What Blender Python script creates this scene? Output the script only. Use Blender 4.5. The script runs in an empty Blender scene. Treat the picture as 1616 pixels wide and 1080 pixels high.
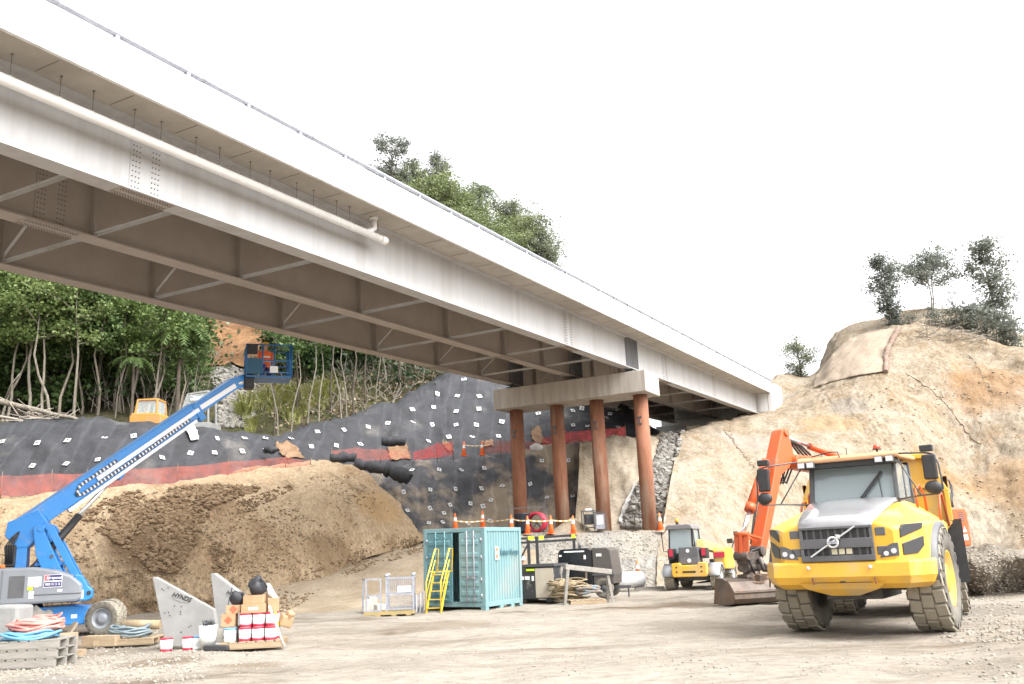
import bpy, bmesh, math, random
from mathutils import Vector, Matrix, Euler, noise
from mathutils.bvhtree import BVHTree
R_ = math.radians
random.seed(7)
sc = bpy.context.scene
COL = sc.collection

# ------------------------------------------------------------------ camera
PW, PH, FPX, CH = 1616, 1080, 1400.0, 1.7
PITCH = math.atan(334/FPX); ROLL = R_(2.4)
fw = Vector((0, math.cos(PITCH), math.sin(PITCH)))
_up = Vector((0, -math.sin(PITCH), math.cos(PITCH))); _rt = Vector((1, 0, 0))
rt = _rt*math.cos(ROLL) - _up*math.sin(ROLL)
up = _up*math.cos(ROLL) + _rt*math.sin(ROLL)
CAM = Vector((0, 0, CH))
cd = bpy.data.cameras.new('camera'); cam = bpy.data.objects.new('camera', cd); COL.objects.link(cam)
cd.sensor_width = 36; cd.lens = 36*FPX/PW; cd.clip_end = 3000; cd.clip_start = 0.1
cam.matrix_world = Matrix(((rt.x, up.x, -fw.x, CAM.x), (rt.y, up.y, -fw.y, CAM.y), (rt.z, up.z, -fw.z, CAM.z), (0, 0, 0, 1)))
sc.camera = cam

# ------------------------------------------------------------------ light
SUN_EL, SUN_AZ = R_(52), R_(128)          # azimuth measured from +Y towards +X: behind the viewer, to the right
w = bpy.data.worlds.new('World'); sc.world = w; w.use_nodes = True
nt = w.node_tree; bg = nt.nodes['Background']
sky = nt.nodes.new('ShaderNodeTexSky'); sky.sky_type = 'NISHITA'; sky.sun_disc = False
sky.sun_elevation = SUN_EL; sky.sun_rotation = SUN_AZ; sky.dust_density = 6.0; sky.air_density = 1.0; sky.ozone_density = 1.0
hs = nt.nodes.new('ShaderNodeHueSaturation'); hs.inputs['Saturation'].default_value = 0.05; hs.inputs['Value'].default_value = 3.3
nt.links.new(sky.outputs[0], hs.inputs['Color']); nt.links.new(hs.outputs[0], bg.inputs['Color'])
bg.inputs['Strength'].default_value = 0.15
sl = bpy.data.lights.new('sun', 'SUN'); sun = bpy.data.objects.new('sun', sl); COL.objects.link(sun)
sl.energy = 0.75; sl.angle = R_(34); sl.color = (1, 0.97, 0.93)
sd = Vector((math.sin(SUN_AZ)*math.cos(SUN_EL), math.cos(SUN_AZ)*math.cos(SUN_EL), math.sin(SUN_EL)))
sun.rotation_euler = sd.to_track_quat('Z', 'Y').to_euler(); sun.location = sd*60
vs = sc.view_settings; vs.view_transform = 'Standard'; vs.look = 'None'; vs.gamma = 1; vs.use_curve_mapping = False
vs.exposure = 0.24
sc.cycles.max_bounces = 6; sc.cycles.diffuse_bounces = 4; sc.cycles.transparent_max_bounces = 12
sc.cycles.glossy_bounces = 3; sc.cycles.transmission_bounces = 4

# ------------------------------------------------------------------ helpers: place
def ray(px, py): return fw*FPX + rt*(px-PW/2) + up*(PH/2-py)
def at(px, py, Y):
    d = ray(px, py); return CAM + d*(Y/d.y)
def gnd(px, py, z=0.0):
    d = ray(px, py); return CAM + d*((z-CH)/d.z)

def gp(px, py, dy, z=0):
    p = gnd(px, py); Y = p.y+dy; return Vector((at(px, py, Y).x, Y, z))

# ------------------------------------------------------------------ helpers: mesh builder
class MB:
    def __init__(s): s.v = []; s.f = []; s.sm = []; s.mi = []
    def add(s, vs, fs, smooth=False, mi=0, M=None):
        n = len(s.v)
        s.v += [tuple(M @ Vector(p)) if M else tuple(p) for p in vs]
        s.f += [[i+n for i in f] for f in fs]; s.sm += [smooth]*len(fs); s.mi += [mi]*len(fs); return s
    def box(s, c, d, rot=None, mi=0, taper=None):
        x, y, z = d[0]/2, d[1]/2, d[2]/2; tx, ty = taper or (1, 1)
        vs = [Vector((-x, -y, -z)), Vector((x, -y, -z)), Vector((x, y, -z)), Vector((-x, y, -z)),
              Vector((-x*tx, -y*ty, z)), Vector((x*tx, -y*ty, z)), Vector((x*tx, y*ty, z)), Vector((-x*tx, y*ty, z))]
        M = Matrix.Translation(c) @ (Euler(rot).to_matrix().to_4x4() if rot else Matrix.Identity(4))
        return s.add(vs, [(0, 3, 2, 1), (4, 5, 6, 7), (0, 1, 5, 4), (1, 2, 6, 5), (2, 3, 7, 6), (3, 0, 4, 7)], False, mi, M)
    def b2(s, x0, x1, y0, y1, z0, z1, mi=0): return s.box(((x0+x1)/2, (y0+y1)/2, (z0+z1)/2), (abs(x1-x0), abs(y1-y0), abs(z1-z0)), None, mi)
    def bar(s, a, b, w, h=None, mi=0, upv=(0, 0, 1)):
        a, b = Vector(a), Vector(b); h = h or w; d = (b-a)
        if d.length < 1e-6: return s
        z = d.normalized(); u = Vector(upv)
        if abs(z.dot(u)) > .98: u = Vector((0, 1, 0))
        x = z.cross(u).normalized(); y = x.cross(z)
        vs = []
        for p in (a, b):
            for sx, sy in ((-1, -1), (1, -1), (1, 1), (-1, 1)): vs.append(p + x*sx*w/2 + y*sy*h/2)
        return s.add(vs, [(3, 2, 1, 0), (4, 5, 6, 7), (0, 1, 5, 4), (1, 2, 6, 5), (2, 3, 7, 6), (3, 0, 4, 7)], False, mi)
    def cyl(s, a, b, r0, r1=None, n=16, caps=True, mi=0, smooth=True):
        a, b = Vector(a), Vector(b); r1 = r0 if r1 is None else r1
        z = (b-a).normalized(); u = Vector((0, 0, 1)) if abs(z.z) < .9 else Vector((0, 1, 0))
        x = z.cross(u).normalized(); y = z.cross(x)
        vs = []
        for p, r in ((a, r0), (b, r1)):
            for i in range(n):
                t = 2*math.pi*i/n; vs.append(p + x*math.cos(t)*r + y*math.sin(t)*r)
        s.add(vs, [(i, i+n, (i+1) % n+n, (i+1) % n) for i in range(n)], smooth, mi)
        if caps:
            s.add(vs[:n], [tuple(range(n))], False, mi); s.add(vs[n:], [tuple(reversed(range(n)))], False, mi)
        return s
    def tube(s, pts, r, n=8, mi=0, closed=False, caps=True):
        pts = [Vector(p) for p in pts]; N = len(pts); rr = r if isinstance(r, (list, tuple)) else [r]*N
        vs = []; prev = None
        for i, p in enumerate(pts):
            if closed: d = pts[(i+1) % N]-pts[i-1]
            else: d = pts[min(i+1, N-1)]-pts[max(i-1, 0)]
            d = d.normalized() if d.length > 1e-9 else Vector((0, 0, 1))
            if prev is None:
                u = Vector((0, 0, 1)) if abs(d.z) < .9 else Vector((0, 1, 0)); x = d.cross(u).normalized()
            else:
                x = (prev - d*prev.dot(d)); x = x.normalized() if x.length > 1e-6 else d.orthogonal().normalized()
            prev = x; y = d.cross(x)
            for k in range(n):
                t = 2*math.pi*k/n; vs.append(p + (x*math.cos(t)+y*math.sin(t))*rr[i])
        fs = []
        for i in range(N if closed else N-1):
            j = (i+1) % N
            for k in range(n): fs.append((i*n+k, i*n+(k+1) % n, j*n+(k+1) % n, j*n+k))
        s.add(vs, fs, True, mi)
        if caps and not closed:
            s.add(vs[:n], [tuple(reversed(range(n)))], False, mi); s.add(vs[-n:], [tuple(range(n))], False, mi)
        return s
    def prism(s, poly, axis, a0, a1, mi=0, smooth=False):
        """poly: 2-D outline; axis 'x': (y,z) outline swept in x; 'y': (x,z) swept in y; 'z': (x,y) swept in z"""
        def P(u, v, a): return {'x': (a, u, v), 'y': (u, a, v), 'z': (u, v, a)}[axis]
        n = len(poly); vs = [P(u, v, a0) for u, v in poly] + [P(u, v, a1) for u, v in poly]
        s.add(vs, [(i, (i+1) % n, (i+1) % n+n, i+n) for i in range(n)], smooth, mi)
        return s.add(vs, [tuple(reversed(range(n))), tuple(range(n, 2*n))], False, mi)
    def lathe(s, prof, c=(0, 0, 0), axis='z', n=24, mi=0, smooth=True):
        """prof: (radius, height) pairs"""
        vs = []
        for r, h in prof:
            for k in range(n):
                t = 2*math.pi*k/n; a, b = r*math.cos(t), r*math.sin(t)
                p = {'z': (a, b, h), 'x': (h, a, b), 'y': (b, h, a)}[axis]; vs.append((p[0]+c[0], p[1]+c[1], p[2]+c[2]))
        fs = []
        for i in range(len(prof)-1):
            for k in range(n): fs.append((i*n+k, i*n+(k+1) % n, (i+1)*n+(k+1) % n, (i+1)*n+k))
        return s.add(vs, fs, smooth, mi)
    def ball(s, c, r, n=12, m=8, mi=0):
        rx, ry, rz = r if isinstance(r, (list, tuple)) else (r, r, r); vs = []; fs = []
        for i in range(m+1):
            ph = math.pi*i/m
            for k in range(n):
                t = 2*math.pi*k/n; vs.append((c[0]+rx*math.sin(ph)*math.cos(t), c[1]+ry*math.sin(ph)*math.sin(t), c[2]+rz*math.cos(ph)))
        for i in range(m):
            for k in range(n): fs.append((i*n+k, (i+1)*n+k, (i+1)*n+(k+1) % n, i*n+(k+1) % n))
        return s.add(vs, fs, True, mi)
    def grid(s, P, smooth=True, mi=0):
        r, c = len(P), len(P[0]); vs = [p for row in P for p in row]
        return s.add(vs, [(i*c+j, i*c+j+1, (i+1)*c+j+1, (i+1)*c+j) for i in range(r-1) for j in range(c-1)], smooth, mi)
    def mesh(s, name):
        me = bpy.data.meshes.new(name); me.from_pydata(s.v, [], s.f)
        me.polygons.foreach_set('use_smooth', s.sm); me.polygons.foreach_set('material_index', s.mi); me.update(); return me
    def build(s, name, mat, parent=None, bevel=0, fix=True, **kw):
        me = s.mesh(name)
        if fix:
            b = bmesh.new(); b.from_mesh(me); bmesh.ops.remove_doubles(b, verts=b.verts, dist=1e-5)
            bmesh.ops.recalc_face_normals(b, faces=b.faces); b.to_mesh(me); b.free()
        for m in (mat if isinstance(mat, (list, tuple)) else [mat]): me.materials.append(m)
        o = bpy.data.objects.new(name, me); COL.objects.link(o)
        if parent: o.parent = parent
        if bevel:
            md = o.modifiers.new('bevel', 'BEVEL'); md.width = bevel; md.segments = 2; md.limit_method = 'ANGLE'; md.angle_limit = R_(35)
        for k, v in kw.items(): o[k] = v
        return o

def tag(o, label, cat, group=None, kind=None):
    o['label'] = label; o['category'] = cat
    if group: o['group'] = group
    if kind: o['kind'] = kind
    return o
def thing(name, label, cat, loc=(0, 0, 0), rz=0, group=None, rot=None):
    o = bpy.data.objects.new(name, None); o.empty_display_size = .2; COL.objects.link(o)
    o.location = loc; o.rotation_euler = rot or (0, 0, rz); return tag(o, label, cat, group)
def dup(root, loc=None, rz=None, label=None, group=None, scale=None, rot=None):
    kids = [o for o in root.children]
    r = root.copy(); COL.objects.link(r)
    if loc is not None: r.location = loc
    if rot is not None: r.rotation_euler = rot
    elif rz is not None: r.rotation_euler = (0, 0, rz)
    if label: r['label'] = label
    if group: r['group'] = group
    if scale is not None: r.scale = scale if isinstance(scale, (tuple, list)) else (scale,)*3
    for ch in kids:
        c = ch.copy(); COL.objects.link(c); c.parent = r
        for g in ch.children:
            d = g.copy(); COL.objects.link(d); d.parent = c
    return r
def text_mesh(name, body, mat, parent, M, size=.3, depth=.004, bold=False, shear=0.0, width=None):
    cu = bpy.data.curves.new(name, 'FONT'); cu.body = body; cu.size = size; cu.extrude = depth; cu.align_x = 'CENTER'; cu.align_y = 'CENTER'
    cu.shear = shear; cu.resolution_u = 3
    if bold: cu.offset = size*.018
    o = bpy.data.objects.new(name, cu); COL.objects.link(o); bpy.context.view_layer.update()
    me = bpy.data.meshes.new_from_object(o.evaluated_get(bpy.context.evaluated_depsgraph_get()))
    bpy.data.objects.remove(o); bpy.data.curves.remove(cu)
    if width:
        xs = [v.co.x for v in me.vertices]; k = width/max(1e-6, max(xs)-min(xs))
        for v in me.vertices: v.co.x *= k
    me.transform(M); me.materials.clear(); me.materials.append(mat); me.name = name
    o = bpy.data.objects.new(name, me); COL.objects.link(o); o.parent = parent; return o
def face_M(c, nrm, upv=(0, 0, 1)):
    """a frame whose +Z is nrm (text then reads when looked at against nrm)"""
    z = Vector(nrm).normalized(); x = Vector(upv).cross(z).normalized(); y = z.cross(x)
    return Matrix(((x.x, y.x, z.x, c[0]), (x.y, y.y, z.y, c[1]), (x.z, y.z, z.z, c[2]), (0, 0, 0, 1)))

# ------------------------------------------------------------------ helpers: materials
def mat(name, c1, c2=None, scale=4.0, rough=.6, metal=0, bump=0, bscale=None, detail=6, c3=None, s3=.6, lo=.35, hi=.65,
        spec=.5, coat=0, stretch=None, lo3=.5, hi3=.7, space='Object'):
    m = bpy.data.materials.new(name); m.use_nodes = True; n = m.node_tree; p = n.nodes['Principled BSDF']
    p.inputs['Roughness'].default_value = rough; p.inputs['Metallic'].default_value = metal
    p.inputs['Specular IOR Level'].default_value = spec; p.inputs['Coat Weight'].default_value = coat
    c4 = lambda c: (c[0], c[1], c[2], 1)
    p.inputs['Base Color'].default_value = c4(c1)
    tc = n.nodes.new('ShaderNodeTexCoord'); mp = n.nodes.new('ShaderNodeMapping'); n.links.new(tc.outputs[space], mp.inputs[0])
    if stretch: mp.inputs['Scale'].default_value = stretch
    def nz(sc_, dt=detail):
        t = n.nodes.new('ShaderNodeTexNoise'); t.inputs['Scale'].default_value = sc_; t.inputs['Detail'].default_value = dt
        t.inputs['Roughness'].default_value = .6; n.links.new(mp.outputs[0], t.inputs['Vector']); return t
    def ramp(t, a, b):
        r = n.nodes.new('ShaderNodeMapRange'); r.inputs[1].default_value = a; r.inputs[2].default_value = b
        n.links.new(t.outputs['Fac'], r.inputs[0]); return r
    def mix(f, a, b):
        x = n.nodes.new('ShaderNodeMix'); x.data_type = 'RGBA'; n.links.new(f.outputs[0], x.inputs[0])
        for i, q in ((6, a), (7, b)):
            if isinstance(q, tuple): x.inputs[i].default_value = c4(q)
            else: n.links.new(q.outputs[2], x.inputs[i])
        return x
    last = None
    if c2:
        last = mix(ramp(nz(scale), lo, hi), tuple(c1), tuple(c2))
        if c3: last = mix(ramp(nz(s3), lo3, hi3), last, tuple(c3))
        n.links.new(last.outputs[2], p.inputs['Base Color'])
    if bump:
        b = n.nodes.new('ShaderNodeBump'); b.inputs['Strength'].default_value = bump; b.inputs['Distance'].default_value = .05
        n.links.new(nz(bscale or scale*2, 8).outputs['Fac'], b.inputs['Height']); n.links.new(b.outputs[0], p.inputs['Normal'])
    m['last'] = last.name if last else ''
    return m
def leaf_mat(name, cols, transl=.35):
    m = bpy.data.materials.new(name); m.use_nodes = True; n = m.node_tree; p = n.nodes['Principled BSDF']
    g = n.nodes.new('ShaderNodeNewGeometry'); oi = n.nodes.new('ShaderNodeObjectInfo'); r = n.nodes.new('ShaderNodeValToRGB')
    ad = n.nodes.new('ShaderNodeMath'); ad.operation = 'MULTIPLY_ADD'; ad.inputs[1].default_value = .45
    n.links.new(oi.outputs['Random'], ad.inputs[0])
    sc2 = n.nodes.new('ShaderNodeMath'); sc2.operation = 'MULTIPLY'; sc2.inputs[1].default_value = .55
    n.links.new(g.outputs['Random Per Island'], sc2.inputs[0]); n.links.new(sc2.outputs[0], ad.inputs[2])
    e = r.color_ramp; e.elements[0].color = (*cols[0], 1); e.elements[1].color = (*cols[-1], 1)
    for i, c in enumerate(cols[1:-1]): x = e.elements.new((i+1)/(len(cols)-1)); x.color = (*c, 1)
    n.links.new(ad.outputs[0], r.inputs[0]); n.links.new(r.outputs[0], p.inputs['Base Color'])
    p.inputs['Roughness'].default_value = .5; p.inputs['Specular IOR Level'].default_value = .35
    t = n.nodes.new('ShaderNodeBsdfTranslucent'); n.links.new(r.outputs[0], t.inputs[0])
    mx = n.nodes.new('ShaderNodeMixShader'); mx.inputs[0].default_value = transl
    n.links.new(p.outputs[0], mx.inputs[1]); n.links.new(t.outputs[0], mx.inputs[2])
    n.links.new(mx.outputs[0], n.nodes['Material Output'].inputs[0]); return m

M = {}
M['sand'] = mat('sand', (.33, .265, .18), (.42, .35, .25), 1.2, .95, bump=.5, bscale=9, c3=(.30, .245, .17), s3=.25, spec=.15)
M['yard'] = mat('yard', (.40, .345, .265), (.50, .44, .35), .5, .95, bump=.7, bscale=14, c3=(.34, .315, .275), s3=.13, spec=.12)
M['cut'] = mat('cut', (.46, .36, .235), (.55, .455, .32), .55, .95, bump=.7, bscale=3, c3=(.47, .30, .15), s3=.16, spec=.12, lo3=.55, hi3=.75)
M['brown'] = mat('brown', (.21, .145, .085), (.31, .225, .14), .7, .95, bump=.8, bscale=4, c3=(.12, .078, .048), s3=.35, spec=.12, lo3=.55, hi3=.68)
M['gravel'] = mat('gravel', (.21, .20, .185), (.36, .335, .30), 7, .95, bump=.8, bscale=12, c3=(.33, .28, .21), s3=.4, spec=.15)
M['stone'] = mat('stone', (.22, .21, .195), (.38, .36, .33), 3, .9, bump=.4, bscale=9)
M['rockgrey'] = mat('rockgrey', (.14, .13, .12), (.34, .32, .29), 2.5, .9, bump=.5, bscale=7)
M['forestfloor'] = mat('forestfloor', (.035, .03, .02), (.09, .075, .045), .8, 1, bump=.5, bscale=3, c3=(.05, .055, .02), s3=.3)
M['orangecut'] = mat('orangecut', (.30, .17, .075), (.40, .27, .14), .9, 1, bump=.9, bscale=2, c3=(.16, .09, .05), s3=.5, stretch=(1, 1, 3))
M['girder'] = mat('girder', (.40, .395, .395), (.445, .44, .44), 1.5, .55, bump=.02, bscale=40, c3=(.345, .325, .31), s3=.35, stretch=(2.5, 2.5, .16))
M['girder_shaded'] = mat('girder_shaded', (.325, .285, .255), (.365, .32, .29), 1.2, .6)  # girder paint again, with the shade under the deck put into the colour
M['concrete'] = mat('concrete', (.44, .41, .37), (.53, .50, .455), 1.8, .85, bump=.08, bscale=25, c3=(.40, .36, .315), s3=.5)
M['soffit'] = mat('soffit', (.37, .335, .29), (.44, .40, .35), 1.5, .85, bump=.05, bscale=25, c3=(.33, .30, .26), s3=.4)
M['whiteconc'] = mat('whiteconc', (.66, .66, .65), (.74, .74, .735), 1.2, .8, bump=.03, bscale=30, c3=(.54, .535, .52), s3=.8, stretch=(3, 3, .2))
M['galv'] = mat('galv', (.27, .28, .32), (.36, .37, .41), 8, .45, .3)
M['pvc'] = mat('pvc', (.68, .67, .645), (.73, .72, .70), 3, .45)
M['rust'] = mat('rust', (.185, .072, .038), (.265, .115, .062), 2.2, .85, bump=.1, bscale=30, c3=(.31, .225, .165), s3=.5, stretch=(2, 2, .35), lo3=.56, hi3=.72)
M['dark'] = mat('dark', (.02, .02, .022), (.03, .03, .032), 6, .55)
M['darkgrey'] = mat('darkgrey', (.065, .066, .07), (.085, .086, .09), 6, .5)
M['bolt'] = mat('bolt', (.16, .145, .13))
M['stiffgrey'] = mat('stiff_grey', (.20, .20, .205), rough=.6)
M['capconc'] = mat('cap_concrete', (.34, .31, .275), (.45, .415, .37), 1.1, .85, bump=.08, bscale=25, c3=(.30, .265, .225), s3=.8, stretch=(2.5, 2.5, .25))
M['black_mesh'] = None
# terrain materials that mix more than noise
def mesh_mat(name, base, dust, lo, hi):
    m = mat(name, base, (base[0]*1.5, base[1]*1.5, base[2]*1.55), 1.2, .75, bump=.9, bscale=7, c3=dust, s3=.22, lo3=lo, hi3=hi, spec=.3)
    n = m.node_tree; p = n.nodes['Principled BSDF']
    tc = n.nodes.new('ShaderNodeTexCoord')
    wv = n.nodes.new('ShaderNodeTexWave'); wv.inputs['Scale'].default_value = .30; wv.inputs['Distortion'].default_value = 4.0; wv.inputs['Detail'].default_value = 2; wv.bands_direction = 'X'
    n.links.new(tc.outputs['Object'], wv.inputs['Vector'])
    r = n.nodes.new('ShaderNodeMapRange'); r.inputs[1].default_value = .90; r.inputs[2].default_value = 1.0; r.inputs[3].default_value = 1.0; r.inputs[4].default_value = 1.3
    n.links.new(wv.outputs['Fac'], r.inputs[0])
    mx = n.nodes.new('ShaderNodeVectorMath'); mx.operation = 'SCALE'
    n.links.new(n.nodes[m['last']].outputs[2], mx.inputs[0]); n.links.new(r.outputs[0], mx.inputs['Scale'])
    n.links.new(mx.outputs[0], p.inputs['Base Color']); return m
M['black_mesh'] = mesh_mat('black_mesh', (.027, .0275, .030), (.17, .155, .14), .58, .80)
M['dusty_mesh'] = mesh_mat('dusty_mesh', (.044, .044, .047), (.23, .185, .135), .47, .56)

def earth(name, c1, c2, c3, s1=.8, s2=.15, speck=.35, fine=7, stretch=(1, 1, 1), bump=1.0, lo=.42, hi=.62, c4=None, s4=.3, rot=(0, 0, 0), t4=(.57, .66)):
    m = bpy.data.materials.new(name); m.use_nodes = True; n = m.node_tree; L_ = n.links; p = n.nodes['Principled BSDF']
    p.inputs['Roughness'].default_value = .97; p.inputs['Specular IOR Level'].default_value = .1
    tc = n.nodes.new('ShaderNodeTexCoord'); mp = n.nodes.new('ShaderNodeMapping'); mp.inputs['Scale'].default_value = stretch; mp.inputs['Rotation'].default_value = rot; L_.new(tc.outputs['Object'], mp.inputs[0])
    def nz(s, d=8, r=.62, dist=0): t = n.nodes.new('ShaderNodeTexNoise'); t.inputs['Scale'].default_value = s; t.inputs['Detail'].default_value = d; t.inputs['Roughness'].default_value = r; t.inputs['Distortion'].default_value = dist; L_.new(mp.outputs[0], t.inputs['Vector']); return t
    def rng_(t, a, b, c=0., d=1.): r = n.nodes.new('ShaderNodeMapRange'); r.inputs[1].default_value = a; r.inputs[2].default_value = b; r.inputs[3].default_value = c; r.inputs[4].default_value = d; L_.new(t.outputs['Fac'], r.inputs[0]); return r.outputs[0]
    def mix(f, a, b):
        x = n.nodes.new('ShaderNodeMix'); x.data_type = 'RGBA'; L_.new(f, x.inputs[0])
        for i, q in ((6, a), (7, b)):
            if isinstance(q, tuple): x.inputs[i].default_value = (*q, 1)
            else: L_.new(q, x.inputs[i])
        return x.outputs[2]
    col = mix(rng_(nz(s1, 10), .38, .62), c1, c2); col = mix(rng_(nz(s2, 9, .65, .6), lo, hi), col, c3)
    if c4: col = mix(rng_(nz(s4, 9, .7, 1.2), *t4), col, c4)
    for s, k in ((fine, speck), (fine*6, speck*.8)):
        v = n.nodes.new('ShaderNodeVectorMath'); v.operation = 'SCALE'; L_.new(col, v.inputs[0]); L_.new(rng_(nz(s, 6, .7), .3, .7, 1-k, 1+k), v.inputs['Scale']); col = v.outputs[0]
    L_.new(col, p.inputs['Base Color'])
    b1 = n.nodes.new('ShaderNodeBump'); b1.inputs['Strength'].default_value = .55*bump; b1.inputs['Distance'].default_value = .35; L_.new(nz(s1*1.6, 10, .65).outputs['Fac'], b1.inputs['Height'])
    b2 = n.nodes.new('ShaderNodeBump'); b2.inputs['Strength'].default_value = .7*bump; b2.inputs['Distance'].default_value = .05; L_.new(nz(fine*1.7, 8, .7).outputs['Fac'], b2.inputs['Height']); L_.new(b1.outputs[0], b2.inputs['Normal']); L_.new(b2.outputs[0], p.inputs['Normal'])
    return m
M['yard'] = earth('yard_dirt', (.19, .162, .13), (.255, .225, .185), (.29, .262, .222), .5, .12, .26, 6, (.4, 1, 1), .9, c4=(.12, .092, .066), s4=.15, t4=(.53, .64))
M['cut'] = earth('cut_face', (.182, .138, .090), (.260, .212, .156), (.286, .245, .190), .75, .13, .32, 3, (1.6, 1.6, .45), 1.15, c4=(.235, .155, .085), s4=.12, rot=(0, .6, 0), t4=(.53, .70))
M['brown_sand'] = earth('brown_sand', (.30, .205, .12), (.40, .295, .188), (.45, .345, .23), 1.0, .13, .34, 5, (1.5, 1.5, .6), 1.6, c4=(.19, .13, .08), s4=.34, rot=(0, -.7, 0), t4=(.56, .72))
M['sand'] = earth('sandy_soil', (.25, .195, .135), (.33, .275, .205), (.37, .315, .245), .8, .2, .22, 6, (1, 1, 1), 1.0)
M['bank_gravel'] = earth('bank_gravel', (.17, .163, .15), (.245, .235, .215), (.27, .24, .195), 1.2, .22, .30, 8, (1, 1, 1), 1.0)
M['gravel_brown'] = earth('gravel_brown', (.13, .108, .082), (.205, .175, .138), (.26, .225, .185), 1.0, .3, .4, 6, (1, 1, 1), 1.4)
M['forestfloor'] = earth('forest_floor', (.04, .033, .022), (.10, .08, .05), (.055, .058, .025), .7, .2, .35, 4, (1, 1, 1), 1.2)
M['orangecut'] = earth('orange_cut', (.19, .10, .05), (.27, .16, .085), (.13, .07, .04), .6, .25, .3, 3, (1, 1, 2), 1.4)
M['track'] = earth('haul_track', (.32, .255, .18), (.40, .335, .25), (.27, .215, .15), .6, .25, .18, 6, (1, 1, 1), .8)
def add_blob(m, c, r, col, k=.7, ns=.45):
    """a patch of differently coloured soil with a ragged edge, centred on a point of the ground"""
    n = m.node_tree; L_ = n.links; p = n.nodes['Principled BSDF']; src = p.inputs['Base Color'].links[0].from_socket
    tc = n.nodes.new('ShaderNodeTexCoord'); d = n.nodes.new('ShaderNodeVectorMath'); d.operation = 'DISTANCE'; L_.new(tc.outputs['Object'], d.inputs[0]); d.inputs[1].default_value = c
    t = n.nodes.new('ShaderNodeTexNoise'); t.inputs['Scale'].default_value = ns; t.inputs['Detail'].default_value = 9; t.inputs['Roughness'].default_value = .68; L_.new(tc.outputs['Object'], t.inputs['Vector'])
    a = n.nodes.new('ShaderNodeMath'); a.operation = 'MULTIPLY_ADD'; a.inputs[1].default_value = -1/r; a.inputs[2].default_value = .5; L_.new(d.outputs['Value'], a.inputs[0])
    b = n.nodes.new('ShaderNodeMath'); b.operation = 'ADD'; L_.new(a.outputs[0], b.inputs[0]); L_.new(t.outputs['Fac'], b.inputs[1])
    g = n.nodes.new('ShaderNodeMapRange'); g.inputs[1].default_value = .38; g.inputs[2].default_value = .62; g.inputs[4].default_value = k; L_.new(b.outputs[0], g.inputs[0])
    x = n.nodes.new('ShaderNodeMix'); x.data_type = 'RGBA'; L_.new(g.outputs[0], x.inputs[0]); L_.new(src, x.inputs[6]); x.inputs[7].default_value = (*col, 1); L_.new(x.outputs[2], p.inputs['Base Color'])
# ------------------------------------------------------------------ terrain
def cr(p0, p1, p2, p3, t):
    return .5*((2*p1) + (p2-p0)*t + (2*p0-5*p1+4*p2-p3)*t*t + (3*p1-p0-3*p2+p3)*t*t*t)
def resample(pts, n):
    k = len(pts)-1; out = []
    for i in range(n+1):
        x = min(i/n*k, k-1e-6); j = int(x); t = x-j
        out.append(cr(pts[max(j-1, 0)], pts[j], pts[j+1], pts[min(j+2, k)], t))
    return out
def pt(q):
    if isinstance(q, Vector): return q
    return at(*q)
def loft_grid(rows, nu, nv, amp=.2, fs=.3, gul=0, gsc=10, fade=0, seed=0, octv=5, amp2=0):
    rows = [resample([pt(q) for q in r], nu) for r in rows]
    cols = [resample([r[i] for r in rows], nv) for i in range(nu+1)]
    P = [[cols[i][j] for i in range(nu+1)] for j in range(nv+1)]
    out = []
    for j in range(nv+1):
        row = []
        for i in range(nu+1):
            p = P[j][i]
            a = P[j][min(i+1, nu)]-P[j][max(i-1, 0)]; b = P[min(j+1, nv)][i]-P[max(j-1, 0)][i]
            n = a.cross(b); n = n.normalized() if n.length > 1e-9 else Vector((0, 0, 1))
            if n.y > 0 and abs(n.z) < .5: n = -n
            if n.z < 0: n = -n
            q = p*fs + Vector((seed*13.1, seed*7.7, 0))
            h = amp*noise.fractal(q, 1.0, 2.1, octv) + amp2*noise.fractal(q*5.3, .8, 2.2, 3)
            if gul: h -= gul*abs(noise.fractal(Vector((i/nu*gsc, j/nv*1.2, seed*3.3)), 1.0, 2.0, 3))
            if fade:
                e = min(i, nu-i, j, nv-j); h *= min(1, e/fade)
            row.append(p+n*h)
        out.append(row)
    return out
def surf(name, P, mat_, **kw):
    mb = MB(); mb.grid(P); o = mb.build(name, mat_, fix=False, **kw); return o
BV = []
def bvh_of(o):
    me = o.data; b = BVHTree.FromPolygons([v.co.copy() for v in me.vertices], [tuple(p.vertices) for p in me.polygons]); BV.append(b); return b
def hit(px, py, trees=None):
    d = ray(px, py).normalized(); best = None
    for b in (trees or BV):
        h = b.ray_cast(CAM, d)
        if h[0] is not None and (best is None or h[3] < best[2]): best = (h[0], h[1] if h[1].dot(d) < 0 else -h[1], h[3])
    return best
def drape(quad, nu, nv, tree, off=.1, amp=.05, fs=1.0, wob=0, rng=None):
    """a cloth or rubble sheet lying on a slope: rows of image points dropped onto the terrain, lifted off it by `off`"""
    rows = [resample([Vector((x, y, 0)) for x, y in r], nu) for r in quad]
    cols = [resample([r[i] for r in rows], nv) for i in range(nu+1)]
    P = []
    for j in range(nv+1):
        row = []
        for i in range(nu+1):
            c = cols[i][j]
            if wob and (i in (0, nu) or j in (0, nv)):
                c = c + Vector((noise.noise(Vector((i*.35, j*.35, 3)))*wob, noise.noise(Vector((i*.35, j*.35, 9)))*wob, 0))
            h = hit(c.x, c.y, [tree])
            row.append((h[0]+h[1]*(off+amp*noise.fractal(h[0]*fs, 1, 2, 4))) if h else None)
        P.append(row)
    for row in P:
        for i in range(len(row)):
            if row[i] is None:
                k = [r for r in row if r is not None]; row[i] = min(k, key=lambda q: abs(row.index(q)-i)) if k else None
    P = [r for r in P if r[0] is not None]
    return P

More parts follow.
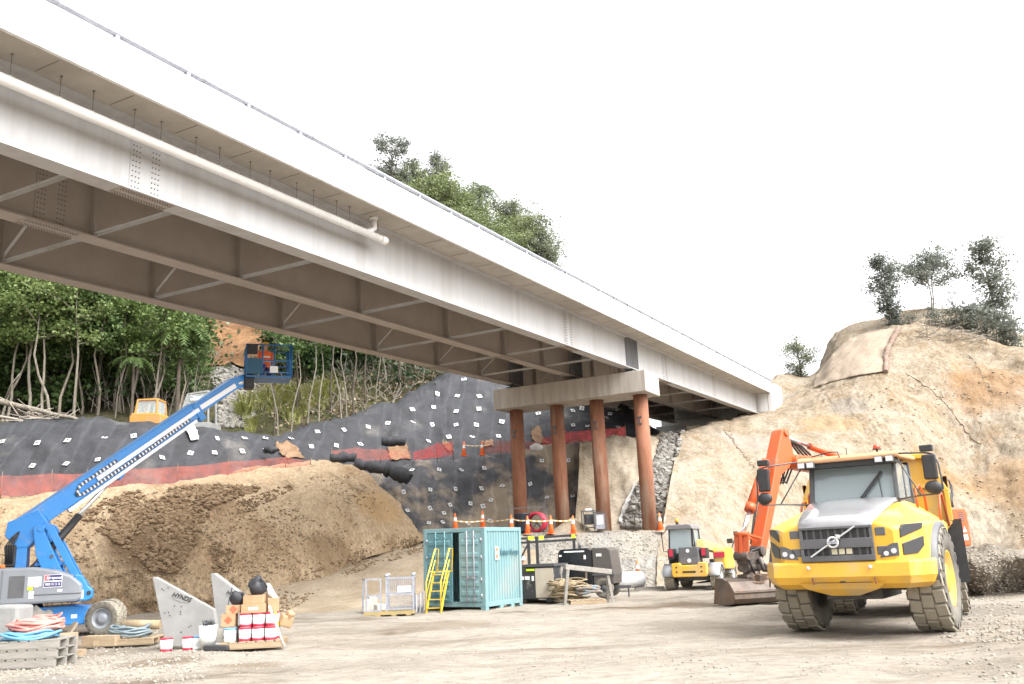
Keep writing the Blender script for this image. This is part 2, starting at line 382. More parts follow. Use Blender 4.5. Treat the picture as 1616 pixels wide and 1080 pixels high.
# ground: one sheet, fine near the viewer, reaching the horizon
def axis(lo, hi, step, far, g=1.35):
    a = []; x = lo
    while x <= hi: a.append(x); x += step
    s = step
    while a[-1] < far: s *= g; a.append(a[-1]+s)
    s = step
    while a[0] > -far: s *= g; a.insert(0, a[0]-s)
    return a
gx, gy = axis(-26, 26, .22, 1400), axis(5, 46, .22, 1400)
def ground_z(x, y):
    f = max(0, 1-max(0, abs(x)-30)/40)*max(0, 1-max(0, abs(y-25)-30)/40)
    if f <= 0: return -.12
    p = Vector((x, y, 0))
    z = .07*noise.fractal(p*.25, 1, 2.1, 4) + .05*noise.fractal(Vector((x*.9, y*.9, 4)), 1, 2.2, 4)
    z -= .07*max(0, noise.noise(Vector((x*.12+y*.02, (y+x*.18)*.95, 7))))       # shallow wheel ruts across the yard
    return z*f - .02
G = [[Vector((x, y, ground_z(x, y))) for x in gx] for y in gy]
ground = surf('ground', G, M['yard'], kind='structure')

emb = surf('embankment', loft_grid([
    [Vector((-34, 26, -1.2)), gnd(0, 990, -.1), gnd(200, 974, -.1), gnd(395, 966, -.15), (560, 888, 42.0), (640, 864, 45), (672, 852, 46.2)],
    [(-350, 920, 33.5), (0, 890, 34), (200, 880, 36), (430, 838, 39.6), (560, 818, 43.4), (640, 835, 45.2), (671, 847, 46.4)],
    [(-350, 800, 37), (0, 787, 38), (200, 772, 39.5), (430, 744, 44.5), (543, 733, 47), (628, 796, 46.7), (669, 842, 46.6)],
    [(-350, 812, 39.5), (0, 792, 40.5), (200, 779, 42), (430, 750, 47), (543, 742, 49), (628, 815, 48.5), (668, 858, 48)],
    [(-350, 835, 44), (0, 805, 45), (200, 795, 46), (430, 765, 50), (543, 760, 52), (625, 850, 50.5), (660, 880, 49.5)]],
    200, 120, .24, .4, gul=.12, gsc=17, seed=1, octv=8, amp2=.09), M['brown_sand'], kind='structure')
bv_emb = bvh_of(emb)
cols_t = [(-350, 690, 46), (0, 667, 47), (120, 661, 47.5), (230, 668, 48), (340, 679, 50), (425, 688, 53), (480, 672, 56), (545, 659, 58), (610, 634, 61), (665, 612, 63.5), (712, 588, 65.5), (800, 580, 67), (900, 590, 68), (985, 640, 66), (1042, 680, 62)]
cols_b = [(-350, 840, 41), (0, 806, 42), (120, 800, 43), (230, 790, 44), (340, 780, 46), (425, 765, 49), (480, 755, 51), (545, 750, 53.5), (610, 744, 55.2), (665, 738, 56.5), (712, 734, 57.3), (800, 725, 58.5), (900, 712, 59.5), (985, 704, 60.5), (1042, 696, 61)]
mids = [tuple(t*.5+b*.5 for t, b in zip(p, q)) for p, q in zip(cols_t, cols_b)]
mids = [(m[0], m[1], m[2]-.5) for m in mids]
um = surf('erosion_mesh', loft_grid([cols_b, mids, cols_t, [(p[0], p[1]+14, p[2]+5) for p in cols_t]], 240, 70, .26, .55, gul=.2, gsc=26, seed=2, octv=7, amp2=.05), M['black_mesh'])
tag(um, 'black geotextile mesh laid over the long upper cut slope behind the orange fence', 'erosion mesh')
bv_um = bvh_of(um)
lm = surf('erosion_mesh', loft_grid([
    [(590, 905, 47), (650, 882, 47.4), (700, 852, 49), (780, 846, 51.6), (860, 844, 52.2), (940, 842, 52)],
    [(575, 820, 49.2), (640, 800, 50.4), (695, 785, 52), (780, 780, 53.6), (860, 770, 54.2), (935, 768, 54)],
    [(560, 747, 51.5), (620, 738, 53), (690, 727, 54.8), (780, 718, 56.2), (860, 707, 56.6), (930, 698, 56.2)],
    [(560, 752, 56), (620, 745, 58), (690, 735, 59.5), (780, 727, 60.5), (860, 716, 61), (930, 708, 60.5)]],
    140, 70, .24, .7, gul=.2, gsc=14, seed=3, octv=7), M['dusty_mesh'])
tag(lm, 'dusty black mesh with brown soil stains on the lower cut slope behind the piles', 'erosion mesh')
bv_lm = bvh_of(lm)
sb = surf('sand_bank', loft_grid([
    [(905, 846, 50.6), (960, 843, 51), (1010, 840, 50), (1062, 842, 46.5)],
    [(912, 770, 52.6), (960, 762, 53), (1015, 755, 52.5), (1066, 758, 52.4)],
    [(915, 702, 55.2), (965, 694, 56), (1025, 690, 57.5), (1082, 684, 62)],
    [(915, 712, 60), (965, 704, 61), (1030, 698, 63), (1082, 690, 68)]], 60, 50, .3, .7, gul=.06, gsc=8, seed=4, octv=7), M['sand'], kind='structure')
bv_sb = bvh_of(sb)
bench = surf('bench', loft_grid([
    [(790, 945, 41), (900, 932, 41.6), (985, 926, 42), (1075, 922, 43)],
    [(795, 892, 42.5), (900, 885, 43), (985, 882, 43.6), (1065, 880, 44.5)],
    [(800, 845, 44.4), (900, 842, 44.8), (985, 840, 45.2), (1058, 838, 46)],
    [(670, 850, 47), (800, 844, 47), (930, 842, 47.5), (1050, 840, 48)],
    [(640, 850, 55), (800, 842, 56), (930, 840, 56), (1050, 838, 54)]], 90, 50, .07, 1.0, gul=.1, gsc=12, seed=5), M['bank_gravel'], kind='structure')
bv_bench = bvh_of(bench)
ramp = surf('haul_ramp', loft_grid([
    [gnd(320, 988, -.25), gnd(480, 986, -.2), gnd(640, 972, -.2), gnd(860, 948, -.2)],
    [(385, 952, 35.4), (520, 944, 36.6), (640, 930, 37.6), (850, 914, 39.2)],
    [(455, 915, 39.8), (575, 901, 40.8), (680, 886, 41.6), (850, 868, 43.2)],
    [(560, 883, 43.4), (640, 866, 44.4), (715, 851, 45.6), (850, 846, 46)],
    [(625, 868, 47.5), (680, 853, 49), (740, 846, 50), (850, 844, 50)]], 80, 60, .08, .8, gul=.05, gsc=6, seed=6), M['track'], kind='structure')
bv_ramp = bvh_of(ramp)
rm = surf('excavated_hill', loft_grid([
    [(1035, 932, 42), (1140, 914, 46), (1240, 902, 50), (1330, 894, 54), (1375, 891, 55.5), (1420, 888, 57), (1520, 885, 58), (1616, 884, 57), (1900, 895, 50), (2400, 905, 44)],
    [(1046, 838, 45.5), (1140, 830, 48), (1240, 815, 52), (1330, 800, 56), (1375, 799, 57.6), (1420, 800, 59), (1520, 810, 60), (1616, 815, 58.5), (1900, 835, 52), (2400, 860, 46)],
    [(1058, 760, 51), (1150, 740, 54), (1250, 720, 58), (1340, 705, 61), (1380, 702, 62.2), (1420, 700, 63), (1520, 715, 64), (1616, 730, 61), (1900, 760, 54.5), (2400, 800, 48)],
    [(1073, 690, 58), (1140, 671, 65), (1203, 654, 72), (1285, 640, 70), (1322, 632, 69.3), (1365, 622, 68.5), (1440, 618, 68), (1530, 632, 67), (1616, 655, 64), (1900, 690, 57), (2400, 750, 50)],
    [(1077, 686, 61), (1150, 667, 70), (1212, 650, 76), (1280, 614, 76), (1316, 584, 75.5), (1362, 560, 75), (1440, 548, 73.5), (1530, 556, 71.5), (1616, 592, 67.5), (1900, 630, 60), (2400, 700, 52)],
    [(1080, 684, 64), (1160, 664, 75), (1224, 607, 82), (1282, 600, 81.5), (1322, 546, 80.5), (1398, 522, 79), (1450, 514, 78), (1530, 518, 76), (1616, 552, 72), (1900, 600, 64), (2400, 680, 55)],
    [(1085, 690, 72), (1165, 675, 84), (1226, 612, 92), (1282, 606, 92), (1322, 556, 92), (1398, 528, 92), (1450, 518, 92), (1530, 521, 92), (1616, 556, 92), (1900, 610, 92), (2400, 690, 92)],
    [(1085, 780, 110), (1165, 780, 120), (1226, 780, 130), (1282, 780, 130), (1322, 780, 130), (1398, 780, 130), (1450, 780, 130), (1530, 780, 130), (1616, 780, 130), (1900, 780, 130), (2400, 800, 130)]],
    230, 170, .42, .20, gul=.14, gsc=17, seed=8, octv=8, amp2=.14), M['cut'], kind='structure')
bv_rm = bvh_of(rm)
fh = surf('hillside', loft_grid([
    [(-900, 760, 46), (-350, 705, 48), (0, 676, 50), (230, 680, 51), (430, 704, 54), (600, 652, 62), (720, 600, 66.5), (1000, 640, 70)],
    [(-900, 680, 52), (-350, 660, 53), (0, 650, 55), (250, 640, 57), (430, 655, 59), (600, 605, 66), (720, 570, 70), (1000, 620, 78)],
    [(-900, 560, 64), (-350, 545, 66), (0, 530, 68), (300, 520, 72), (480, 530, 75), (620, 510, 79), (780, 500, 86), (1000, 580, 92)],
    [(-900, 330, 92), (-350, 330, 95), (0, 325, 97), (300, 320, 99), (560, 345, 101), (740, 405, 104), (865, 460, 106), (1010, 600, 110)],
    [(-900, 350, 120), (-350, 350, 120), (0, 350, 125), (300, 350, 125), (560, 380, 125), (740, 440, 125), (865, 500, 125), (1010, 640, 125)],
    [(-900, 870, 200), (-350, 870, 200), (0, 860, 200), (300, 850, 200), (560, 840, 200), (740, 840, 200), (865, 840, 200), (1010, 840, 200)]],
    110, 80, .8, .12, gul=.5, gsc=10, seed=9), M['forestfloor'], kind='structure')
bv_fh = bvh_of(fh)
heap = surf('dirt_heap', loft_grid([
    [gnd(1480, 940, -.15), gnd(1560, 945, -.15), gnd(1640, 935, -.15), gnd(1900, 930, -.15)],
    [(1500, 895, 26), (1560, 885, 26), (1640, 880, 26.5), (1900, 890, 26)],
    [(1510, 868, 28), (1565, 862, 28.5), (1640, 874, 29), (1900, 885, 29)],
    [(1510, 880, 34), (1565, 875, 34), (1640, 880, 34), (1900, 890, 34)]], 70, 40, .22, .9, gul=.1, gsc=9, seed=10), M['gravel_brown'])
tag(heap, 'brown heap of loose dirt and stones behind the yellow dump truck', 'dirt heap')
bvh_of(heap)
for nm, q, lab in (('dirt_pile', [[(872, 848), (905, 850), (938, 848)], [(885, 832), (905, 832), (928, 834)], [(893, 822), (904, 820), (916, 824)]], ''),):
    c = gnd(905, 844, 2.62); c = at(905, 842, 45.8); mbp = MB(); ring = []
    for j in range(9):
        r = 1.3*(1-j/8); row = []
        for i in range(33):
            t = 2*math.pi*i/32; rr = r*(1+.14*noise.noise(Vector((math.cos(t)*1.5, math.sin(t)*1.5, j*.2))))
            row.append(Vector((c.x+rr*1.05*math.cos(t), c.y+.5+rr*.8*math.sin(t), c.z-.15+.98*(j/8)**.8*1.0+.03*noise.noise(Vector((i, j, 3))))))
        ring.append(row)
    mbp.grid(ring); tag(mbp.build('dirt_pile', M['sand']), 'small cone of sandy soil on the bench between the piles and the traffic cones', 'dirt pile')

# ------------------------------------------------------------------ bridge
BH = math.radians(27.4726); P0 = at(992, 579.5, 46); SL = .0361558
FS = (0, 3.35, 7.1)                                # outer edge of each girder's bottom flange, measured away from the viewer
A0, A1 = -54, 31
bridge = thing('road_bridge', 'long steel girder road bridge with white concrete parapet on a four pile pier', 'bridge', (P0.x, P0.y, P0.z), -BH)
def slope(mb): mb.v = [(x, y, z+SL*y) for x, y, z in mb.v]; return mb
FR = [-50, -44, -38, -32.4, -29.6, -24.5, -18.5, -12.5, -7.4, -3.2, 3.5, 8, 13, 18, 24, 29]
def bolts(mb, x, a0, a1, z0, z1, na, nz_, gap=.12, out=.02, r=.016):
    for i in range(na):
        a = a0+(a1-a0)*i/(na-1)
        if abs(a-(a0+a1)/2) < gap: continue
        for k in range(nz_): z = z0+(z1-z0)*k/(nz_-1); mb.cyl((x, a, z), (x+out, a, z), r, n=6, smooth=False, mi=1)
for gi, s in enumerate(FS):
    x1, x0 = -s, -s-.52; xc = (x0+x1)/2
    g = MB(); g.b2(x0, x1, A0, A1, 0, .045); g.b2(x0, x1, A0, A1, 1.70, 1.738); g.b2(xc-.014, xc+.014, A0, A1, .045, 1.70)
    go = slope(g).build('girder', M['girder'] if gi == 0 else M['girder_shaded'], bridge)
    for a in FR:
        for on, xa, xb in ((gi, .014, .2), (gi < 2, -.2, -.014)):
            if on: st = MB(); st.b2(xc+xa, xc+xb, a-.012, a+.012, .045, 1.70); slope(st).build('stiffener', M['girder_shaded'], go)
    for a in (-30.7, -7.1, 6.9):
        sp = MB(); sp.b2(xc+.014, xc+.03, a-.42, a+.42, .12, 1.62); bolts(sp, xc+.03, a-.36, a+.36, .18, 1.56, 9, 12)
        slope(sp).build('splice_plate', [M['girder'] if gi == 0 else M['girder_shaded'], M['bolt']], go)
        sp = MB(); sp.b2(x0+.02, x1-.02, a-.75, a+.75, -.014, -.001)
        bt = sp
        for i in range(20):
            for xx in (x0+.08, x0+.16, x1-.16, x1-.08): bt.cyl((xx, a-.68+i*.0715, -.014), (xx, a-.68+i*.0715, -.034), .016, n=6, smooth=False, mi=1)
        slope(bt).build('splice_plate', [M['girder_shaded'], M['bolt']], go)
    for k in range(6):
        bs = MB(); bs.b2(xc+.014, xc+.22, .35+k*.27, .375+k*.27, .045, 1.70); slope(bs).build('bearing_stiffener', M['stiffgrey'], go)
for a in FR:
    for s0, s1 in ((FS[0], FS[1]), (FS[1], FS[2])):
        br = MB(); xa, xb = -s0-.30, -s1-.24
        br.bar((xb, a+.03, .13), (-s0-.45, a+.03, .13), .09, .014); br.bar((xb, a+.07, .09), (-s0-.45, a+.07, .09), .014, .09)
        br.bar((xb, a+.03, 1.55), (xa, a+.03, 1.55), .12, .014); br.bar((xb, a+.09, 1.5), (xa, a+.09, 1.5), .014, .1)
        if s1 == FS[2]: br.bar((xb+.06, a+.05, .2), (xb+1.7, a+.05, 1.5), .014, .09, upv=(0, 1, 0))
        br.b2(xb+.0, xb+.25, a+.012, a+.022, .05, .4); br.b2(xa-.25, xa, a+.012, a+.022, .05, .4)
        slope(br).build('cross_brace', M['girder'], bridge)
dk = MB(); dk.prism([(1.0, 1.74), (.9, 1.96), (-8.6, 1.96), (-8.7, 1.74)], 'y', A0, A1+1.2)
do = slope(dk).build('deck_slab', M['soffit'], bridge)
a = -53.1
while a < A1: jn = MB(); jn.b2(.06, .80, a-.008, a+.008, 1.732, 1.7405); slope(jn).build('soffit_joint', M['bolt'], do); a += 1.763
rd = MB(); rd.b2(-8.3, .6, A0, 80, 1.962, 2.02); slope(rd).build('road_surface', M['dark'], do)
for side, nm in ((1, 'near'), (-1, 'far')):
    bp = MB(); a = -53.1-1.763*.1
    segs = []; e = -53.1+.2
    bounds = [-57.85+4.94*i for i in range(0, 19)]
    f = (lambda x: x) if side == 1 else (lambda x: -7.62-x)
    for b0, b1 in zip(bounds, bounds[1:]):
        if b0 > A1: break
        b1 = min(b1, A1+1.2)
        prof = [(f(1.1), 1.665), (f(1.1), 2.64), (f(.9), 2.64), (f(.82), 2.2), (f(.6), 2.1), (f(.6), 1.965), (f(1.005), 1.965), (f(1.005), 1.665)]
        bp = MB(); bp.prism(prof, 'y', b0+.012, b1-.012); slope(bp).build('parapet', M['whiteconc'], bridge)
        if side == 1: jt = MB(); jt.b2(1.0, 1.085, b1-.011, b1+.011, 1.67, 2.63); slope(jt).build('joint_seal', M['galv'], bridge)
    rl = MB(); rl.cyl((f(.98), A0, 2.835), (f(.98), A1+1, 2.835), .066, n=14)
    a = -53.6
    while a < A1: rl.cyl((f(.98), a+.35, 2.835), (f(.98), a+.62, 2.835), .07, n=14); a += 1.9*2
    ro = slope(rl).build('handrail', M['galv'], bridge)
    a = -53.5
    while a < A1:
        pm = MB(); pm.b2(f(.98)-.05, f(.98)+.05, a-.05, a+.05, 2.64, 2.80); pm.b2(f(.98)-.09, f(.98)+.09, a-.09, a+.09, 2.64, 2.66)
        slope(pm).build('post', M['galv'], ro); a += 1.9
# pier: cap beam, bearings, four rusty piles
cp = MB(); cp.b2(-8.23, .86, 0, 2.25, -1.37, -.24); capo = cp.build('cap_beam', M['capconc'], bridge, bevel=.03)
for s in FS:
    be = MB(); be.b2(-s-.55, -s+.03, .5, 1.7, -.24, -.08); be.b2(-s-.45, -s-.07, .75, 1.45, -.08, SL*1.1); be.build('bearing', M['darkgrey'], capo)
for px, py in ((815, 652), (878.5, 643), (941, 633), (1010, 624)):
    q = gnd(px, py, P0.z-1.37)
    # onto the line a = 1.1 under the cap
    dv = ray(px, py); dh = Vector((math.sin(BH), math.cos(BH), 0)); base = P0+dh*1.1
    k = ((base-CAM).dot(dh))/dv.dot(dh); q = CAM+dv*k; v = q-P0; X = v.x*math.cos(BH)-v.y*math.sin(BH)
    pl = MB(); pl.cyl((X, 1.1, -1.375), (X, 1.1, -9.3), .385, n=28)
    po = pl.build('pile', M['rust'], bridge)
    rg = MB()
    for ang in (-2.62, -2.98): rg.b2(X-.13, X+.13, 1.1-.42, 1.1-.37, ang, ang+.06)
    rg.b2(X-.035, X+.035, 1.1-.42, 1.1-.37, -2.92, -2.62)
    rg.build('lifting_lug', M['darkgrey'], po)
ab = MB(); ab.b2(-8.7, .98, A1+.35, A1+1.2, -1.2, 1.74); ab.b2(-8.7, 1.0, A1-1.2, A1+.35, -1.6, -.28)
slope(ab).build('abutment', M['whiteconc'], bridge)
wg = MB(); wg.b2(.70, 1.1, A1+.3, A1+4.5, -2.4, 1.66); slope(wg).build('wingwall', M['whiteconc'], bridge, bevel=.03)
wg = MB(); wg.b2(.75, 1.1, A1+1.22, A1+4.5, 1.66, 2.64); slope(wg).build('parapet', M['whiteconc'], bridge)
# drain pipe slung under the overhang
dp = MB(); dp.cyl((.30, A0, 1.13), (.30, -22.1, 1.13), .118, n=20); dp.cyl((.30, -22.35, 1.13), (.30, -22.1, 1.13), .13, n=20)
dp.tube([(.30, -23.2, 1.12), (.32, -22.9, 1.24), (.34, -22.75, 1.36), (.34, -22.75, 1.74)], .09, n=14); dp.cyl((.34, -22.75, 1.64), (.34, -22.75, 1.738), .125, n=16)
dpo = slope(dp).build('drain_pipe', M['pvc'], bridge)
a = -53.
for a in [-50, -48.2, -46, -44, -42, -40, -38, -36.4, -35.4, -34.35, -33.3, -32.54, -31.5, -30.77, -29.75, -29, -27.96, -27.24, -26.2, -25.5, -24.5, -23.9, -22.5]:
    hg = MB(); hg.cyl((.30, a, 1.24), (.30, a, 1.738), .007, n=6, mi=1); hg.b2(.27, .33, a-.02, a+.02, 1.722, 1.738, 1); hg.cyl((.30, a-.018, 1.13), (.30, a+.018, 1.13), .121, n=20); hg.b2(.28, .32, a-.02, a+.02, 1.24, 1.27)
    slope(hg).build('pipe_hanger', [M['pvc'], M['bolt']], dpo)
# ------------------------------------------------------------------ paints
M['yellow'] = mat('yellow_paint', (.70, .385, .03), (.62, .345, .045), 2.5, .45, coat=.1, c3=(.47, .345, .18), s3=1.8, lo3=.47, hi3=.72, stretch=(1, 1, .6))
M['orangepaint'] = mat('orange_paint', (.53, .085, .014), (.45, .075, .018), 1.6, .45, coat=.1, c3=(.34, .13, .06), s3=1.4, lo3=.54, hi3=.72)
M['hoodgrey'] = mat('hood_grey', (.31, .305, .315), (.37, .365, .37), 1.5, .28, .35, coat=.6)
M['grillegrey'] = mat('grille_grey', (.085, .085, .092), (.115, .115, .12), 3, .5)
M['chrome'] = mat('chrome', (.75, .75, .76), rough=.2, metal=.9)
M['silver'] = mat('silver', (.62, .62, .63), rough=.35, metal=.3)
M['tyre'] = mat('tyre', (.10, .092, .08), (.20, .18, .145), 2.2, .9, bump=.2, bscale=30, c3=(.055, .053, .05), s3=1.2)
M['tread'] = mat('tread', (.25, .225, .175), (.32, .285, .225), 2.5, .95, bump=.2, bscale=30)
M['glass'] = mat('glass', (.44, .52, .54), rough=.08, spec=1.0)  # pale base colour carries the reflection of the white sky
M['glass'].node_tree.nodes['Principled BSDF'].inputs['Transmission Weight'].default_value = .45
M['ventdark'] = mat('vent_dark', (.035, .035, .038), rough=.35)
M['lamp'] = mat('lamp_glass', (.58, .58, .60), rough=.15, spec=.8)
M['white'] = mat('white_paint', (.78, .78, .77), rough=.5)
M['blue'] = mat('blue_paint', (.018, .20, .58), (.03, .22, .56), 2.2, .42, coat=.15, c3=(.12, .22, .42), s3=2.5, lo3=.56, hi3=.74)
M['liftgrey'] = mat('lift_grey', (.20, .215, .24), (.23, .245, .265), 1.2, .45)
M['red'] = mat('red_paint', (.46, .02, .055), (.40, .02, .045), 4, .5)
M['steelrust'] = mat('worn_steel', (.10, .075, .06), (.18, .145, .12), 2.0, .6, .35, bump=.15, bscale=12, c3=(.22, .135, .085), s3=.9)
M['beacon'] = mat('beacon', (.80, .33, .03), rough=.25)
M['hiviz'] = mat('hiviz_orange', (.85, .16, .04), rough=.7)
M['skin'] = mat('skin', (.50, .30, .22), rough=.6)
M['navy'] = mat('navy', (.03, .025, .14), rough=.4)
M['lime'] = mat('lime', (.62, .80, .03), rough=.5)

def wheel(parent, c, r, w, rim_mat, side=1, blocks=0, rim_r=.55, name='wheel', tilt=0):
    """c: centre in the parent's space; axle along local x; side=+1 outer face at +x"""
    t = MB(); hw = w/2; rr = r*rim_r
    t.lathe([(rr*.96, -hw*.75), (rr, -hw*.92), (r*.82, -hw), (r*.95, -hw*.93), (r*.985, -hw*.72), (r*.985, hw*.72), (r*.95, hw*.93), (r*.82, hw), (rr, hw*.92), (rr*.96, hw*.75)], axis='x', n=48)
    if blocks:
        for k in range(blocks):
            for j in range(3):
                th = 2*math.pi*(k+(.5 if j == 1 else 0)+.12*j)/blocks; bw = w*.26
                x = (j-1)*w*.31; R = r*1.0
                mtx = Matrix.Rotation(th, 4, 'X') @ Matrix.Translation((x, 0, R-.005)) @ Matrix.Rotation((j-1)*.12, 4, 'Z')
                a, b, h = bw/2*1.16, math.pi*r/blocks*.86, r*.017
                vs = [(-a, -b, -h), (a, -b, -h), (a, b, -h), (-a, b, -h), (-a*.86, -b*.84, h), (a*.86, -b*.84, h), (a*.86, b*.84, h), (-a*.86, b*.84, h)]
                t.add(vs, [(4, 5, 6, 7), (0, 1, 5, 4), (1, 2, 6, 5), (2, 3, 7, 6), (3, 0, 4, 7)], False, 1, mtx)
            for sgn in (-1, 1):
                mtx = Matrix.Rotation(2*math.pi*(k+.3)/blocks, 4, 'X') @ Matrix.Translation((sgn*hw*.97, 0, r*.90))
                t.add([tuple(v) for v in ((-.012, -r*.08, -r*.06), (.012, -r*.08, -r*.06), (.012, r*.08, -r*.06), (-.012, r*.08, -r*.06), (-.012, -r*.07, r*.05), (.012, -r*.07, r*.05), (.012, r*.07, r*.05), (-.012, r*.07, r*.05))],
                      [(4, 5, 6, 7), (0, 1, 5, 4), (1, 2, 6, 5), (2, 3, 7, 6), (3, 0, 4, 7)], False, 0, mtx)
    o = t.build(name, [M['tyre'], M['tread']], parent); o.location = c
    m = MB(); s = side
    m.lathe([(rr*.97, s*hw*.80), (rr*.99, s*hw*.90), (rr*.93, s*hw*.9), (rr*.86, s*hw*.55), (rr*.55, s*hw*.45), (rr*.5, s*hw*.75), (rr*.2, s*hw*.8), (.001, s*hw*.8)], axis='x', n=32)
    m.lathe([(rr*.97, -s*hw*.78), (rr*.9, -s*hw*.6), (rr*.4, -s*hw*.5), (.001, -s*hw*.5)], axis='x', n=32, mi=1)
    for k in range(10):
        a = 2*math.pi*k/10; m.cyl((s*hw*.46, math.cos(a)*rr*.7, math.sin(a)*rr*.7), (s*hw*.52, math.cos(a)*rr*.7, math.sin(a)*rr*.7), rr*.05, n=6)
    m.build('rim', [rim_mat, M['darkgrey']], o); return o

# ------------------------------------------------------------------ yellow articulated dump truck
T = thing('dump_truck', 'yellow articulated dump truck facing the viewer with grey hood and big dusty tyres', 'dump truck', (6.67, 17.98, 0), R_(-33.5))
for x, s in ((-1.2, -1), (1.2, 1)):
    for y in (0, 4.35, 6.25): wheel(T, (x+.04, y, .93), .93, .68, M['yellow'], s, 21, .56)
# body shell in x-sections, each section: (y, half width, z bottom, z shoulder, z top, half width of top)
bd = MB(); secs = [(-1.69, .98, 1.33, 1.88, 1.98, .72), (-1.66, 1.03, 1.33, 1.90, 2.01, .76), (-1.08, 1.42, 1.33, 1.97, 2.16, .86), (-.3, 1.44, 1.55, 2.0, 2.34, .88), (.35, 1.44, 1.60, 2.02, 2.42, .88), (1.35, 1.42, 1.55, 2.0, 2.38, .88)]
P = []
for y, hw_, zb, zs, zt, ht in secs:
    P.append([Vector(p) for p in ((-hw_, y, zb), (-hw_, y, zs-.06), (-hw_+.05, y, zs), (-ht, y, zt-.02), (-ht+.08, y, zt), (0, y, zt+.02), (ht-.08, y, zt), (ht, y, zt-.02), (hw_-.05, y, zs), (hw_, y, zs-.06), (hw_, y, zb))])
bd.grid(P, smooth=False); c0 = P[0]; bd.add(c0, [tuple(range(len(c0)))]); c1 = P[-1]; bd.add(c1, [tuple(range(len(c1)))])
body = bd.build('body', M['yellow'], T, bevel=.03)
hd = MB(); rows = []
for y, hw_, z in ((-1.73, .62, 1.90), (-1.735, .64, 1.98), (-1.69, .66, 2.05), (-1.5, .69, 2.12), (-1.0, .74, 2.27), (-.3, .80, 2.43), (.02, .82, 2.47)):
    rows.append([Vector((-hw_, y, z-.07)), Vector((-hw_+.01, y, z)), Vector((-hw_*.5, y, z+.025)), Vector((0, y, z+.032)), Vector((hw_*.5, y, z+.025)), Vector((hw_-.01, y, z)), Vector((hw_, y, z-.07))])
hd.grid(rows); ho = hd.build('hood', M['hoodgrey'], T)
gr = MB(); gr.b2(-.64, .64, -1.70, -1.60, 1.33, 1.98)
go = gr.build('grille', M['dark'], T)
gb = MB()
for z0, z1 in ((1.33, 1.43), (1.56, 1.73), (1.90, 1.945)): gb.b2(-.645, .645, -1.755, -1.70, z0, z1)
for x in (-.62, .62): gb.b2(x-.03, x+.03, -1.745, -1.70, 1.33, 1.95)
gb.build('grille_bar', M['grillegrey'], go, bevel=.008)
fn = MB()
for k in range(9):
    x = -.52+k*.13; fn.b2(x-.02, x+.02, -1.706, -1.70, 1.43, 1.90)
fn.build('radiator_fins', M['darkgrey'], go)
ct = MB()
for x in (-.05, .08, .21): ct.b2(x-.05, x+.05, -1.722, -1.715, 1.45, 1.55)
ct.build('cooler_tank', mat('cream', (.55, .5, .36), rough=.6), go)
for x in (-.80, .72):
    for z in (1.82, 1.49):
        v = MB(); v.b2(x-.04, x+.14, -1.70, -1.63, z-.07, z+.08); v.build('vent', M['grillegrey'], body, bevel=.015)
em = MB(); em.bar((-.46, -1.785, 1.42), (.36, -1.785, 1.93), .025, .045, upv=(0, 1, 0)); em.build('emblem_bar', M['silver'], go)
er = MB(); er.lathe([(.085, -.018), (.125, -.018), (.125, .018), (.085, .018), (.085, -.018)], (0, 0, 0), 'y', n=32)
er.b2(-.105, .105, -.03, -.018, -.03, .03); er.bar((.08, -.012, .08), (.14, -.012, .14), .03, .045); er.bar((.145, -.012, .075), (.145, -.012, .15), .03, .02); er.bar((.075, -.012, .145), (.15, -.012, .145), .02, .03)
eo = er.build('emblem', M['silver'], go); eo.location = (-.04, -1.80, 1.665); eo.scale = (.85, .9, .85)
text_mesh('emblem_lettering', 'VOLVO', M['navy'], eo, face_M((0, -.032, 0), (0, -1, 0)), .055, .001, True)
# bumper: wide plate, bent back at both ends, with a belly under the middle
bp = MB()
prof = [(-1.52, -.95), (-1.49, -1.20), (-1.20, -1.74), (1.20, -1.74), (1.49, -1.20), (1.52, -.95)]
def bump_row(z, k, dy): return [Vector((x*k, y+dy if abs(x) < 1.5 else y+dy*.6, z)) for x, y in prof]
rows = [bump_row(1.33, .985, .05), bump_row(1.30, 1.0, 0), bump_row(1.06, 1.0, -.02), bump_row(.93, .965, .05), bump_row(.84, .90, .22), bump_row(.83, .88, .8)]
bp.grid(rows, smooth=False); tp = [Vector((x*.985, y+.05, 1.33)) for x, y in prof]; bp.add(tp+[Vector((1.46, -.6, 1.33)), Vector((-1.46, -.6, 1.33))], [tuple(range(8))])
bum = bp.build('bumper', M['yellow'], T, bevel=.02)
be = MB(); bl = [[Vector((x, -1.74+.0, .95)) for x in (-.75, -.4, 0, .4, .75)], [Vector((x, -1.66, .84)) for x in (-.62, -.35, 0, .35, .62)], [Vector((x, -1.50, .72)) for x in (-.25, -.12, 0, .12, .25)], [Vector((x, -.5, .66)) for x in (-.3, -.15, 0, .15, .3)], [Vector((x, .6, .7)) for x in (-.5, -.2, 0, .2, .5)]]
be.grid(bl, smooth=False); be.build('skid_plate', M['yellow'], T)
sk = MB(); sk.b2(-.5, .5, -.9, .8, .62, 1.5); sk.cyl((-1.2, 0, .93), (1.2, 0, .93), .2); sk.b2(-.4, .4, .8, 6.9, .85, 1.45); sk.cyl((-.6, 4.35, .93), (.6, 4.35, .93), .18); sk.cyl((-.6, 6.25, .93), (.6, 6.25, .93), .18)
sk.build('chassis', M['darkgrey'], T)
for x in (-.48, .60):
    v = MB(); v.bar((x, -1.80, 1.05), (x+.02, -1.79, .93), .03, .03); v.build('tow_pin', M['rust'], bum); v = MB(); v.ball((x-.05, -1.80, 1.22), .035); v.build('bumper_lamp', M['lamp'], bum)
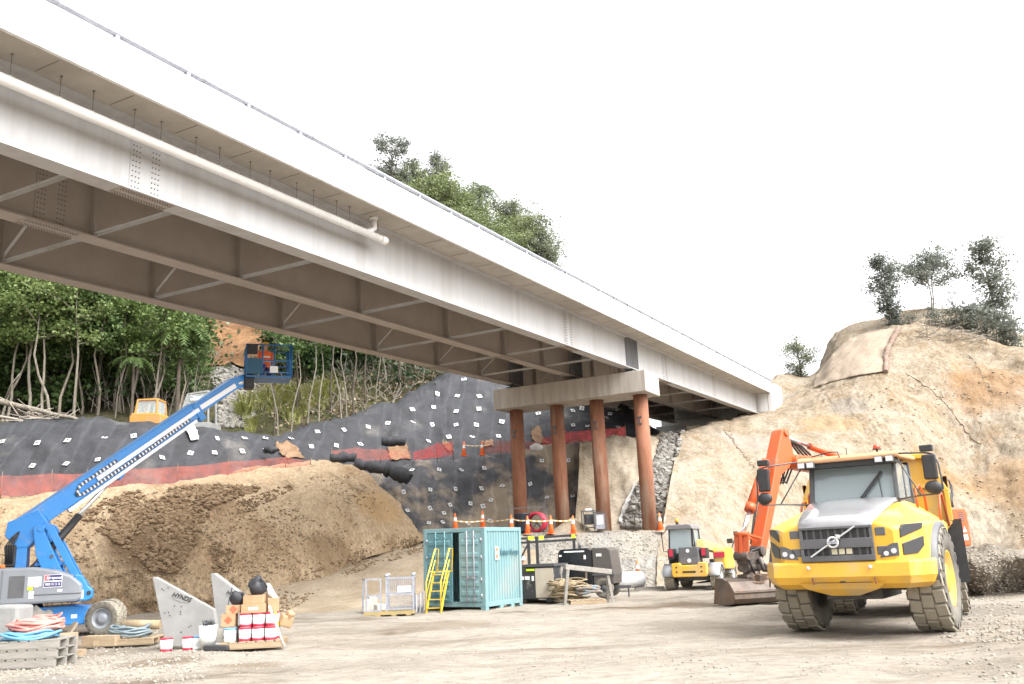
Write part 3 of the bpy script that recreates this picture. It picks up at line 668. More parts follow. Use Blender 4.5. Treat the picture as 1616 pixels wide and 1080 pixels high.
v = MB(); v.b2(-.46, .56, -1.806, -1.796, .955, .965); v.b2(0, .1, -1.808, -1.796, .965, .985); v.build('hatch_seam', M['dark'], bum)
v = MB(); v.prism([(-1.40, -1.74), (-1.40, -1.71), (-1.37, -1.69)], 'z', 1.1, 1.3); 
for s in (-1, 1):
    hl = MB(); hl.prism([(s*.72, 1.37), (s*1.04, 1.40), (s*1.04, 1.62), (s*.94, 1.61), (s*.78, 1.53)], 'y', -1.70, -1.55); h = hl.build('headlight', M['grillegrey'], body)
    ln = MB(); ln.cyl((s*.83, -1.72, 1.44), (s*.83, -1.68, 1.44), .042, n=18); ln.cyl((s*.96, -1.72, 1.48), (s*.96, -1.68, 1.48), .046, n=18); ln.build('lamp_lens', M['lamp'], h)
    pa, pb = Vector((s*1.03, -1.66, 0)), Vector((s*1.42, -1.08, 0)); nv_ = Vector((s*.58, -.39, 0)).normalized()
    for ol in ([(.10, 1.70), (.86, 1.85), (.90, 1.95), (.25, 1.93), (.12, 1.86)], [(.14, 1.40), (.62, 1.42), (.86, 1.55), (.88, 1.72), (.14, 1.60)]):
        sv = MB(); f_ = [pa.lerp(pb, t)+Vector((0, 0, z))+nv_*.02 for t, z in ol]; k_ = [p-nv_*.06 for p in f_]; n_ = len(f_)
        sv.add(f_+k_, [tuple(range(n_)), tuple(reversed(range(n_, 2*n_)))]+[(i, (i+1) % n_, (i+1) % n_+n_, i+n_) for i in range(n_)]); sv.build('side_vent', M['ventdark'], body, bevel=.008)
    fd = MB(); arc = [(1.05*math.cos(t), .95+1.02*math.sin(t)) for t in [R_(a) for a in range(0, 181, 12)]]
    rows = [[Vector((s*1.18, y, z)) for y, z in arc], [Vector((s*1.60, y, z)) for y, z in arc], [Vector((s*1.62, y*1.0, z-.09)) for y, z in arc]]
    fd.v = []; fd.f = []; fd.sm = []; fd.mi = []; rows = [[Vector((p.x*.95, p.y, p.z)) for p in r] for r in rows]; fd.grid(rows); f = fd.build('mudguard', M['grillegrey'], T); f.modifiers.new('s', 'SOLIDIFY').thickness = .03
    for y in (4.35, 6.25):
        mf = MB(); mf.b2(s*.95, s*1.6, y+.98, y+1.0, .9, 1.7); 
    mf = MB(); mf.b2(s*.92, s*1.66, 3.15, 3.2, .7, 2.05); mf.build('mud_flap', M['dark'], T)
# cab: posts, roof, glass, seat
cb = MB(); W0, W1 = .80, .82
for s in (-1, 1):
    cb.bar((s*.82, .0, 2.44), (s*.80, .18, 3.22), .08, .09); cb.bar((s*.84, 1.35, 2.35), (s*.82, 1.35, 3.22), .09, .1); cb.bar((s*.84, .75, 2.0), (s*.82, .78, 3.22), .05, .06)
    cb.b2(s*.80, s*.86, .05, 1.38, 1.75, 2.46)
cb.b2(-.84, .84, 1.30, 1.38, 1.75, 3.22); cb.b2(-.82, .82, .02, .12, 2.40, 2.46)
cab = cb.build('cab', M['darkgrey'], T, bevel=.012)
rf = MB(); rf.prism([(-.22, 3.23), (1.5, 3.26), (1.5, 3.34), (-.1, 3.36), (-.22, 3.30)], 'x', -.98, .98); rf.build('cab_roof', mat('roof_cream', (.52, .28, .14), (.45, .25, .13), 2, .5), cab, bevel=.02)
vz = MB(); vz.b2(-.9, .9, -.16, .2, 3.13, 3.228); vz.build('sun_visor', M['dark'], cab)
ws = MB(); ws.add([(-.78, .03, 2.46), (.78, .03, 2.46), (.76, .19, 3.16), (-.76, .19, 3.16), (-.78, .042, 2.46), (.78, .042, 2.46), (.76, .202, 3.16), (-.76, .202, 3.16)], [(0, 1, 2, 3), (7, 6, 5, 4), (0, 4, 5, 1), (1, 5, 6, 2), (2, 6, 7, 3), (3, 7, 4, 0)]); ws.build('windshield', M['glass'], cab)
for s in (-1, 1):
    sg = MB(); sg.b2(s*.825, s*.837, .1, .72, 2.46, 3.15); sg.b2(s*.825, s*.837, .82, 1.3, 2.46, 3.15); sg.build('side_window', M['glass'], cab)
se = MB(); se.box((.0, .85, 2.15), (.5, .5, .14)); se.box((.0, 1.1, 2.55), (.5, .14, .75), (-.1, 0, 0)); se.box((0, 1.14, 3.0), (.28, .1, .2)); se.build('seat', mat('seat_cloth', (.30, .29, .28), (.36, .35, .33), 6, .9), cab, bevel=.03)
wh = MB(); wh.tube([(.2*math.cos(t), .45+.05*math.sin(t), 2.5+.2*math.sin(t)) for t in [2*math.pi*k/20 for k in range(20)]], .018, closed=True); wh.build('steering_wheel', M['dark'], cab)
wi = MB(); wi.bar((.12, -.02, 2.47), (.56, .08, 3.0), .02, .03); wi.bar((.17, -.02, 2.47), (.58, .08, 2.98), .018, .03); wi.bar((.50, .07, 2.9), (.545, -.01, 2.47), .016, .016); wi.build('wiper', M['dark'], cab)
for x in (-.88, -.70, .62, .82):
    wl = MB(); wl.box((x, -.24, 3.20), (.15, .1, .12)); q = wl.build('work_light', M['darkgrey'], cab); l2 = MB(); l2.box((x, -.294, 3.20), (.13, .012, .1)); l2.build('lamp_lens', M['lamp'], q)
bc = MB(); bc.cyl((.50, .3, 3.36), (.50, .3, 3.44), .02); bc.cyl((.50, .3, 3.44), (.50, .3, 3.455), .09); bc.build('beacon_stalk', M['dark'], cab)
bc = MB(); bc.cyl((.50, .3, 3.455), (.50, .3, 3.54), .075, .06); bc.build('beacon', mat('beacon_red', (.8, .09, .05), rough=.25), cab)
an = MB(); an.cyl((0, -.1, 3.36), (0, -.1, 3.5), .008); an.cyl((-.5, -.1, 3.35), (-.5, -.1, 3.45), .008); an.tube([(-.7, -.15, 3.37), (-.3, -.2, 3.43), (-.15, -.2, 3.42), (-.12, -.2, 3.28)], .012); an.build('aerial', M['dark'], cab)
for s in (-1, 1):
    ml = MB(); ml.tube([(s*.9, -.12, 3.30), (s*1.52, -.55, 3.22), (s*1.66, -.6, 3.18), (s*1.72, -.6, 3.0), (s*1.74, -.6, 2.55), (s*1.66, -.58, 2.46), (s*1.3, -.45, 2.45), (s*.86, -.05, 2.42)], .017, n=8)
    ml.tube([(s*.9, -.05, 3.24), (s*1.32, -.46, 2.46)], .014, n=6); arm = ml.build('mirror_arm', M['darkgrey'], cab)
    mr = MB(); mr.box((s*1.57, -.62, 2.95), (.24, .1, .46)); mr.build('mirror', M['dark'], arm, bevel=.03)
    mr = MB(); mr.ball((s*1.58, -.62, 2.58), (.15, .07, .12), 16, 10); mr.build('round_mirror', M['dark'], arm)
    mr = MB(); mr.box((s*1.55, -.6, 3.30), (.23, .12, .12)); mr.build('mirror_lamp', M['dark'], arm, bevel=.02)
    hr = MB(); hr.tube([(s*1.05, .6, 2.1), (s*1.05, .62, 2.62), (s*1.08, .9, 2.72), (s*1.1, 1.25, 2.5), (s*1.1, 1.3, 2.05)], .025, n=8); hr.tube([(s*1.38, .9, 1.95), (s*1.38, 1.2, 2.5), (s*1.38, 1.5, 2.55), (s*1.38, 1.9, 1.9)], .025, n=8); hr.build('handrail', M['orangepaint'], T)
db = MB()
pol = [(-1.2, 1.72), (1.2, 1.72), (1.45, 2.0), (1.45, 2.62), (1.12, 3.40), (-1.12, 3.40), (-1.45, 2.62), (-1.45, 2.0)]
db.prism(pol, 'y', 2.25, 2.33)
for a, b in zip(pol, pol[1:]+pol[:1]): db.bar((a[0], 2.2, a[1]), (b[0], 2.2, b[1]), .1, .16, upv=(0, 1, 0))
for x in (-.95, 0, .62): db.bar((x, 2.22, 1.8), (x, 2.22, 3.3), .09, .07)
db.bar((-1.4, 2.21, 2.75), (1.4, 2.21, 2.75), .06, .08)
for s in (-1, 1):
    rows = [[Vector((s*1.2, y, 1.72)) for y in (2.3, 5, 7.2)], [Vector((s*1.47, y, 2.0)) for y in (2.3, 5, 7.2)], [Vector((s*1.5, y, 2.95-.25*(y > 6))) for y in (2.3, 5, 7.2)], [Vector((s*1.42, y, 2.95-.25*(y > 6))) for y in (2.3, 5, 7.2)], [Vector((s*1.1, y, 1.82)) for y in (2.3, 5, 7.2)]]
    db.grid(rows, smooth=False)
db.b2(-1.2, 1.2, 2.3, 7.2, 1.68, 1.80)
db.build('dump_body', M['yellow'], T, bevel=.015)

piv = Matrix.Translation((0, 1.6, 0)) @ Matrix.Rotation(R_(8), 4, 'Z') @ Matrix.Translation((0, -1.6, 0))
for o in T.children:
    if o.name.startswith(('dump_body', 'mud_flap')) or (o.name.startswith('wheel') and o.location.y > 2):
        mt = piv @ Matrix.LocRotScale(o.location, o.rotation_euler, o.scale); o.location = mt.translation; o.rotation_euler = mt.to_euler()

# ------------------------------------------------------------------ orange excavator
E = thing('excavator', 'orange excavator behind the dump truck with its wide bucket on the ground', 'excavator', (14.7, 34, 0), R_(-48.6))
for s in (-1, 1):
    tr = MB(); ol = [(-2.0, .35), (-1.7, .08), (1.7, .08), (2.0, .35), (2.0, .65), (1.7, .95), (-1.7, .95), (-2.0, .65)]
    tr.prism(ol, 'x', s*1.0, s*1.6)
    for i in range(40):
        a = i/40*4; y = -1.75+3.5*(i % 20)/19.; z = .06 if i < 20 else .97; tr.b2(s*.98, s*1.62, y-.03, y+.03, z-.03, z+.03)
    tr.build('track', M['tyre'], E, bevel=.05)
hb = MB(); hb.prism([(-1.9, 1.2), (.55, 1.2), (.62, 1.35), (.62, 2.35), (.5, 2.6), (.2, 2.55), (-.2, 2.1), (-1.9, 2.05)], 'x', -1.45, 1.45); hb.prism([(.55, 1.2), (2.3, 1.2), (2.45, 1.5), (2.3, 2.5), (.55, 2.5)], 'x', -1.45, .3); hb.cyl((0, 0, .9), (0, 0, 1.25), .7)
hbo = hb.build('house', M['orangepaint'], E, bevel=.08)
cw = MB(); cw.prism([(-.35, 1.30), (.92, 1.30), (1.0, 1.5), (.94, 2.5), (.82, 2.66), (-.4, 2.64), (-.5, 1.5)], 'x', 1.0, 1.62); cwo = cw.build('side_cover', M['orangepaint'], E, bevel=.05)
dkp = MB(); dkp.b2(1.0, 1.6, -.3, .4, 1.14, 1.30); dkp.build('side_step', M['darkgrey'], cwo)
vn = MB()
for k in range(5): vn.b2(1.615, 1.63, .2, .62, 2.2+k*.07, 2.24+k*.07)
vn.build('louvre', M['darkgrey'], cwo)
text_mesh('unit_number', '155', M['white'], cwo, face_M((1.635, .5, 1.60), (1, 0, 0)), .28, .003, True)
tri = MB(); tri.prism([(.36, 1.80), (.66, 1.80), (.51, 2.0)], 'x', 1.625, 1.64); tri.build('warning_triangle', M['white'], cwo)
hr = MB(); hr.tube([(1.3, -.3, 2.65), (1.3, -.3, 3.3), (1.3, -.15, 3.7), (1.3, .55, 3.72), (1.3, .75, 3.5), (1.3, .75, 3.15), (1.3, .6, 3.0), (1.3, .62, 2.7)], .03, n=8); hr.tube([(1.3, .4, 3.72), (1.3, .62, 3.68), (1.3, .70, 3.3), (1.3, .52, 3.0), (1.3, .5, 2.7)], .03, n=8); hr.tube([(1.3, -.3, 3.2), (1.3, .75, 3.2)], .02, n=6); hr.build('handrail', M['darkgrey'], E)
ec = MB()
for x in (-1.45, -.45):
    ec.bar((x, -1.85, 1.3), (x, -1.55, 3.05), .07, .08); ec.bar((x, .0, 1.9), (x, .0, 3.05), .07, .08)
ec.b2(-1.5, -.4, -1.6, .05, 3.0, 3.12); ec.b2(-1.48, -.42, -1.85, .0, 1.25, 1.6); eco = ec.build('cab', M['darkgrey'], E, bevel=.02)
eg = MB(); eg.add([(-1.43, -1.80, 1.6), (-.47, -1.80, 1.6), (-.47, -1.56, 3.0), (-1.43, -1.56, 3.0)], [(0, 1, 2, 3)]); eg.b2(-1.47, -1.46, -1.7, -.05, 1.6, 3.0); eg.b2(-.44, -.43, -1.7, -.05, 1.6, 3.0); eg.build('cab_window', M['glass'], eco)
bm = MB(); bm.prism([(-1.3, 1.7), (-1.6, 2.0), (-3.9, 4.15), (-5.3, 4.45), (-7.9, 4.40), (-8.05, 4.2), (-7.9, 4.02), (-5.2, 3.85), (-3.6, 3.2), (-2.0, 1.35)], 'x', -.28, .28); bm.cyl((-.36, -7.85, 4.2), (.36, -7.85, 4.2), .22)
bmo = bm.build('boom', M['orangepaint'], E, bevel=.03)
cy = MB()
for s in (-.55, .55): cy.cyl((s, -1.9, 1.4), (s, -3.6, 2.9), .1); cy.cyl((s, -3.6, 2.9), (s, -4.6, 3.85), .06)
cy.build('boom_cylinder', M['orangepaint'], bmo)
cy = MB(); cy.cyl((0, -3.9, 4.35), (0, -6.6, 4.78), .11); co = cy.build('stick_cylinder', M['orangepaint'], bmo); cy = MB(); cy.cyl((0, -6.6, 4.78), (0, -8.25, 5.05), .06); cy.build('rod', M['chrome'], co)
hs_ = MB()
for k, x in enumerate((-.18, -.06, .06, .18)):
    hs_.tube([(x, -6.9, 4.45), (x, -7.4, 4.85-.04*k), (x-.05, -8.0, 4.9), (x-.08, -8.4, 4.55), (x-.12, -8.55, 4.0), (x-.1, -8.45, 3.6)], .035, n=7)
    hs_.tube([(x-.3, -7.7, 4.7), (x-.36, -7.45, 4.1), (x-.38, -7.9, 3.55), (x-.3, -8.45, 3.7)], .03, n=7)
hs_.build('hydraulic_hose', M['dark'], bmo)
st = MB(); st.prism([(-8.10, 5.24), (-8.45, 5.2), (-8.95, 4.3), (-9.2, 3.7), (-10.30, 1.55), (-10.2, 1.4), (-10.0, 1.5), (-8.75, 3.75), (-8.25, 4.0), (-7.9, 4.35)], 'x', -.2, .2); st.cyl((-.26, -8.25, 5.12), (.26, -8.25, 5.12), .13)
sto = st.build('stick', M['orangepaint'], E, bevel=.03)
bc_ = MB(); bc_.cyl((0, -9.25, 4.2), (0, -10.35, 2.75), .13); bc_.cyl((0, -10.27, 2.85), (0, -10.4, 2.66), .16); bco = bc_.build('bucket_cylinder', M['orangepaint'], sto)
rd_ = MB(); rd_.cyl((0, -10.3, 2.75), (0, -10.9, 1.95), .07); rd_.build('rod', M['chrome'], bco)
gh = MB(); gh.tube([(-.1, -9.25, 3.9), (-.25, -9.5, 3.2), (-.25, -9.9, 2.3), (-.2, -10.2, 1.7)], .03); gh.tube([(.1, -9.25, 3.9), (-.28, -9.42, 3.2), (-.3, -9.8, 2.3), (-.25, -10.1, 1.7)], .03); gh.build('hydraulic_hose', M['dark'], sto)
lk = MB()
for q_ in (-.17, .17): lk.bar((q_, -10.9, 1.98), (q_, -10.22, 1.85), .06, .11, upv=(1, 0, 0)); lk.bar((q_, -10.9, 1.98), (q_, -11.0, 1.38), .06, .14, upv=(1, 0, 0))
lk.cyl((-.24, -10.9, 1.98), (.24, -10.9, 1.98), .07); lk.bar((0, -10.88, 1.95), (0, -10.98, 1.4), .2, .1, upv=(1, 0, 0)); lk.build('linkage', M['orangepaint'], sto)
tl = MB(); tl.cyl((-.24, -10.22, 1.48), (.24, -10.22, 1.48), .15); tl.cyl((-.24, -10.98, 1.36), (.24, -10.98, 1.36), .13)
tl.prism([(-11.08, 1.42), (-10.12, 1.52), (-10.14, 1.30), (-10.35, 1.08), (-10.95, 1.08)], 'x', -.16, .16)
tl.cyl((0, -10.95, 1.05), (0, -10.25, 1.05), .17); tl.cyl((0, -10.6, .62), (0, -10.6, .92), .30, .24); tl.cyl((0, -10.6, .55), (0, -10.6, .63), .40)
for q_ in (-1, 1): tl.cyl((q_*.22, -10.45, 1.28), (q_*.42, -10.5, .92), .085); tl.cyl((q_*.40, -10.55, 1.02), (q_*.40, -10.35, .98), .12); tl.box((q_*.30, -10.6, .72), (.16, .34, .22), (0, .2*q_, 0))
tlo = tl.build('tilt_rotator', mat('greasy_steel', (.055, .045, .04), (.14, .115, .10), 4, .55, .3, c3=(.20, .11, .06), s3=1.5), sto, bevel=.015)
th_ = MB()
for k in range(4): th_.tube([(-.2+k*.13, -10.2, 1.6), (-.3+k*.15, -10.75, 1.65-.05*k), (-.25+k*.14, -10.9, 1.2), (-.1+k*.1, -10.7, .8)], .028)
th_.build('hydraulic_hose', M['dark'], tlo)
# the bucket is turned broadside to the viewer
bk = MB(); Rz = Matrix.Translation((0, -10.55, 0)) @ Matrix.Rotation(R_(66), 4, 'Z')
arc = [(.42, .56), (.05, .55), (-.30, .48), (-.52, .30), (-.55, .14), (-.42, .04), (-.1, .0), (.30, .0), (.62, .03)]
arc = [(y*1.05, z*1.35) for y, z in arc]; rows = [[Vector((x, y, z)) for x in (-1.0, -.5, 0, .5, 1.0)] for y, z in arc]
n0 = len(bk.v); bk.grid(rows, smooth=False); 
for s in (-1.0, 1.0): bk.add([Vector((s, y, z)) for y, z in arc], [tuple(range(len(arc)))])
bk.box((0, .62, .03), (1.96, .14, .03)); bk.box((0, .0, .79), (.7, .5, .08)); bk.box((0, -.56, .34), (1.98, .03, .06), (.5, 0, 0)); bk.box((0, -.2, .70), (1.98, .05, .05))
bk.v = [tuple(Rz @ Vector(v)) for v in bk.v]
bko = bk.build('bucket', M['steelrust'], E); bko.modifiers.new('s', 'SOLIDIFY').thickness = .03

# ------------------------------------------------------------------ telehandler
TE = thing('telehandler', 'small yellow and black telehandler parked with its back to the viewer', 'telehandler', (7.5, 38.5, 0), R_(-23))
for x, s in ((-.93, -1), (.93, 1)):
    for y in (-1.35, 1.35): wheel(TE, (x, y, .46), .46, .42, M['white'], s, 16, .5)
ch = MB(); ch.b2(-.65, .65, -1.5, 2.0, .35, .95); ch.b2(-.72, .72, 1.1, 1.6, .35, .7); ch.build('chassis', M['darkgrey'], TE, bevel=.02)
bw = MB(); bw.prism([(-.66, .52), (.66, .52), (.70, .62), (.70, 1.05), (.38, 1.08), (.33, .98), (-.33, .98), (-.38, 1.08), (-.70, 1.05), (-.70, .62)], 'y', -2.15, -1.75); bwo = bw.build('counterweight', M['yellow'], TE, bevel=.03)
sl_ = MB(); sl_.b2(-.26, .26, -2.165, -2.15, .68, .75)
for x in (-.5, .5):
    for z in (.72, .90): sl_.cyl((x, -2.165, z), (x, -2.145, z), .035, n=12)
sl_.build('slot', M['dark'], bwo)
for x, s in ((-.93, -1), (.93, 1)):
    for y in (-1.35, 1.35):
        fm = MB(); arc = [(y+.56*math.cos(t), .50+.54*math.sin(t)) for t in [R_(a) for a in range(5, 176, 17)]]
        fm.grid([[Vector((x-.23, p, q)) for p, q in arc], [Vector((x+.23, p, q)) for p, q in arc], [Vector((x+s*.23, p, q-.1)) for p, q in arc]] if s > 0 else [[Vector((x+.23, p, q)) for p, q in arc], [Vector((x-.23, p, q)) for p, q in arc], [Vector((x-.23, p, q-.1)) for p, q in arc]])
        f = fm.build('mudguard', mat('fender_grey', (.30, .31, .33), rough=.5), TE); f.modifiers.new('s', 'SOLIDIFY').thickness = .025
eh = MB(); eh.prism([(-.45, 1.0), (.40, 1.0), (.36, 1.68), (-.40, 1.68)], 'y', -1.95, -1.2); eho = eh.build('engine_cover', M['grillegrey'], TE, bevel=.03)
bb = MB(); bb.b2(-.36, .34, -1.965, -1.952, 1.02, 1.26); bb.build('rear_plate', mat('plate_grey', (.12, .12, .13), rough=.4), eho); bb = MB(); bb.cyl((0, -1.975, 1.15), (0, -1.964, 1.15), .075, n=18); bb.cyl((-.04, -1.965, 1.53), (-.04, -1.951, 1.53), .07, n=16); bb.build('badge', M['white'], eho)
tcb = MB(); 
for a in ((-1.0, -1.15), (.0, -1.15), (-1.0, .35), (.0, .35)):
    tcb.bar((a[0], a[1], 1.0), (a[0]*.94-.0, a[1]+(.12 if a[1] < 0 else -.1), 2.42), .07, .07)
tcb.b2(-1.02, .02, -1.2, .4, .7, 1.45); tco = tcb.build('cab', M['dark'], TE, bevel=.02)
tr_ = MB(); tr_.prism([(-1.10, 2.40), (-1.05, 2.55), (-.95, 2.60), (-.1, 2.60), (.0, 2.55), (.06, 2.40)], 'y', -1.15, .4); tr_.build('cab_roof', mat('roof_grey', (.16, .15, .155), rough=.5), tco, bevel=.03)
tg = MB(); tg.add([(-.96, -1.12, 1.45), (-.04, -1.12, 1.45), (-.06, -1.04, 2.4), (-.9, -1.04, 2.4)], [(0, 1, 2, 3)]); tg.b2(-1.0, -.99, -1.0, .3, 1.45, 2.38); tg.b2(-.02, -.01, -1.0, .3, 1.45, 2.38); tg.add([(-.96, .34, 1.45), (-.04, .34, 1.45), (-.06, .26, 2.4), (-.9, .26, 2.4)], [(0, 1, 2, 3)])
tg.build('cab_window', M['glass'], tco)
ts = MB(); ts.box((-.5, -.3, 1.6), (.5, .5, .12)); ts.box((-.5, -.55, 1.95), (.48, .12, .7)); ts.build('seat', M['dark'], tco); ts = MB(); ts.tube([(-.35+.2*math.cos(t), -1.0+.0*math.sin(t), 1.66+.17*math.sin(t)) for t in [2*math.pi*k/16 for k in range(16)]], .02, closed=True); ts.build('steering_wheel', M['dark'], tco)
md = MB(); md.tube([(-1.02, -1.1, 1.5), (-1.22, -1.15, 1.55), (-1.25, -1.15, 2.2), (-1.05, -1.1, 2.4)], .02); md.tube([(.05, -1.1, 1.3), (.1, -1.15, 1.75), (.06, -1.1, 2.4)], .025); md.build('guard_rail', M['dark'], tco)
for x in (-.78, .55):
    rl_ = MB(); rl_.box((x, -1.5, 1.42), (.26, .5, .42)); rlo = rl_.build('lamp_housing', M['dark'], TE, bevel=.02); r2 = MB(); r2.box((x, -1.76, 1.46), (.16, .03, .28)); r2.build('tail_light', M['red'], rlo, bevel=.01)
tbm = MB(); tbm.bar((.35, -1.3, 1.78), (.35, 2.9, 1.5), .3, .36); tbm.bar((.35, 2.6, 1.5), (.35, 3.6, 1.0), .24, .3); tbo = tbm.build('boom', mat('boom_yellow', (.66, .52, .17), (.6, .48, .2), 2, .45), TE, bevel=.02)
ep = MB(); ep.prism([(-.7, .75), (1.25, .7), (1.35, .8), (1.3, 1.45), (.9, 1.6), (-.6, 1.62), (-.75, 1.5)], 'x', .72, 1.22); epo = ep.build('engine_pod', M['yellow'], TE, bevel=.06); st_ = MB(); st_.b2(.76, 1.20, -.79, -.755, 1.22, 1.42); st_.build('red_panel', M['red'], epo); 
mm = MB(); mm.tube([(1.1, 1.2, 1.4), (1.3, 1.3, 1.9), (1.35, 1.3, 2.15)], .02); mmo = mm.build('mirror_arm', M['dark'], TE); mm = MB(); mm.box((1.12, 1.2, 1.86), (.24, .08, .2)); mm.box((1.38, 1.3, 2.16), (.2, .08, .18)); mm.build('mirror', M['dark'], mmo, bevel=.02)
bcn = MB(); bcn.cyl((-.62, -.9, 2.6), (-.62, -.9, 2.7), .06); bcn.build('beacon_stalk', M['dark'], tco); bcn = MB(); bcn.cyl((-.62, -.9, 2.7), (-.62, -.9, 2.86), .08, .06); bcn.build('beacon', M['beacon'], tco)
cr_ = MB(); cr_.b2(-.3, .8, 3.5, 3.6, .3, 1.1); cr_.build('carriage', M['dark'], tbo)

# ------------------------------------------------------------------ boom lift
L = thing('boom_lift', 'blue articulated boom lift with grey body and its boom raised towards the trees', 'boom lift', (-13.75, 25.4, 0), R_(20))
for x in (-.6, 2.1):
    for y, s in ((-1.1, -1), (.62, 1)):
        wo = wheel(L, (x, y, .45), .45, .36, M['liftgrey'], 1, 18, .6); wo.rotation_euler = (0, 0, R_(90 if s > 0 else -90)); wo.rotation_euler.z += R_(-20) if x > 1 else 0
cs = MB(); cs.prism([(-1.2, .35), (1.7, .3), (2.15, .42), (2.2, .70), (1.2, .82), (-1.0, .80), (-1.3, .6)], 'y', -.72, .72); cso = cs.build('chassis', M['blue'], L, bevel=.03); cs = MB(); cs.b2(1.95, 2.25, -1.0, 1.0, .38, .52); cs.build('axle', M['darkgrey'], cso); cs = MB(); cs.cyl((0, 0, .8), (0, 0, .95), .45); cs.build('slew_ring', M['darkgrey'], cso)
by = MB(); ob = [(-1.75, .90), (1.42, .93), (1.52, 1.02), (1.52, 1.38), (1.25, 1.62), (.85, 1.78), (.3, 1.88), (-1.75, 1.86)]
by.prism(ob, 'y', -1.18, -.52); byo = by.build('body_cover', M['liftgrey'], L, bevel=.07); by = MB(); by.prism(ob, 'y', .42, 1.15); by.build('body_cover', M['liftgrey'], L, bevel=.05)
tt = MB(); tt.prism([(1.3, .92), (1.68, .94), (1.78, 1.02), (1.78, 1.22), (1.66, 1.32), (1.5, 1.6), (1.3, 1.66)], 'y', -1.10, -.72); tt.b2(-1.6, 1.4, -.52, .42, .9, 1.35); tto = tt.build('turntable', M['blue'], L, bevel=.03); tt = MB(); tt.cyl((1.69, -1.13, 1.14), (1.69, -1.09, 1.14), .055, n=16); tt.build('lashing_hole', M['dark'], tto)
sm = MB(); sm.b2(-.42, -.415, -1.20, -1.182, .93, 1.84); sm.b2(.25, 1.5, -1.20, -1.182, 1.145, 1.16); sm.b2(-.25, .12, -1.192, -1.182, 1.1, 1.66)
sm.build('panel_seam', M['grillegrey'], byo)
def plate(parent, name, x0, x1, z0, z1, m, y=-1.186, d=.006): q = MB(); q.b2(x0, x1, y-d, y, z0, z1); return q.build(name, m, parent)
sg = plate(byo, 'hire_sign', .58, 1.02, 1.33, 1.66, M['white']); plate(sg, 'sign_panel', .70, 1.01, 1.505, 1.65, M['navy'], -1.193, .003); plate(sg, 'sign_panel', .59, 1.01, 1.345, 1.475, M['navy'], -1.193, .003); plate(sg, 'sign_panel', .59, .695, 1.505, 1.65, mat('pinkred', (.62, .12, .14), rough=.5), -1.193, .003)
text_mesh('sign_lettering', 'hirepool', M['white'], sg, face_M((.82, -1.2, 1.577), (0, -1, 0)), .105, .001, True, .2, .37); text_mesh('sign_lettering', '0800 15 15 15', M['white'], sg, face_M((.80, -1.2, 1.41), (0, -1, 0)), .09, .001, True, 0, .36)
for x0, x1, z0, z1, m in ((.2, .52, 1.38, 1.62, 'white'), (.2, .33, 1.28, 1.36, 'lime'), (.24, .36, 1.06, 1.25, 'white'), (.92, 1.04, 1.21, 1.27, 'white'), (.36, .46, 1.35, 1.41, 'white')): plate(byo, 'sticker', x0, x1, z0, z1, M[m])
plate(tto, 'sticker', 1.5, 1.56, 1.0, 1.22, M['white'], -1.102); plate(cso, 'sticker', .62, .72, .55, .70, M['white'], -.722); plate(cso, 'sticker', 1.25, 1.4, .48, .58, M['white'], -.722)
ob_ = MB(); ob_.cyl((-.48, -.9, 1.88), (-.48, -.9, 1.97), .07, .06); ob_.build('beacon', mat('beacon_orange', (.8, .2, .05), rough=.3), byo)
rs = MB(); rs.prism([(-.30, 1.3), (.0, 1.3), (-.03, 2.7), (-.2, 2.9), (-.40, 2.6)], 'y', -.28, .28); rso = rs.build('riser', M['blue'], L, bevel=.02); rs = MB(); rs.b2(-.55, -.28, -.34, .2, 1.9, 2.5); rs.build('valve_box', M['dark'], rso, bevel=.04)
rh = MB()
for k in range(4): rh.tube([(-.5+.05*k, -.37, 2.0), (-.55+.06*k, -.42, 2.45), (-.4+.04*k, -.38, 2.7), (-.25, -.33, 2.85)], .02)
rh.build('hydraulic_hose', M['dark'], rso)
ar = MB()
for y in (-.42, .30):
    ar.prism([(.10, 2.95), (.22, 3.05), (.34, 2.95), (.98, 1.6), (.9, 1.4), (.55, 1.5), (.22, 2.2)], 'y', y, y+.12)
    ar.prism([(.28, 3.0), (.42, 2.92), (1.18, 1.55), (1.36, 1.6), (.60, 3.0), (.42, 3.10)], 'y', y+.02, y+.10)
ar.cyl((.3, -.44, 2.92), (.3, .44, 2.92), .1); ar.cyl((1.0, -.44, 1.6), (1.0, .44, 1.6), .1); ar.b2(.2, .9, -.3, .3, 1.9, 2.0)
aro = ar.build('lower_arm', M['blue'], L, bevel=.015); ar = MB(); ar.cyl((.62, -.44, 2.15), (.62, -.40, 2.15), .05); ar.cyl((.1, -.2, 1.8), (.6, -.2, 2.4), .09); ar.build('arm_cylinder', M['darkgrey'], aro)
tipL = Matrix.Rotation(R_(-20), 3, 'Z') @ (Vector((-9.61, 31, 8.25))-Vector((-13.75, 25.4, 0))); b0 = Vector((-.38, -.05, 2.86)); dv = (tipL-b0); ln = dv.length; du = dv.normalized()
bo = MB(); m1 = b0+du*ln*.74; bo.bar(b0, m1, .42, .52); bo.prism([(-.60, 2.75), (-.30, 2.40), (.0, 2.42), (.3, 2.75), (.45, 3.1), (.2, 3.45), (-.56, 3.12)], 'y', -.30, .30)
boo = bo.build('boom', M['blue'], L, bevel=.03)
b2_ = MB(); b2_.bar(m1-du*.2, b0+du*ln*.95, .34, .40); b2o = b2_.build('boom_extension', M['blue'], boo, bevel=.02)
sx = du.cross(Vector((0, 0, 1))).normalized(); uz = sx.cross(du)
tb = MB(); o_ = sx*.25-uz*.10
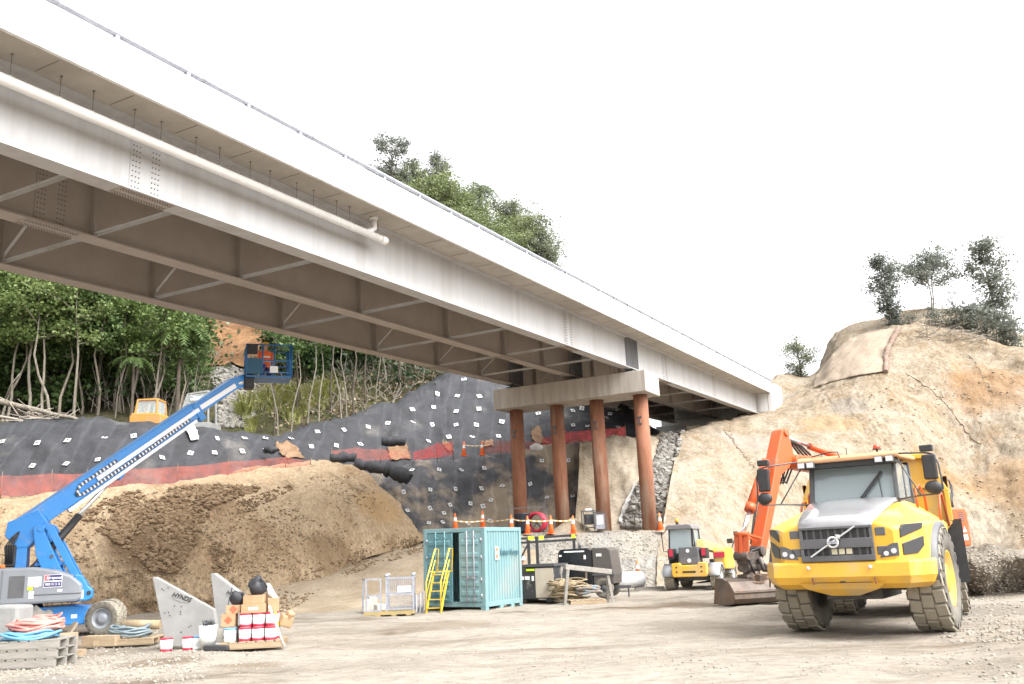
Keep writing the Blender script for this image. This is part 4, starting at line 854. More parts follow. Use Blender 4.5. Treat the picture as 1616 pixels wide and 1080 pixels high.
tb.bar(b0+du*1.4+sx*.22-uz*.31, m1+sx*.24-uz*.28-du*.3, .12, .10); tb.bar(b0+du*2.6+sx*.235-uz*.02, m1+sx*.235-uz*.02, .03, .13); tb.bar(m1-du*.2+sx*.2-uz*.0, b0+du*ln*.93+sx*.2-uz*.05, .04, .16); tb.build('cable_tray', M['silver'], boo)
cc = MB(); a_ = b0+du*2.3+sx*.25+uz*.12; e_ = b0+du*2.0+sx*.25-uz*.14
path = [m1-du*.5+sx*.25-uz*.12, b0+du*4+sx*.25-uz*.17, e_, e_-du*.18+uz*.08, a_-du*.25, a_, a_+du*1.1]
for p, q in zip(path, path[1:]):
    n = max(1, int((q-p).length/.062))
    for k in range(n): c = p.lerp(q, (k+.5)/n); cc.bar(c-du*.024, c+du*.024, .06, .085, mi=k % 2)
cc.build('cable_chain', [M['darkgrey'], M['silver']], boo)
cy = MB(); cy.cyl((.2, -.1, 1.9), (1.15, .45, 3.3), .11); cyo = cy.build('lift_cylinder', M['dark'], L); cy = MB(); pe = b0+du*3.3-uz*.28; cy.cyl((1.15, .45, 3.3), tuple(pe), .065); cy.build('rod', M['chrome'], cyo)
kn = MB(); kn.bar(b0+du*ln*.74-du*.15-uz*.1, b0+du*ln*.74+du*.1-uz*.1, .48, .62); kn.build('boom_collar', M['blue'], boo, bevel=.02); kn = MB(); kn.bar(b0+du*3.2-uz*.35, b0+du*3.45-uz*.3, .3, .25); kn.build('cylinder_bracket', M['blue'], boo, bevel=.02)
jb = MB(); jb.bar(b0+du*ln*.93+uz*.1, tipL+Vector((.15, .1, .05)), .26, .22); jb.bar(b0+du*ln*.93-uz*.15, tipL+Vector((.2, .1, -.25)), .22, .12); jb.build('jib', M['blue'], boo); jb = MB(); jb.b2(tipL.x, tipL.x+.35, tipL.y-.2, tipL.y+.3, tipL.z-.45, tipL.z+.2); jb.build('platform_rotator', M['dark'], boo, bevel=.04)
# basket
bx0, bx1 = tipL.x+.05, tipL.x+1.62; by0, by1 = tipL.y-.35, tipL.y+.75; bz = tipL.z-.02
bs = MB(); bs.b2(bx0, bx1, by0, by1, bz-.06, bz); M['basketblue'] = mat('basket_blue', (.012, .11, .28), (.02, .13, .32), 2, .45); bso = bs.build('basket', M['basketblue'], L)
for z in (bz+.12, bz+.55, bz+1.12):
    q = MB(); q.tube([(bx0, by0, z), (bx1, by0, z), (bx1, by1, z), (bx0, by1, z)], .025, closed=True, n=8); q.build('rail', M['basketblue'], bso)
q = MB()
for x in (bx0, bx0+.55, bx1-.62, bx1-.06, bx1):
    for y in (by0, by1): q.cyl((x, y, bz), (x, y, bz+1.12), .028)
q.build('basket_posts', M['basketblue'], bso)
q = MB(); q.b2(bx0+.02, bx0+.55, by0-.02, by0+.01, bz+.05, bz+.62); q.build('control_shield', mat('shield_teal', (.02, .09, .16), rough=.5), bso)
q = MB(); q.box((bx0+.2, by0+.05, bz+.95), (.36, .22, .34)); q.build('control_box', M['dark'], bso, bevel=.03)
q = MB(); q.box((bx0+.95, by0-.03, bz+.22), (.28, .02, .24)); q.build('notice', M['white'], bso)
# ------------------------------------------------------------------ site equipment
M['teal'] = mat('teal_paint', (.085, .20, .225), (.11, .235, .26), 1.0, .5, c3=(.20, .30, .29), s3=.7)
M['teal_sunlit'] = mat('teal_paint_sunlit', (.15, .265, .28), (.185, .30, .31), 1.0, .6, c3=(.24, .285, .275), s3=.6)  # paler copy of the teal paint, sunlight put into the colour
M['wood'] = mat('wood', (.28, .205, .125), (.37, .285, .19), 2, .85, stretch=(1, 8, 8), bump=.1, bscale=12)
M['oldwood'] = mat('old_wood', (.21, .195, .17), (.30, .28, .25), 2, .9, stretch=(1, 8, 8), bump=.1, bscale=12)
M['card'] = mat('cardboard', (.36, .215, .115), (.42, .265, .15), 3, .85)
M['net'] = None
M['yellowrail'] = mat('yellow_rail', (.68, .46, .03), (.6, .42, .05), 4, .45)
M['fabricwhite'] = mat('white_fabric', (.50, .485, .46), (.60, .59, .57), 3, .9)
M['hosepink'] = mat('red_hose', (.48, .17, .15), (.58, .27, .23), 4, .7)
M['hoseblue'] = mat('blue_hose', (.10, .27, .45), (.14, .34, .52), 4, .6)
M['hosegrey'] = mat('grey_hose', (.12, .16, .185), (.20, .245, .265), 4, .6)
M['hosetan'] = mat('tan_hose', (.24, .18, .105), (.36, .28, .175), 4, .8)
M['cone'] = mat('cone_orange', (.85, .17, .03), (.78, .17, .04), 3, .55)
M['bag'] = mat('black_bag', (.018, .018, .022), (.03, .03, .035), 5, .6, bump=.3, bscale=8)

# shipping container
CT = thing('shipping_container', 'teal shipping container with one door ajar standing in the middle of the yard', 'container', gnd(767, 963)+Vector((0, 0, -.02)), R_(-30), rot=(0, R_(.9), R_(-30)))
Wc, Lc, Hc = 2.44, 2.36, 2.60
fr = MB()
for x in (-Wc, 0):
    for y in (.0, Lc): fr.b2(min(x, x+(.14 if x < 0 else -.14)), max(x, x+(.14 if x < 0 else -.14)), y+(0 if y < 1 else -.14), y+(.14 if y < 1 else 0), .1, Hc)
fr.b2(-Wc+.14, -.14, 0.01, .12, Hc-.14, Hc); fr.b2(-Wc+.14, -.14, 0.01, .12, .1, .26)
fr.b2(-Wc+.14, -.14, Lc-.12, Lc-.01, .1, .26)
for x in (-Wc+.01, -.13):
    fr.b2(x, x+.12, .14, Lc-.14, Hc-.13, Hc); fr.b2(x, x+.12, .14, Lc-.14, .1, .25)
for x in (-Wc, -.2):
    for y in (0, Lc-.2, .9, 1.6): fr.b2(x, x+.2, y, y+.2, 0, .098)
fro = fr.build('frame', M['teal_sunlit'], CT, bevel=.012)
def corr(x, y0, y1, z0, z1, n, out, axis='x'):
    prof = []; st = (y1-y0)/n
    for i in range(n):
        a = y0+i*st; prof += [(a, 0), (a+st*.30, 0), (a+st*.42, -.035), (a+st*.88, -.035)]
    prof.append((y1, 0)); return [[Vector((x+out*d, a, z)) if axis == 'x' else Vector((a, x+out*d, z)) for a, d in prof] for z in (z0, z1)]
for x, o, nm in ((-.02, 1, 'side_panel'), (-Wc+.02, -1, 'side_panel')):
    q = MB(); q.grid(corr(x, .12, Lc-.12, .24, Hc-.12, 13, o), False); so = q.build(nm, M['teal_sunlit'], CT)
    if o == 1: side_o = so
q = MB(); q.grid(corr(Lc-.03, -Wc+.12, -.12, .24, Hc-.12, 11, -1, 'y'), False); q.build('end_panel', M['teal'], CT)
q = MB(); q.b2(-Wc+.1, -.1, .1, Lc-.1, Hc-.05, Hc-.02); q.b2(-Wc+.1, -.1, .1, Lc-.1, .12, .16); q.build('roof', M['teal_sunlit'], CT)
def cdoor(name, x0, hinge, ang):
    w_ = 1.06 if hinge == 'l' else .82; s = 1 if hinge == 'l' else -1; d = MB(); X = lambda u: u*s
    d.b2(0, s*w_, -.03, .02, .27, Hc-.16)
    o = d.build(name, M['teal'] if hinge == 'l' else M['teal_sunlit'], CT); o.location = (x0, .03, 0); o.rotation_euler = (0, 0, ang)
    p = MB()
    for z0, z1 in ((.42, .62), (.72, .92), (1.02, 1.22), (1.32, 1.52), (1.62, 1.82), (2.02, 2.22)): p.prism([(-.03, z0), (-.06, z0+.05), (-.06, z1-.05), (-.03, z1)], 'x', s*.1, s*(w_-.1))
    p.build('door_rib', M['teal'] if hinge == 'l' else M['teal_sunlit'], o)
    for u in ((.42, .80) if hinge == 'l' else (.24, .50)):
        b = MB(); b.cyl((s*u, -.085, .2), (s*u, -.085, Hc-.1), .02, n=8)
        for z in (.35, 1.0, 1.7, 2.3): b.b2(s*u-.04, s*u+.04, -.10, -.03, z-.03, z+.03)
        b.bar((s*u, -.1, 1.05), (s*(u+.28 if u < .5 else u-.28), -.1, 1.0), .03, .03); b.build('lock_rod', M['galv'] if hinge == 'r' else M['teal'], o)
    h = MB()
    for z in (.45, .95, 1.65, 2.2): h.cyl((0, -.03, z-.06), (0, -.03, z+.06), .03, n=8)
    h.build('hinge', M['galv'], o)
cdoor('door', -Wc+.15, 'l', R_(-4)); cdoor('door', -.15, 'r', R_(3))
q = MB(); q.b2(.0035, .0045, .62, .86, 1.55, 1.98); lg = q.build('logo', M['white'], side_o); q = MB(); q.b2(.005, .006, .66, .82, 1.6, 1.93); q.build('logo_block', mat('logo_brown', (.35, .17, .08), rough=.5), lg)
text_mesh('logo_letters', 'FH', M['white'], lg, face_M((.0075, .74, 1.76), (1, 0, 0)), .17, .001, True)
text_mesh('company_lettering', 'Fulton Hogan', mat('letter_teal', (.03, .10, .13), rough=.5), side_o, face_M((.006, 1.55, 1.78), (1, 0, 0)), .28, .002, True, 0, 1.2)

# yellow access stairs leaning on the container
SX = gnd(684, 968); S = thing('access_stairs', 'narrow yellow steel access stairs leaning against the closed container door', 'stairs', SX, R_(-12))
for k, nm in ((-.24, 'stringer'), (.24, 'stringer')):
    q = MB(); q.bar((k, 0, 0), (k+.12, .55, 1.25), .035, .07); q.build(nm, M['yellowrail'], S)
    q = MB(); q.tube([(k, -.02, .05), (k+.02, .0, .95), (k+.16, .56, 1.95), (k+.22, .7, 1.95), (k+.2, .62, 1.22)], .025, n=8); q.tube([(k+.06, .2, 1.27), (k+.14, .5, 1.2)], .02, n=6); q.tube([(k+.0, .0, .5), (k+.15, .56, 1.6)], .02, n=6); q.build('handrail', M['yellowrail'], S)
for i in range(5):
    f = (i+.6)/5; q = MB(); q.box((.12*f, .55*f, 1.25*f), (.46, .10, .025)); q.build('tread', M['yellowrail'], S)
q = MB(); q.box((.15, .72, 1.24), (.52, .22, .04)); q.build('landing', M['yellowrail'], S)

# galvanised work cage on a yellow pallet
CG = thing('work_cage', 'galvanised mesh work cage with open gate on a yellow base beside the container', 'work cage', gnd(618, 971), R_(4))
q = MB(); q.b2(-.85, .72, -.1, .9, .02, .12)
for x in (-.5, .0, .45): q.b2(x, x+.16, -.12, .92, -.02, .02)
q.build('base', mat('base_tan', (.36, .26, .09), (.28, .22, .11), 5, .7), CG)
cgf = MB()
for x in (-.15, .68):
    for y in (-.05, .85): cgf.b2(x-.03, x+.03, y-.03, y+.03, .12, 1.15); cgf.ball((x, y, 1.2), .06)
for z in (1.1, .62, .18):
    for y in (-.05, .85): cgf.bar((-.15, y, z), (.68, y, z), .045, .05)
    for x in (-.15, .68): cgf.bar((x, -.05, z), (x, .85, z), .045, .05)
cgo = cgf.build('cage_frame', M['galv'], CG)
ms = MB()
for i in range(13):
    x = -.12+i*.064
    for y in (-.05, .85): ms.bar((x, y, .15), (x, y, 1.1), .008, .008)
for i in range(15):
    z = .18+i*.064
    for y in (-.05, .85): ms.bar((-.15, y, z), (.68, y, z), .008, .008)
    ms.bar((.68, -.05, z), (.68, .85, z), .008, .008)
ms.build('mesh_panel', M['galv'], cgo)
q = MB(); q.b2(.2, .62, -.085, -.075, .68, .86); q.build('sign_panel', M['white'], cgo)
gt = MB()
for x in (-.78, -.33): gt.b2(x-.025, x+.025, -.05, .0, .12, 1.12)
for z in (1.1, .6, .15): gt.bar((-.78, -.025, z), (-.33, -.025, z), .05, .05)
gt.b2(-.42, -.34, -.06, -.04, .5, .66); gt.bar((-.92, .3, .1), (-.9, .3, 1.1), .05, .05); gt.bar((-.92, .3, 1.1), (-.78, 0, 1.1), .04, .04); gt.build('gate', M['galv'], CG)
for k, (px, py, w_, h_) in enumerate(((579, 966, .22, .42), (588, 963, .3, .5), (600, 965, .35, .25))):
    p = gnd(px, py); q = MB(); q.prism([(-w_/2, 0), (w_/2, 0), (w_/2, h_*.8), (w_*.1, h_), (-w_/2, h_*.9)], 'y', -.15, .15)
    o = q.build('concrete_block', M['concrete'], None, bevel=.02); o.location = p; o.rotation_euler = (0, 0, .3*k)
    tag(o, ('small grey concrete block at the outer end of the work cage base', 'tallest pale concrete block leaning beside the work cage gate', 'low flat concrete block in front of the work cage gate')[k], 'concrete block')
for k, px in enumerate((657, 663, 669)):
    p = gnd(px, 968-k); q = MB(); q.tube([(0, -.1, .04), (0, .0, .04), (0, .02, .1), (0, .05, .55+.05*k)], .04, n=8)
    o = q.build('bracket', M['galv'], None); o.location = p; tag(o, 'galvanised L shaped bracket standing between the work cage and the yellow stairs', 'bracket', 'brackets beside the work cage')

# black open steel frame and the dirty skip below it
SK = thing('skip_bin', 'dirty black steel skip with a beige end wall between the container and the compressor', 'skip', gnd(846, 951), R_(-22))
q = MB(); q.prism([(-.72, .12), (.66, .12), (.72, 1.22), (-.80, 1.22)], 'y', 0, 1.4); sko = q.build('bin', mat('dirty_black', (.03, .032, .035), (.05, .05, .05), 2, .6, c3=(.33, .30, .25), s3=1.4, lo3=.52, hi3=.62), SK, bevel=.02)
q = MB(); q.b2(.02, .70, -.025, -.004, .16, 1.16); q.build('end_panel', mat('beige_panel', (.40, .35, .27), (.47, .42, .34), 2, .8), SK)
q = MB(); q.b2(-.84, .76, -.05, .02, 1.22, 1.30); q.b2(-.84, .76, 1.38, 1.46, 1.22, 1.30); q.b2(-.84, -.77, .02, 1.38, 1.22, 1.30); q.b2(.69, .76, .02, 1.38, 1.22, 1.30); q.build('rim', M['darkgrey'], SK)
q = MB(); q.b2(-.68, -.42, -.022, -.004, .78, .90); q.b2(-.38, -.2, -.022, -.004, .78, .90); q.b2(-.12, -.04, -.022, -.004, .74, .90); q.build('marking', M['white'], SK)
q = MB(); q.b2(-.32, 0, -.03, -.004, 1.08, 1.15); q.build('lime_tag', M['lime'], SK)
q = MB(); q.b2(-.6, -.4, .1, 1.3, 0, .12); q.b2(.35, .55, .1, 1.3, 0, .12); q.build('skid', M['darkgrey'], SK)
SF = thing('steel_frame', 'black steel loading frame with lime yellow tags rising behind the skip', 'steel frame', at(862, 905, 37.5)*1.0, R_(-6)); SF.location.z = 0
q = MB()
zt = at(862, 852, 37.5).z
def fx(px): return (at(px, 860, 37.5)-at(862, 860, 37.5)).x
q.bar((fx(795), 0, zt+.07), (fx(912), 0, zt+.13), .1, .09); q.bar((fx(795), 0, zt-.10), (fx(912), 0, zt-.04), .1, .09)
for px in (836, 849.5, 908): q.bar((fx(px), 0, 0), (fx(px), 0, zt+.1), .12, .11)
q.bar((fx(812), 0, 1.0), (fx(834), 0, zt-.2), .07, .07); q.build('frame_bars', M['dark'], SF)
q = MB()
for a, b in ((836, 846), (853, 861), (905, 911)): q.b2(fx(a), fx(b), -.07, -.056, zt+.02, zt+.16)
q.build('lime_tag', M['lime'], SF)

# towed air compressor
AC = thing('air_compressor', 'black towed air compressor with white lettering beside the beige portal stand', 'compressor', gnd(927, 945), R_(-20))
q = MB(); q.prism([(-1.1, .42), (.25, .42), (.25, 1.72), (.1, 1.80), (-.95, 1.78), (-1.05, 1.66)], 'y', 0, 1.3); aco = q.build('canopy', mat('gloss_black', (.012, .013, .016), rough=.25, coat=.4), AC, bevel=.04)
q = MB(); q.prism([(.26, .42), (1.02, .50), (1.05, .85), (.95, 1.70), (.85, 1.78), (.26, 1.80)], 'y', .02, 1.28); q.build('rear_canopy', mat('grey_black', (.075, .068, .062), (.09, .08, .075), 2, .35), AC, bevel=.04)
q = MB(); q.b2(.24, 1.05, -.01, 1.31, .80, .86); q.build('seam_strip', M['darkgrey'], AC)
q = MB(); q.b2(-.8, -.02, -.008, -.002, 1.66, 1.71); q.cyl((-.98, -.006, 1.2), (-.98, -.002, 1.2), .05); q.b2(-.05, .03, -.006, -.001, 1.4, 1.55); q.b2(-1.0, -.9, -.006, -.001, 1.52, 1.58); q.b2(.42, .62, .005, .018, 1.48, 1.58); q.b2(.62, .66, .005, .018, .98, 1.03); q.build('lettering', M['white'], AC)
wheel(AC, (.62, .12, .36), .36, .22, M['darkgrey'], 1, 0, .5).rotation_euler = (0, 0, R_(-90)); wheel(AC, (.62, 1.15, .36), .36, .22, M['darkgrey'], 1, 0, .5).rotation_euler = (0, 0, R_(90))
q = MB(); q.bar((-1.0, .65, .38), (1.5, .65, .36), .12, .1); q.bar((1.4, .65, .36), (1.4, .65, 0), .05, .05); q.b2(-1.1, -.9, .3, 1.0, 0, .42); q.cyl((-.3, .4, 1.8), (-.3, .4, 2.0), .05); q.build('drawbar', M['darkgrey'], AC)

# portal stand
PS = thing('portal_stand', 'beige timber portal stand with sloping top beam in front of the black compressor', 'stand', (0, 0, 0))
a, b = gnd(892, 956), gnd(968, 951); ta, tb_ = a+Vector((.15, 0, 1.22)), b+Vector((-.12, .1, .98)); PS.location = a
off = lambda p: tuple(Vector(p)-a)
q = MB(); q.bar(off(ta+Vector((-.1, 0, 0))), off(tb_+Vector((.12, 0, 0))), .14, .16); q.build('beam', M['oldwood'], PS, bevel=.01)
for p, t, sgn in ((a, ta, -1), (b, tb_, 1)):
    for dx in (0, .28):
        q = MB(); q.bar(off(p+Vector((0 if sgn < 0 else -dx*.55, dx if sgn < 0 else dx, 0))), off(t-Vector((0, 0, .08))), .09, .09); q.build('leg', M['oldwood'], PS, bevel=.008)
q = MB(); q.bar(off(ta.lerp(tb_, .45)+Vector((0, -.02, .1))), off(ta.lerp(tb_, .45)+Vector((0, -.02, -.3))), .06, .04); q.build('hook', M['steelrust'], PS)

def coil(mb, c, r, n, tube_r, turns, jit, rng, flat=.35, ax=None):
    for t in range(turns):
        rr = r*(1+rng.uniform(-jit, jit)); ph = rng.uniform(0, 6.3); tx, ty = rng.uniform(-.12, .12), rng.uniform(-.12, .12); dz = rng.uniform(0, flat)
        cx, cy = c[0]+rng.uniform(-jit, jit)*r*.6, c[1]+rng.uniform(-jit, jit)*r*.6
        mb.tube([(cx+rr*math.cos(2*math.pi*k/28+ph), cy+rr*.85*math.sin(2*math.pi*k/28+ph), c[2]+dz+tx*rr*math.cos(2*math.pi*k/28+ph)+ty*rr*math.sin(2*math.pi*k/28+ph)+.03*math.sin(3*(2*math.pi*k/28)+ph)) for k in range(28)], tube_r, n=6, closed=True)
    return mb
rng = random.Random(3)
def pallet(name, loc, rz, w_, d_, label, m, group=None, h=.14):
    P_ = thing(name, label, 'pallet', loc, rz, group)
    q = MB(); n = 7
    for i in range(n): x = -w_/2+(i+.5)*w_/n; q.b2(x-w_/n*.40, x+w_/n*.40, -d_/2, d_/2, h-.022, h)
    q.build('deck_boards', m, P_)
    q = MB()
    for y in (-d_/2+.05, 0, d_/2-.05): q.b2(-w_/2, w_/2, y-.045, y+.045, .022, h-.024)
    q.build('bearers', m, P_)
    q = MB()
    for y in (-d_/2+.06, d_/2-.06, 0): q.b2(-w_/2+.002, w_/2-.002, y-.05, y+.05, 0, .02)
    q.build('bottom_boards', m, P_); return P_
pl1 = pallet('pallet', gnd(925, 953), R_(8), 1.2, .9, 'wooden pallet of blue and brown rags under the portal stand', M['wood'])
HP = MB(); coil(HP, (0, 0, .06), .5, 0, .024, 34, .38, rng, .62); o = HP.build('hose_heap', M['hosetan'], None); o.location = gnd(897, 950); tag(o, 'heap of tan hoses piled between the skip and the portal stand', 'hoses')
q = MB(); coil(q, (0, 0, .05), .4, 0, .05, 8, .3, rng, .3); o = q.build('rag_pile', mat('rag_blue', (.16, .22, .25), (.24, .17, .12), 5, .95), None); o.location = gnd(930, 950)+Vector((0, .2, .16)); tag(o, 'tangle of blue grey hoses lying on the small pallet under the portal stand', 'hoses')

q = MB(); pa, pb = at(966, 917, 38.2), at(1012, 914, 38.9); d_ = (pb-pa).normalized(); q.lathe([(.30, 0), (.33, 0), (.33, (pb-pa).length), (.30, (pb-pa).length), (.30, 0)], axis='x', n=28)
o = q.build('concrete_pipe', mat('pale_pipe', (.47, .47, .48), (.53, .53, .53), 2, .7), None); o.location = pa; o.rotation_euler = (0, 0, math.atan2(d_.y, d_.x)); tag(o, 'short pale grey pipe lying on the ground behind the compressor', 'pipe')
q = MB(); q.bar((0, 0, .06), (1.25, .1, .06), .14, .12); o = q.build('timber_beam', M['oldwood'], None); o.location = gnd(1002, 932); tag(o, 'grey timber beam lying on the ground between the pale pipe and the telehandler', 'timber')

# traffic cones
def make_cone():
    c = thing('traffic_cone', 'x', 'traffic cone', (0, 0, 0), 0, 'orange traffic cones')
    q = MB(); q.b2(-.19, .19, -.19, .19, 0, .035); q.build('base', M['cone'], c)
    q = MB(); q.cyl((0, 0, .035), (0, 0, .88), .14, .03, n=16); q.build('cone_body', M['cone'], c)
    q = MB(); q.cyl((0, 0, .48), (0, 0, .66), .0885, .067, n=16, caps=False); q.build('reflective_band', M['white'], c); return c
cone0 = make_cone()
for i, (px, py, Y, lab) in enumerate([(719, 838, 45.5, 'orange cone on the bench above the left end of the container roof'), (762, 833, 47.5, 'orange cone standing farther back than the others above the container roof'), (807.5, 841, 45, 'orange cone just left of the black water tank'),
        (833, 843, 44.6, 'orange cone in front of the red hose reel'), (870, 842.5, 44.6, 'orange cone between the hose reel and the dirt pile'), (905, 842.5, 44.6, 'orange cone at the foot of the small sandy dirt pile'),
        (1043, 837.5, 45.5, 'orange cone beside the pile nearest the viewer'), (1007.5, 916, 40, 'orange cone standing behind the pale grey pipe on the yard'), (732, 720, 54, 'orange cone on the high bench at the left end of the warning tape'), (761, 719, 54, 'orange cone on the high bench left of the farthest pile')]):
    c = cone0 if i == 0 else dup(cone0)
    c.location = at(px, py, Y); c['label'] = lab; c.rotation_euler = (rng.uniform(-.03, .03), rng.uniform(-.03, .03), rng.uniform(0, 3))
def striped(nm, c1, c2, s):
    m = bpy.data.materials.new(nm); m.use_nodes = True; n = m.node_tree; p = n.nodes['Principled BSDF']
    tc = n.nodes.new('ShaderNodeTexCoord'); w_ = n.nodes.new('ShaderNodeTexWave'); w_.inputs['Scale'].default_value = s; r = n.nodes.new('ShaderNodeValToRGB'); r.color_ramp.interpolation = 'CONSTANT'
    r.color_ramp.elements[0].color = (*c1, 1); r.color_ramp.elements[1].color = (*c2, 1); r.color_ramp.elements[1].position = .5
    n.links.new(tc.outputs['Object'], w_.inputs[0]); n.links.new(w_.outputs['Fac'], r.inputs[0]); n.links.new(r.outputs[0], p.inputs['Base Color']); p.inputs['Roughness'].default_value = .6; return m
M['tape'] = striped('warning_tape', (.75, .74, .70), (.70, .40, .08), 1.2)
def tape(pts, sag, lab):
    q = MB(); P = []
    for a, b in zip(pts, pts[1:]):
        for k in range(9): t = k/8; p = a.lerp(b, t); p.z -= sag*4*t*(1-t); P.append(p)
    c = P[0].copy(); q.grid([[p-c+Vector((0, 0, .03)) for p in P], [p-c-Vector((0, 0, .03)) for p in P]], False); o = q.build('warning_tape', M['tape'], None); o.location = c; o.modifiers.new('s', 'SOLIDIFY').thickness = .004; tag(o, lab, 'tape')
tape([at(x, y, Y) for x, y, Y in ((719, 822, 45.5), (762, 822, 47), (807.5, 819, 45), (833, 821, 44.6), (870, 821, 44.6), (905, 820, 44.6))], .06, 'striped warning tape strung between the cones along the lower bench')
tape([at(x, y, Y) for x, y, Y in ((732, 702, 54), (761, 703, 54), (775, 700, 54))], .06, 'striped warning tape between the two cones on the high bench')

# tank, hose reel in its cage, generators on the bench
q = MB(); q.lathe([(.001, 0), (.34, 0), (.37, .08), (.39, .85), (.42, .9), (.42, .95), (.36, .96), (.001, .97)], n=24); o = q.build('water_tank', mat('tank_blue', (.02, .024, .035), rough=.5), None); o.location = at(825, 841, 45.4); tag(o, 'black plastic water drum on the bench beside the red hose reel', 'drum')
HR = thing('hose_reel', 'red hose coiled on a reel on the bench beside the black drum', 'hose reel', at(848, 841, 45.4))
q = MB()
for k in range(12): q.tube([(-.28+k*.05, (.42+.05*(k % 2))*math.cos(t), .52+(.42+.05*(k % 2))*math.sin(t)) for t in [2*math.pi*i/24 for i in range(24)]], .034, n=6, closed=True)
hro = q.build('hose', M['red'], HR); hro.rotation_euler = (0, 0, R_(70)); q = MB(); q.cyl((0, -.36, .5), (0, .36, .5), .08); q.bar((-.35, -.36, 0), (0, -.36, .5), .04, .04); q.bar((.35, -.36, 0), (0, -.36, .5), .04, .04); q.bar((-.35, .36, 0), (0, .36, .5), .04, .04); q.bar((.35, .36, 0), (0, .36, .5), .04, .04); q.build('stand', M['dark'], HR)
WC = thing('wire_frame', 'thin dark pipe frame standing round the black drum and the red hose reel', 'frame', at(833, 840, 45.8))
q = MB(); 
for x in (-.95, .95):
    for y in (-.4, .5): q.bar((x, y, 0), (x, y, 1.2), .03, .03)
for z in (1.2,): q.bar((-.95, -.4, z), (.95, -.4, z), .03, .03); q.bar((-.95, .5, z), (.95, .5, z), .03, .03); q.bar((-.95, -.4, z), (-.95, .5, z), .03, .03); q.bar((.95, -.4, z), (.95, .5, z), .03, .03)
q.build('pipes', M['darkgrey'], WC)
GN = thing('generator', 'dark open frame generator on the bench in front of the second pile from the front', 'generator', at(930, 836, 45.6), R_(5))
q = MB(); q.box((0, 0, .5), (.42, .5, .5)); q.cyl((-.1, -.27, .58), (-.1, -.24, .58), .09); q.cyl((.12, -.27, .58), (.12, -.24, .58), .07); q.build('engine', M['dark'], GN, bevel=.03); q = MB()
for x in (-.3, .3):
    for y in (-.3, .3): q.bar((x, y, 0), (x, y, .92), .04, .04)
    q.bar((x, -.3, .92), (x, .3, .92), .04, .04); q.bar((x, -.3, .1), (x, .3, .1), .04, .04)
for y in (-.3, .3): q.bar((-.3, y, .92), (.3, y, .92), .04, .04); q.bar((-.3, y, .1), (.3, y, .1), .04, .04)
q.build('frame', M['darkgrey'], GN); q = MB(); q.box((0, 0, .98), (.3, .25, .1)); q.build('cover', M['white'], GN)
GP = thing('pump_unit', 'small pump with grey front panel in a frame right of the dark generator', 'pump', at(948, 838, 45.3), R_(-6))
q = MB(); q.box((0, 0, .45), (.44, .5, .75)); q.build('housing', M['galv'], GP, bevel=.02); q = MB(); q.box((0, -.262, .52), (.3, .02, .42)); q.build('panel', M['white'], GP)
q = MB()
for x in (-.28, .30): q.bar((x, -.3, 0), (x, -.3, .9), .04, .04); q.bar((x, .3, 0), (x, .3, .9), .04, .04); q.bar((x, -.3, .9), (x, .3, .9), .04, .04)
q.bar((-.28, -.3, .9), (.3, -.3, .9), .04, .04); q.build('frame', M['darkgrey'], GP)
q = MB(); q.bar((0, 0, 0), (.75, .05, -.25), .14, .03); o = q.build('plank', M['wood'], None); o.location = at(998, 823, 48); tag(o, 'wooden plank sloping down beside the foot of the pile nearest the viewer', 'plank')

# concrete wing panels
def panel(pix, Y, thick, lab, txt):
    pts = [at(x, y, Y) for x, y in pix]; c = pts[-1].copy(); c.z = 0; P_ = thing('precast_wingwall', lab, 'concrete wingwall', c, 0, 'precast concrete wingwalls')
    lean = .10; v = [(p.x-c.x, (p.z)*lean, p.z) for p in pts]; n = len(v)
    q = MB(); vs = v+[(x, y+thick, z) for x, y, z in v]
    q.add(vs, [tuple(range(n)), tuple(reversed(range(n, 2*n)))]+[(i, i+n, (i+1) % n+n, (i+1) % n) for i in range(n)])
    po = q.build('slab', mat('panel_concrete', (.215, .212, .205), (.27, .265, .255), 2.0, .85, bump=.06, bscale=30), P_, bevel=.015)
    tp, sw, hole = txt; a = at(*tp, Y); a = a-c; a.y = a.z*lean-.012
    nrm = Vector((0, -1, lean)); m1_ = face_M(a, nrm) @ Matrix.Rotation(R_(-19), 4, 'Z')
    text_mesh('lettering', 'HYNDS', M['dark'], po, m1_, .135, .003, True, .25)
    q = MB(); ar_ = [(.22*math.cos(t), .07*math.sin(t)-.035) for t in [R_(x) for x in range(190, 352, 9)]]; in_ = [(x*.96, y*.78-.015) for x, y in ar_]
    n_ = len(ar_); q.add([m1_ @ Vector((x, y, .002)) for x, y in ar_]+[m1_ @ Vector((x, y, .002)) for x, y in in_], [(i, i+1, i+1+n_, i+n_) for i in range(n_-1)]); q.build('swoosh', M['dark'], po, fix=False)
    q = MB()
    for hx, hy in hole: p = at(hx, hy, Y)-c; p.y = p.z*lean; q.cyl((p.x, p.y-.006, p.z), (p.x, p.y+.004, p.z), .016, n=10)
    if hole: q.build('lifting_insert', M['darkgrey'], po)
    return P_
panel([(236, 912), (241, 911), (335, 962), (343, 1000), (338, 1019), (262, 1021)], 20.3, .16, 'grey precast concrete panel with black lettering standing alone left of the paint pallet', ((284, 943), 0, [(273, 957), (284, 958), (283, 970), (283, 966), (266, 972), (300, 988), (264, 967), (252, 930), (262, 928), (297, 990), (285, 998), (255, 932), (258, 968)]))
panel([(328.6, 906), (334, 905), (386, 943), (392, 985), (388, 1012), (345, 1014)], 21.9, .26, 'pale precast concrete panel half hidden behind the stacked paint pails', ((369, 939), 0, []))

